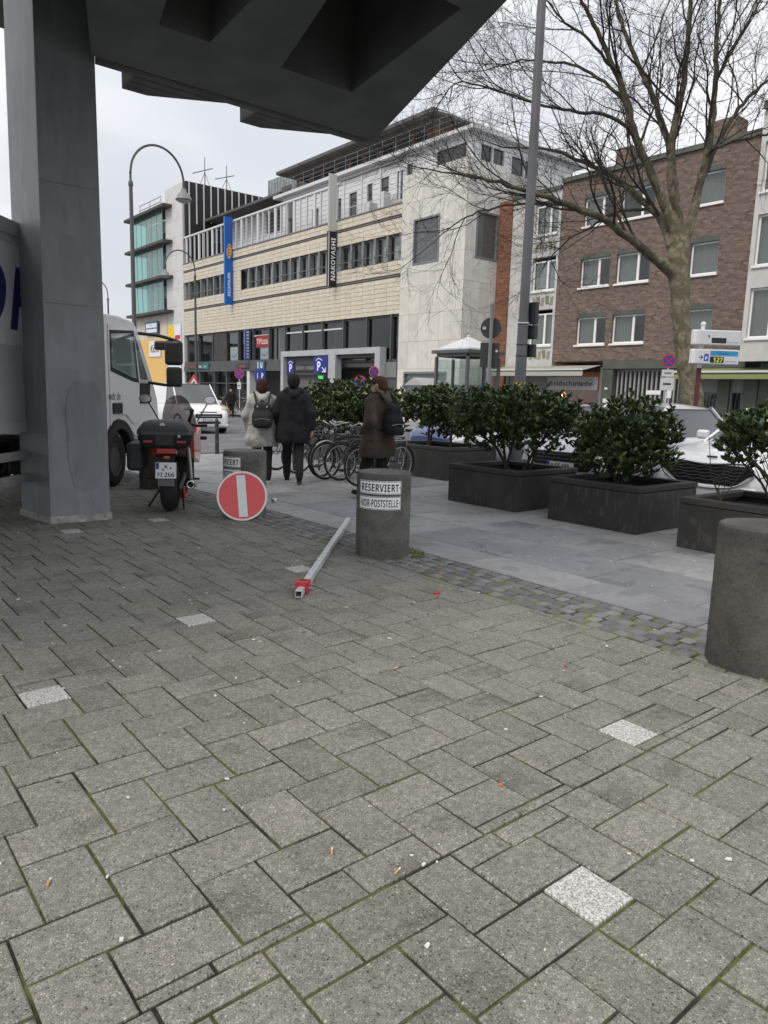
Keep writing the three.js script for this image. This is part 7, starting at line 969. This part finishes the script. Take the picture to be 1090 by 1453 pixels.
  for (const [f, z, t] of [[lf, -0.1, P.tl || 0], [rf, 0.1, P.tr || 0]]) { const sh2 = part(o, 'shoe', skinCaps([cc([f[0] - 0.04, f[1] + 0.07, z], [f[0] + 0.16, f[1] + 0.05 + t, z], 0.05, 0.04, [1, 1, 1]), cc([f[0] - 0.02, f[1] + 0.1, z], [f[0] - 0.01, f[1] + 0.15, z], 0.052, 0.055)], 0.03, 0.01), P.shoes); part(sh2, 'sole', [bar(S([f[0] - 0.09, f[1] + 0.016, z]), S([f[0] + 0.2, f[1] + 0.016 + t * 1.2, z]), 0.085, 0.026)], P.sole || mBlackMatt); }
  // coat, sleeves, hood
  const co = [cc([0, 1.44, -0.13], [0, 1.44, 0.13], 0.12, 0.12, [0.95, 1, 1]), cc([0.0, 1.38, -0.05], [0, 1.1, -0.06], 0.185, 0.17, [0.92, 1, 1]), cc([0.0, 1.38, 0.05], [0, 1.1, 0.06], 0.185, 0.17, [0.92, 1, 1]), cc([0, 1.1, -0.08], [P.sw || 0, P.hem + 0.1, -0.1], 0.17, P.flare, [0.95, 1, 1]), cc([0, 1.1, 0.08], [P.sw || 0, P.hem + 0.1, 0.1], 0.17, P.flare, [0.95, 1, 1]), cc([0, sh - 0.03, -0.185], le, 0.088, 0.075), cc(le, lh.map((v, i) => mix(le[i], v, 0.92)), 0.074, 0.052), cc([0, sh - 0.03, 0.185], re, 0.088, 0.075), cc(re, rh.map((v, i) => mix(re[i], v, 0.92)), 0.074, 0.052)];
  const hem = P.hem * s, fold = (d, x, y, z) => Math.max(d + (fbm(Math.abs(x * 0.5 + z * 0.7 + 3) % 1, Math.abs(y * 0.55 + 2) % 1, 10, 3, P.seed) - 0.5) * 0.03 * (1 + sm(1.1, 0.7, y)), hem - y + 0.012 * Math.sin(z * 14));
  part(o, 'coat', skinCaps(co, 0.05 * s, 0.015, fold), P.coat);
  if (P.seams) for (const y of P.seams) part(o, 'coat_seam', torus(0.2 * s, 0.006, 'y', 5, 30).scale(0.96, 1, 1.34).translate(0, y * s, 0), P.coat);
  part(o, 'hood', skinCaps([cc([-0.07, 1.53, -0.1], [-0.13, 1.47, 0], 0.06, 0.07), cc([-0.13, 1.47, 0], [-0.07, 1.53, 0.1], 0.07, 0.06), cc([-0.07, 1.54, -0.1], [0.03, 1.54, -0.11], 0.055, 0.04), cc([-0.07, 1.54, 0.1], [0.03, 1.54, 0.11], 0.055, 0.04)], 0.05, 0.012), P.hoodM || P.coat);
  // hair or cap
  part(o, P.cap ? 'cap' : 'hair', skinCaps(P.hair.map(q => [S(hr(q[0])), S(hr(q[1])), q[2] * s, q[3] * s, q[4]]), 0.03, 0.01), P.hairM); if (P.scarf) part(o, 'scarf', skinCaps([cc([-0.03, 1.555, -0.05], [-0.03, 1.555, 0.05], 0.075, 0.075)], 0.02, 0.012), P.scarf);
  return o;
}
function backpack(label, pos, head, h, M, patch, y0) {
  const o = thing('backpack', label, 'backpack', pos, heading(head), 'backpacks worn by walkers'), s = h / 1.78;
  const b = part(o, 'pack', skinCaps([[[-0.3 * s, (y0 + 0.08) * s, -0.09], [-0.3 * s, (y0 + 0.08) * s, 0.09], 0.085, 0.085, [0.9, 1, 1]], [[-0.28 * s, (y0 + 0.36) * s, -0.06], [-0.28 * s, (y0 + 0.36) * s, 0.06], 0.085, 0.085, [0.8, 1, 1]], [[-0.29 * s, (y0 + 0.2) * s, -0.08], [-0.29 * s, (y0 + 0.2) * s, 0.08], 0.1, 0.1, [0.9, 1, 1]]], 0.06, 0.012), M);
  part(b, 'front_pocket', skinCaps([[[-0.38 * s, (y0 + 0.06) * s, -0.08], [-0.38 * s, (y0 + 0.06) * s, 0.08], 0.055, 0.055, [0.7, 1.2, 1]]], 0.03, 0.012), patch || M);
  part(b, 'zip', tube([[-0.372 * s, (y0 + 0.14) * s, -0.13], [-0.395 * s, (y0 + 0.16) * s, 0], [-0.372 * s, (y0 + 0.14) * s, 0.13]], 0.006, 5), std(0.25, 0.5)); part(b, 'carry_loop', tube([[-0.27 * s, (y0 + 0.44) * s, -0.035], [-0.27 * s, (y0 + 0.49) * s, 0], [-0.27 * s, (y0 + 0.44) * s, 0.035]], 0.008, 5), M);
  for (const z of [-0.14, 0.14]) part(o, 'strap', tube([[-0.24 * s, (y0 + 0.42) * s, z * 0.7], [-0.1 * s, 1.585 * s, z], [0.08 * s, 1.5 * s, z], [0.17 * s, 1.3 * s, z * 1.05], [0.0, 1.1 * s, z * 1.35], [-0.2 * s, (y0 + 0.06) * s, z * 0.95]], 0.017, 6, 30), M);
  return o;
}
const hairShort = [[[-0.03, 1.72, 0], [-0.035, 1.69, 0], 0.1, 0.1, [1.02, 1.05, 0.94]], [[0.03, 1.755, -0.02], [0.03, 1.755, 0.02], 0.075, 0.075]], blackC = cloth([0.014, 0.015, 0.019], 41, 0.3), dark = cloth([0.012, 0.012, 0.014], 43, 0.3);
{ // woman in the pale coat
  const p = [6.42, 0, -11.3]; person('person in a long pale grey hooded coat walking away beside the man in black', p, 30, { h: 1.73, seed: 11, lf: [0.2, 0.0], rf: [-0.24, 0.0], kl: 0.04, kr: 0.08, tl: 0.02, tr: 0, le: [-0.03, 1.18, -0.29], re: [0.0, 1.2, 0.31], lh: [0.08, 0.95, -0.27], rh: [0.2, 1.16, 0.2], hem: 0.62, flare: 0.205, coat: cloth([0.52, 0.525, 0.5], 51, 0.3, 7), trousers: dark, shoes: dark, sole: std(0.6, 0.8), hair: [[[-0.03, 1.72, 0], [-0.04, 1.66, 0], 0.105, 0.11, [1.02, 1.05, 0.98]], [[-0.04, 1.63, 0], [-0.06, 1.58, 0], 0.085, 0.07]], hairM: cloth([0.05, 0.017, 0.012], 53, 0.6, 24), scarf: dark, seams: [0.86, 1.02], turn: 0.25 });
  const bp = backpack('dark grey backpack with a round pocket worn over the pale coat', p, 30, 1.73, cloth([0.045, 0.047, 0.05], 55, 0.3), cloth([0.02, 0.02, 0.022], 57), 0.97);
  for (const z of [-0.08, 0.08]) part(bp, 'badge', disc(0.014, 0.006, -0.352, 1.305, z, 'x', 10), mPale); part(bp, 'key_ring', [rod([-0.36, 1.03, 0.12], [-0.37, 0.95, 0.13], 0.006, 0.01, 5)], mBlack);
}
person('person in a long black coat and cap striding away', [6.78, 0, -10.86], 31, { h: 1.83, seed: 12, lf: [0.3, 0.0], rf: [-0.34, 0.035], kl: 0.05, kr: 0.14, tl: 0.03, tr: -0.02, le: [-0.02, 1.18, -0.31], re: [-0.09, 1.18, 0.3], lh: [0.12, 0.97, -0.25], rh: [-0.08, 0.92, 0.32], hem: 0.66, flare: 0.19, coat: blackC, trousers: cloth([0.016, 0.016, 0.018], 61), shoes: dark, cap: 1, hair: [[[-0.01, 1.735, 0], [-0.02, 1.715, 0], 0.108, 0.106, [1.02, 0.9, 0.96]], [[-0.02, 1.7, 0], [-0.03, 1.66, 0], 0.1, 0.095]], hairM: dark, turn: 0 });
{ // man in the brown parka
  const p = [6.78, 0, -8.5]; person('person in a brown hooded parka with short auburn hair walking along the planters', p, -12, { h: 1.79, seed: 13, pocket: 1, lf: [0.2, 0.0], rf: [-0.22, 0.02], kl: 0.04, kr: 0.1, tl: 0.03, tr: -0.02, le: [-0.12, 1.17, -0.29], re: [-0.12, 1.17, 0.29], lh: [0.1, 1.02, -0.235], rh: [0.1, 1.02, 0.235], hem: 0.64, flare: 0.21, coat: cloth([0.08, 0.058, 0.044], 71, 0.3, 8), hoodM: cloth([0.1, 0.078, 0.055], 73, 0.3, 8), trousers: dark, shoes: dark, sole: std(0.5, 0.8), hair: hairShort, hairM: cloth([0.1, 0.045, 0.022], 75, 0.5, 24), turn: -0.25 });
  backpack('black rucksack hanging low on the back of the brown parka', p, -12, 1.79, cloth([0.012, 0.013, 0.017], 77, 0.4), null, 0.98);
}
person('far person in dark clothes standing by the shop doors', [20.9, 0, -40.6].map((v, i) => i === 1 ? -0.115 : v), 200, { h: 1.76, seed: 14, lf: [0.02, 0], rf: [-0.02, 0], kl: 0.02, kr: 0.02, le: [0, 1.18, -0.29], re: [0, 1.18, 0.29], lh: [0.08, 0.95, -0.27], rh: [0.08, 0.95, 0.27], hem: 0.8, flare: 0.17, coat: dark, trousers: dark, shoes: dark, hair: hairShort, hairM: dark });
renderer.render(scene, camera);
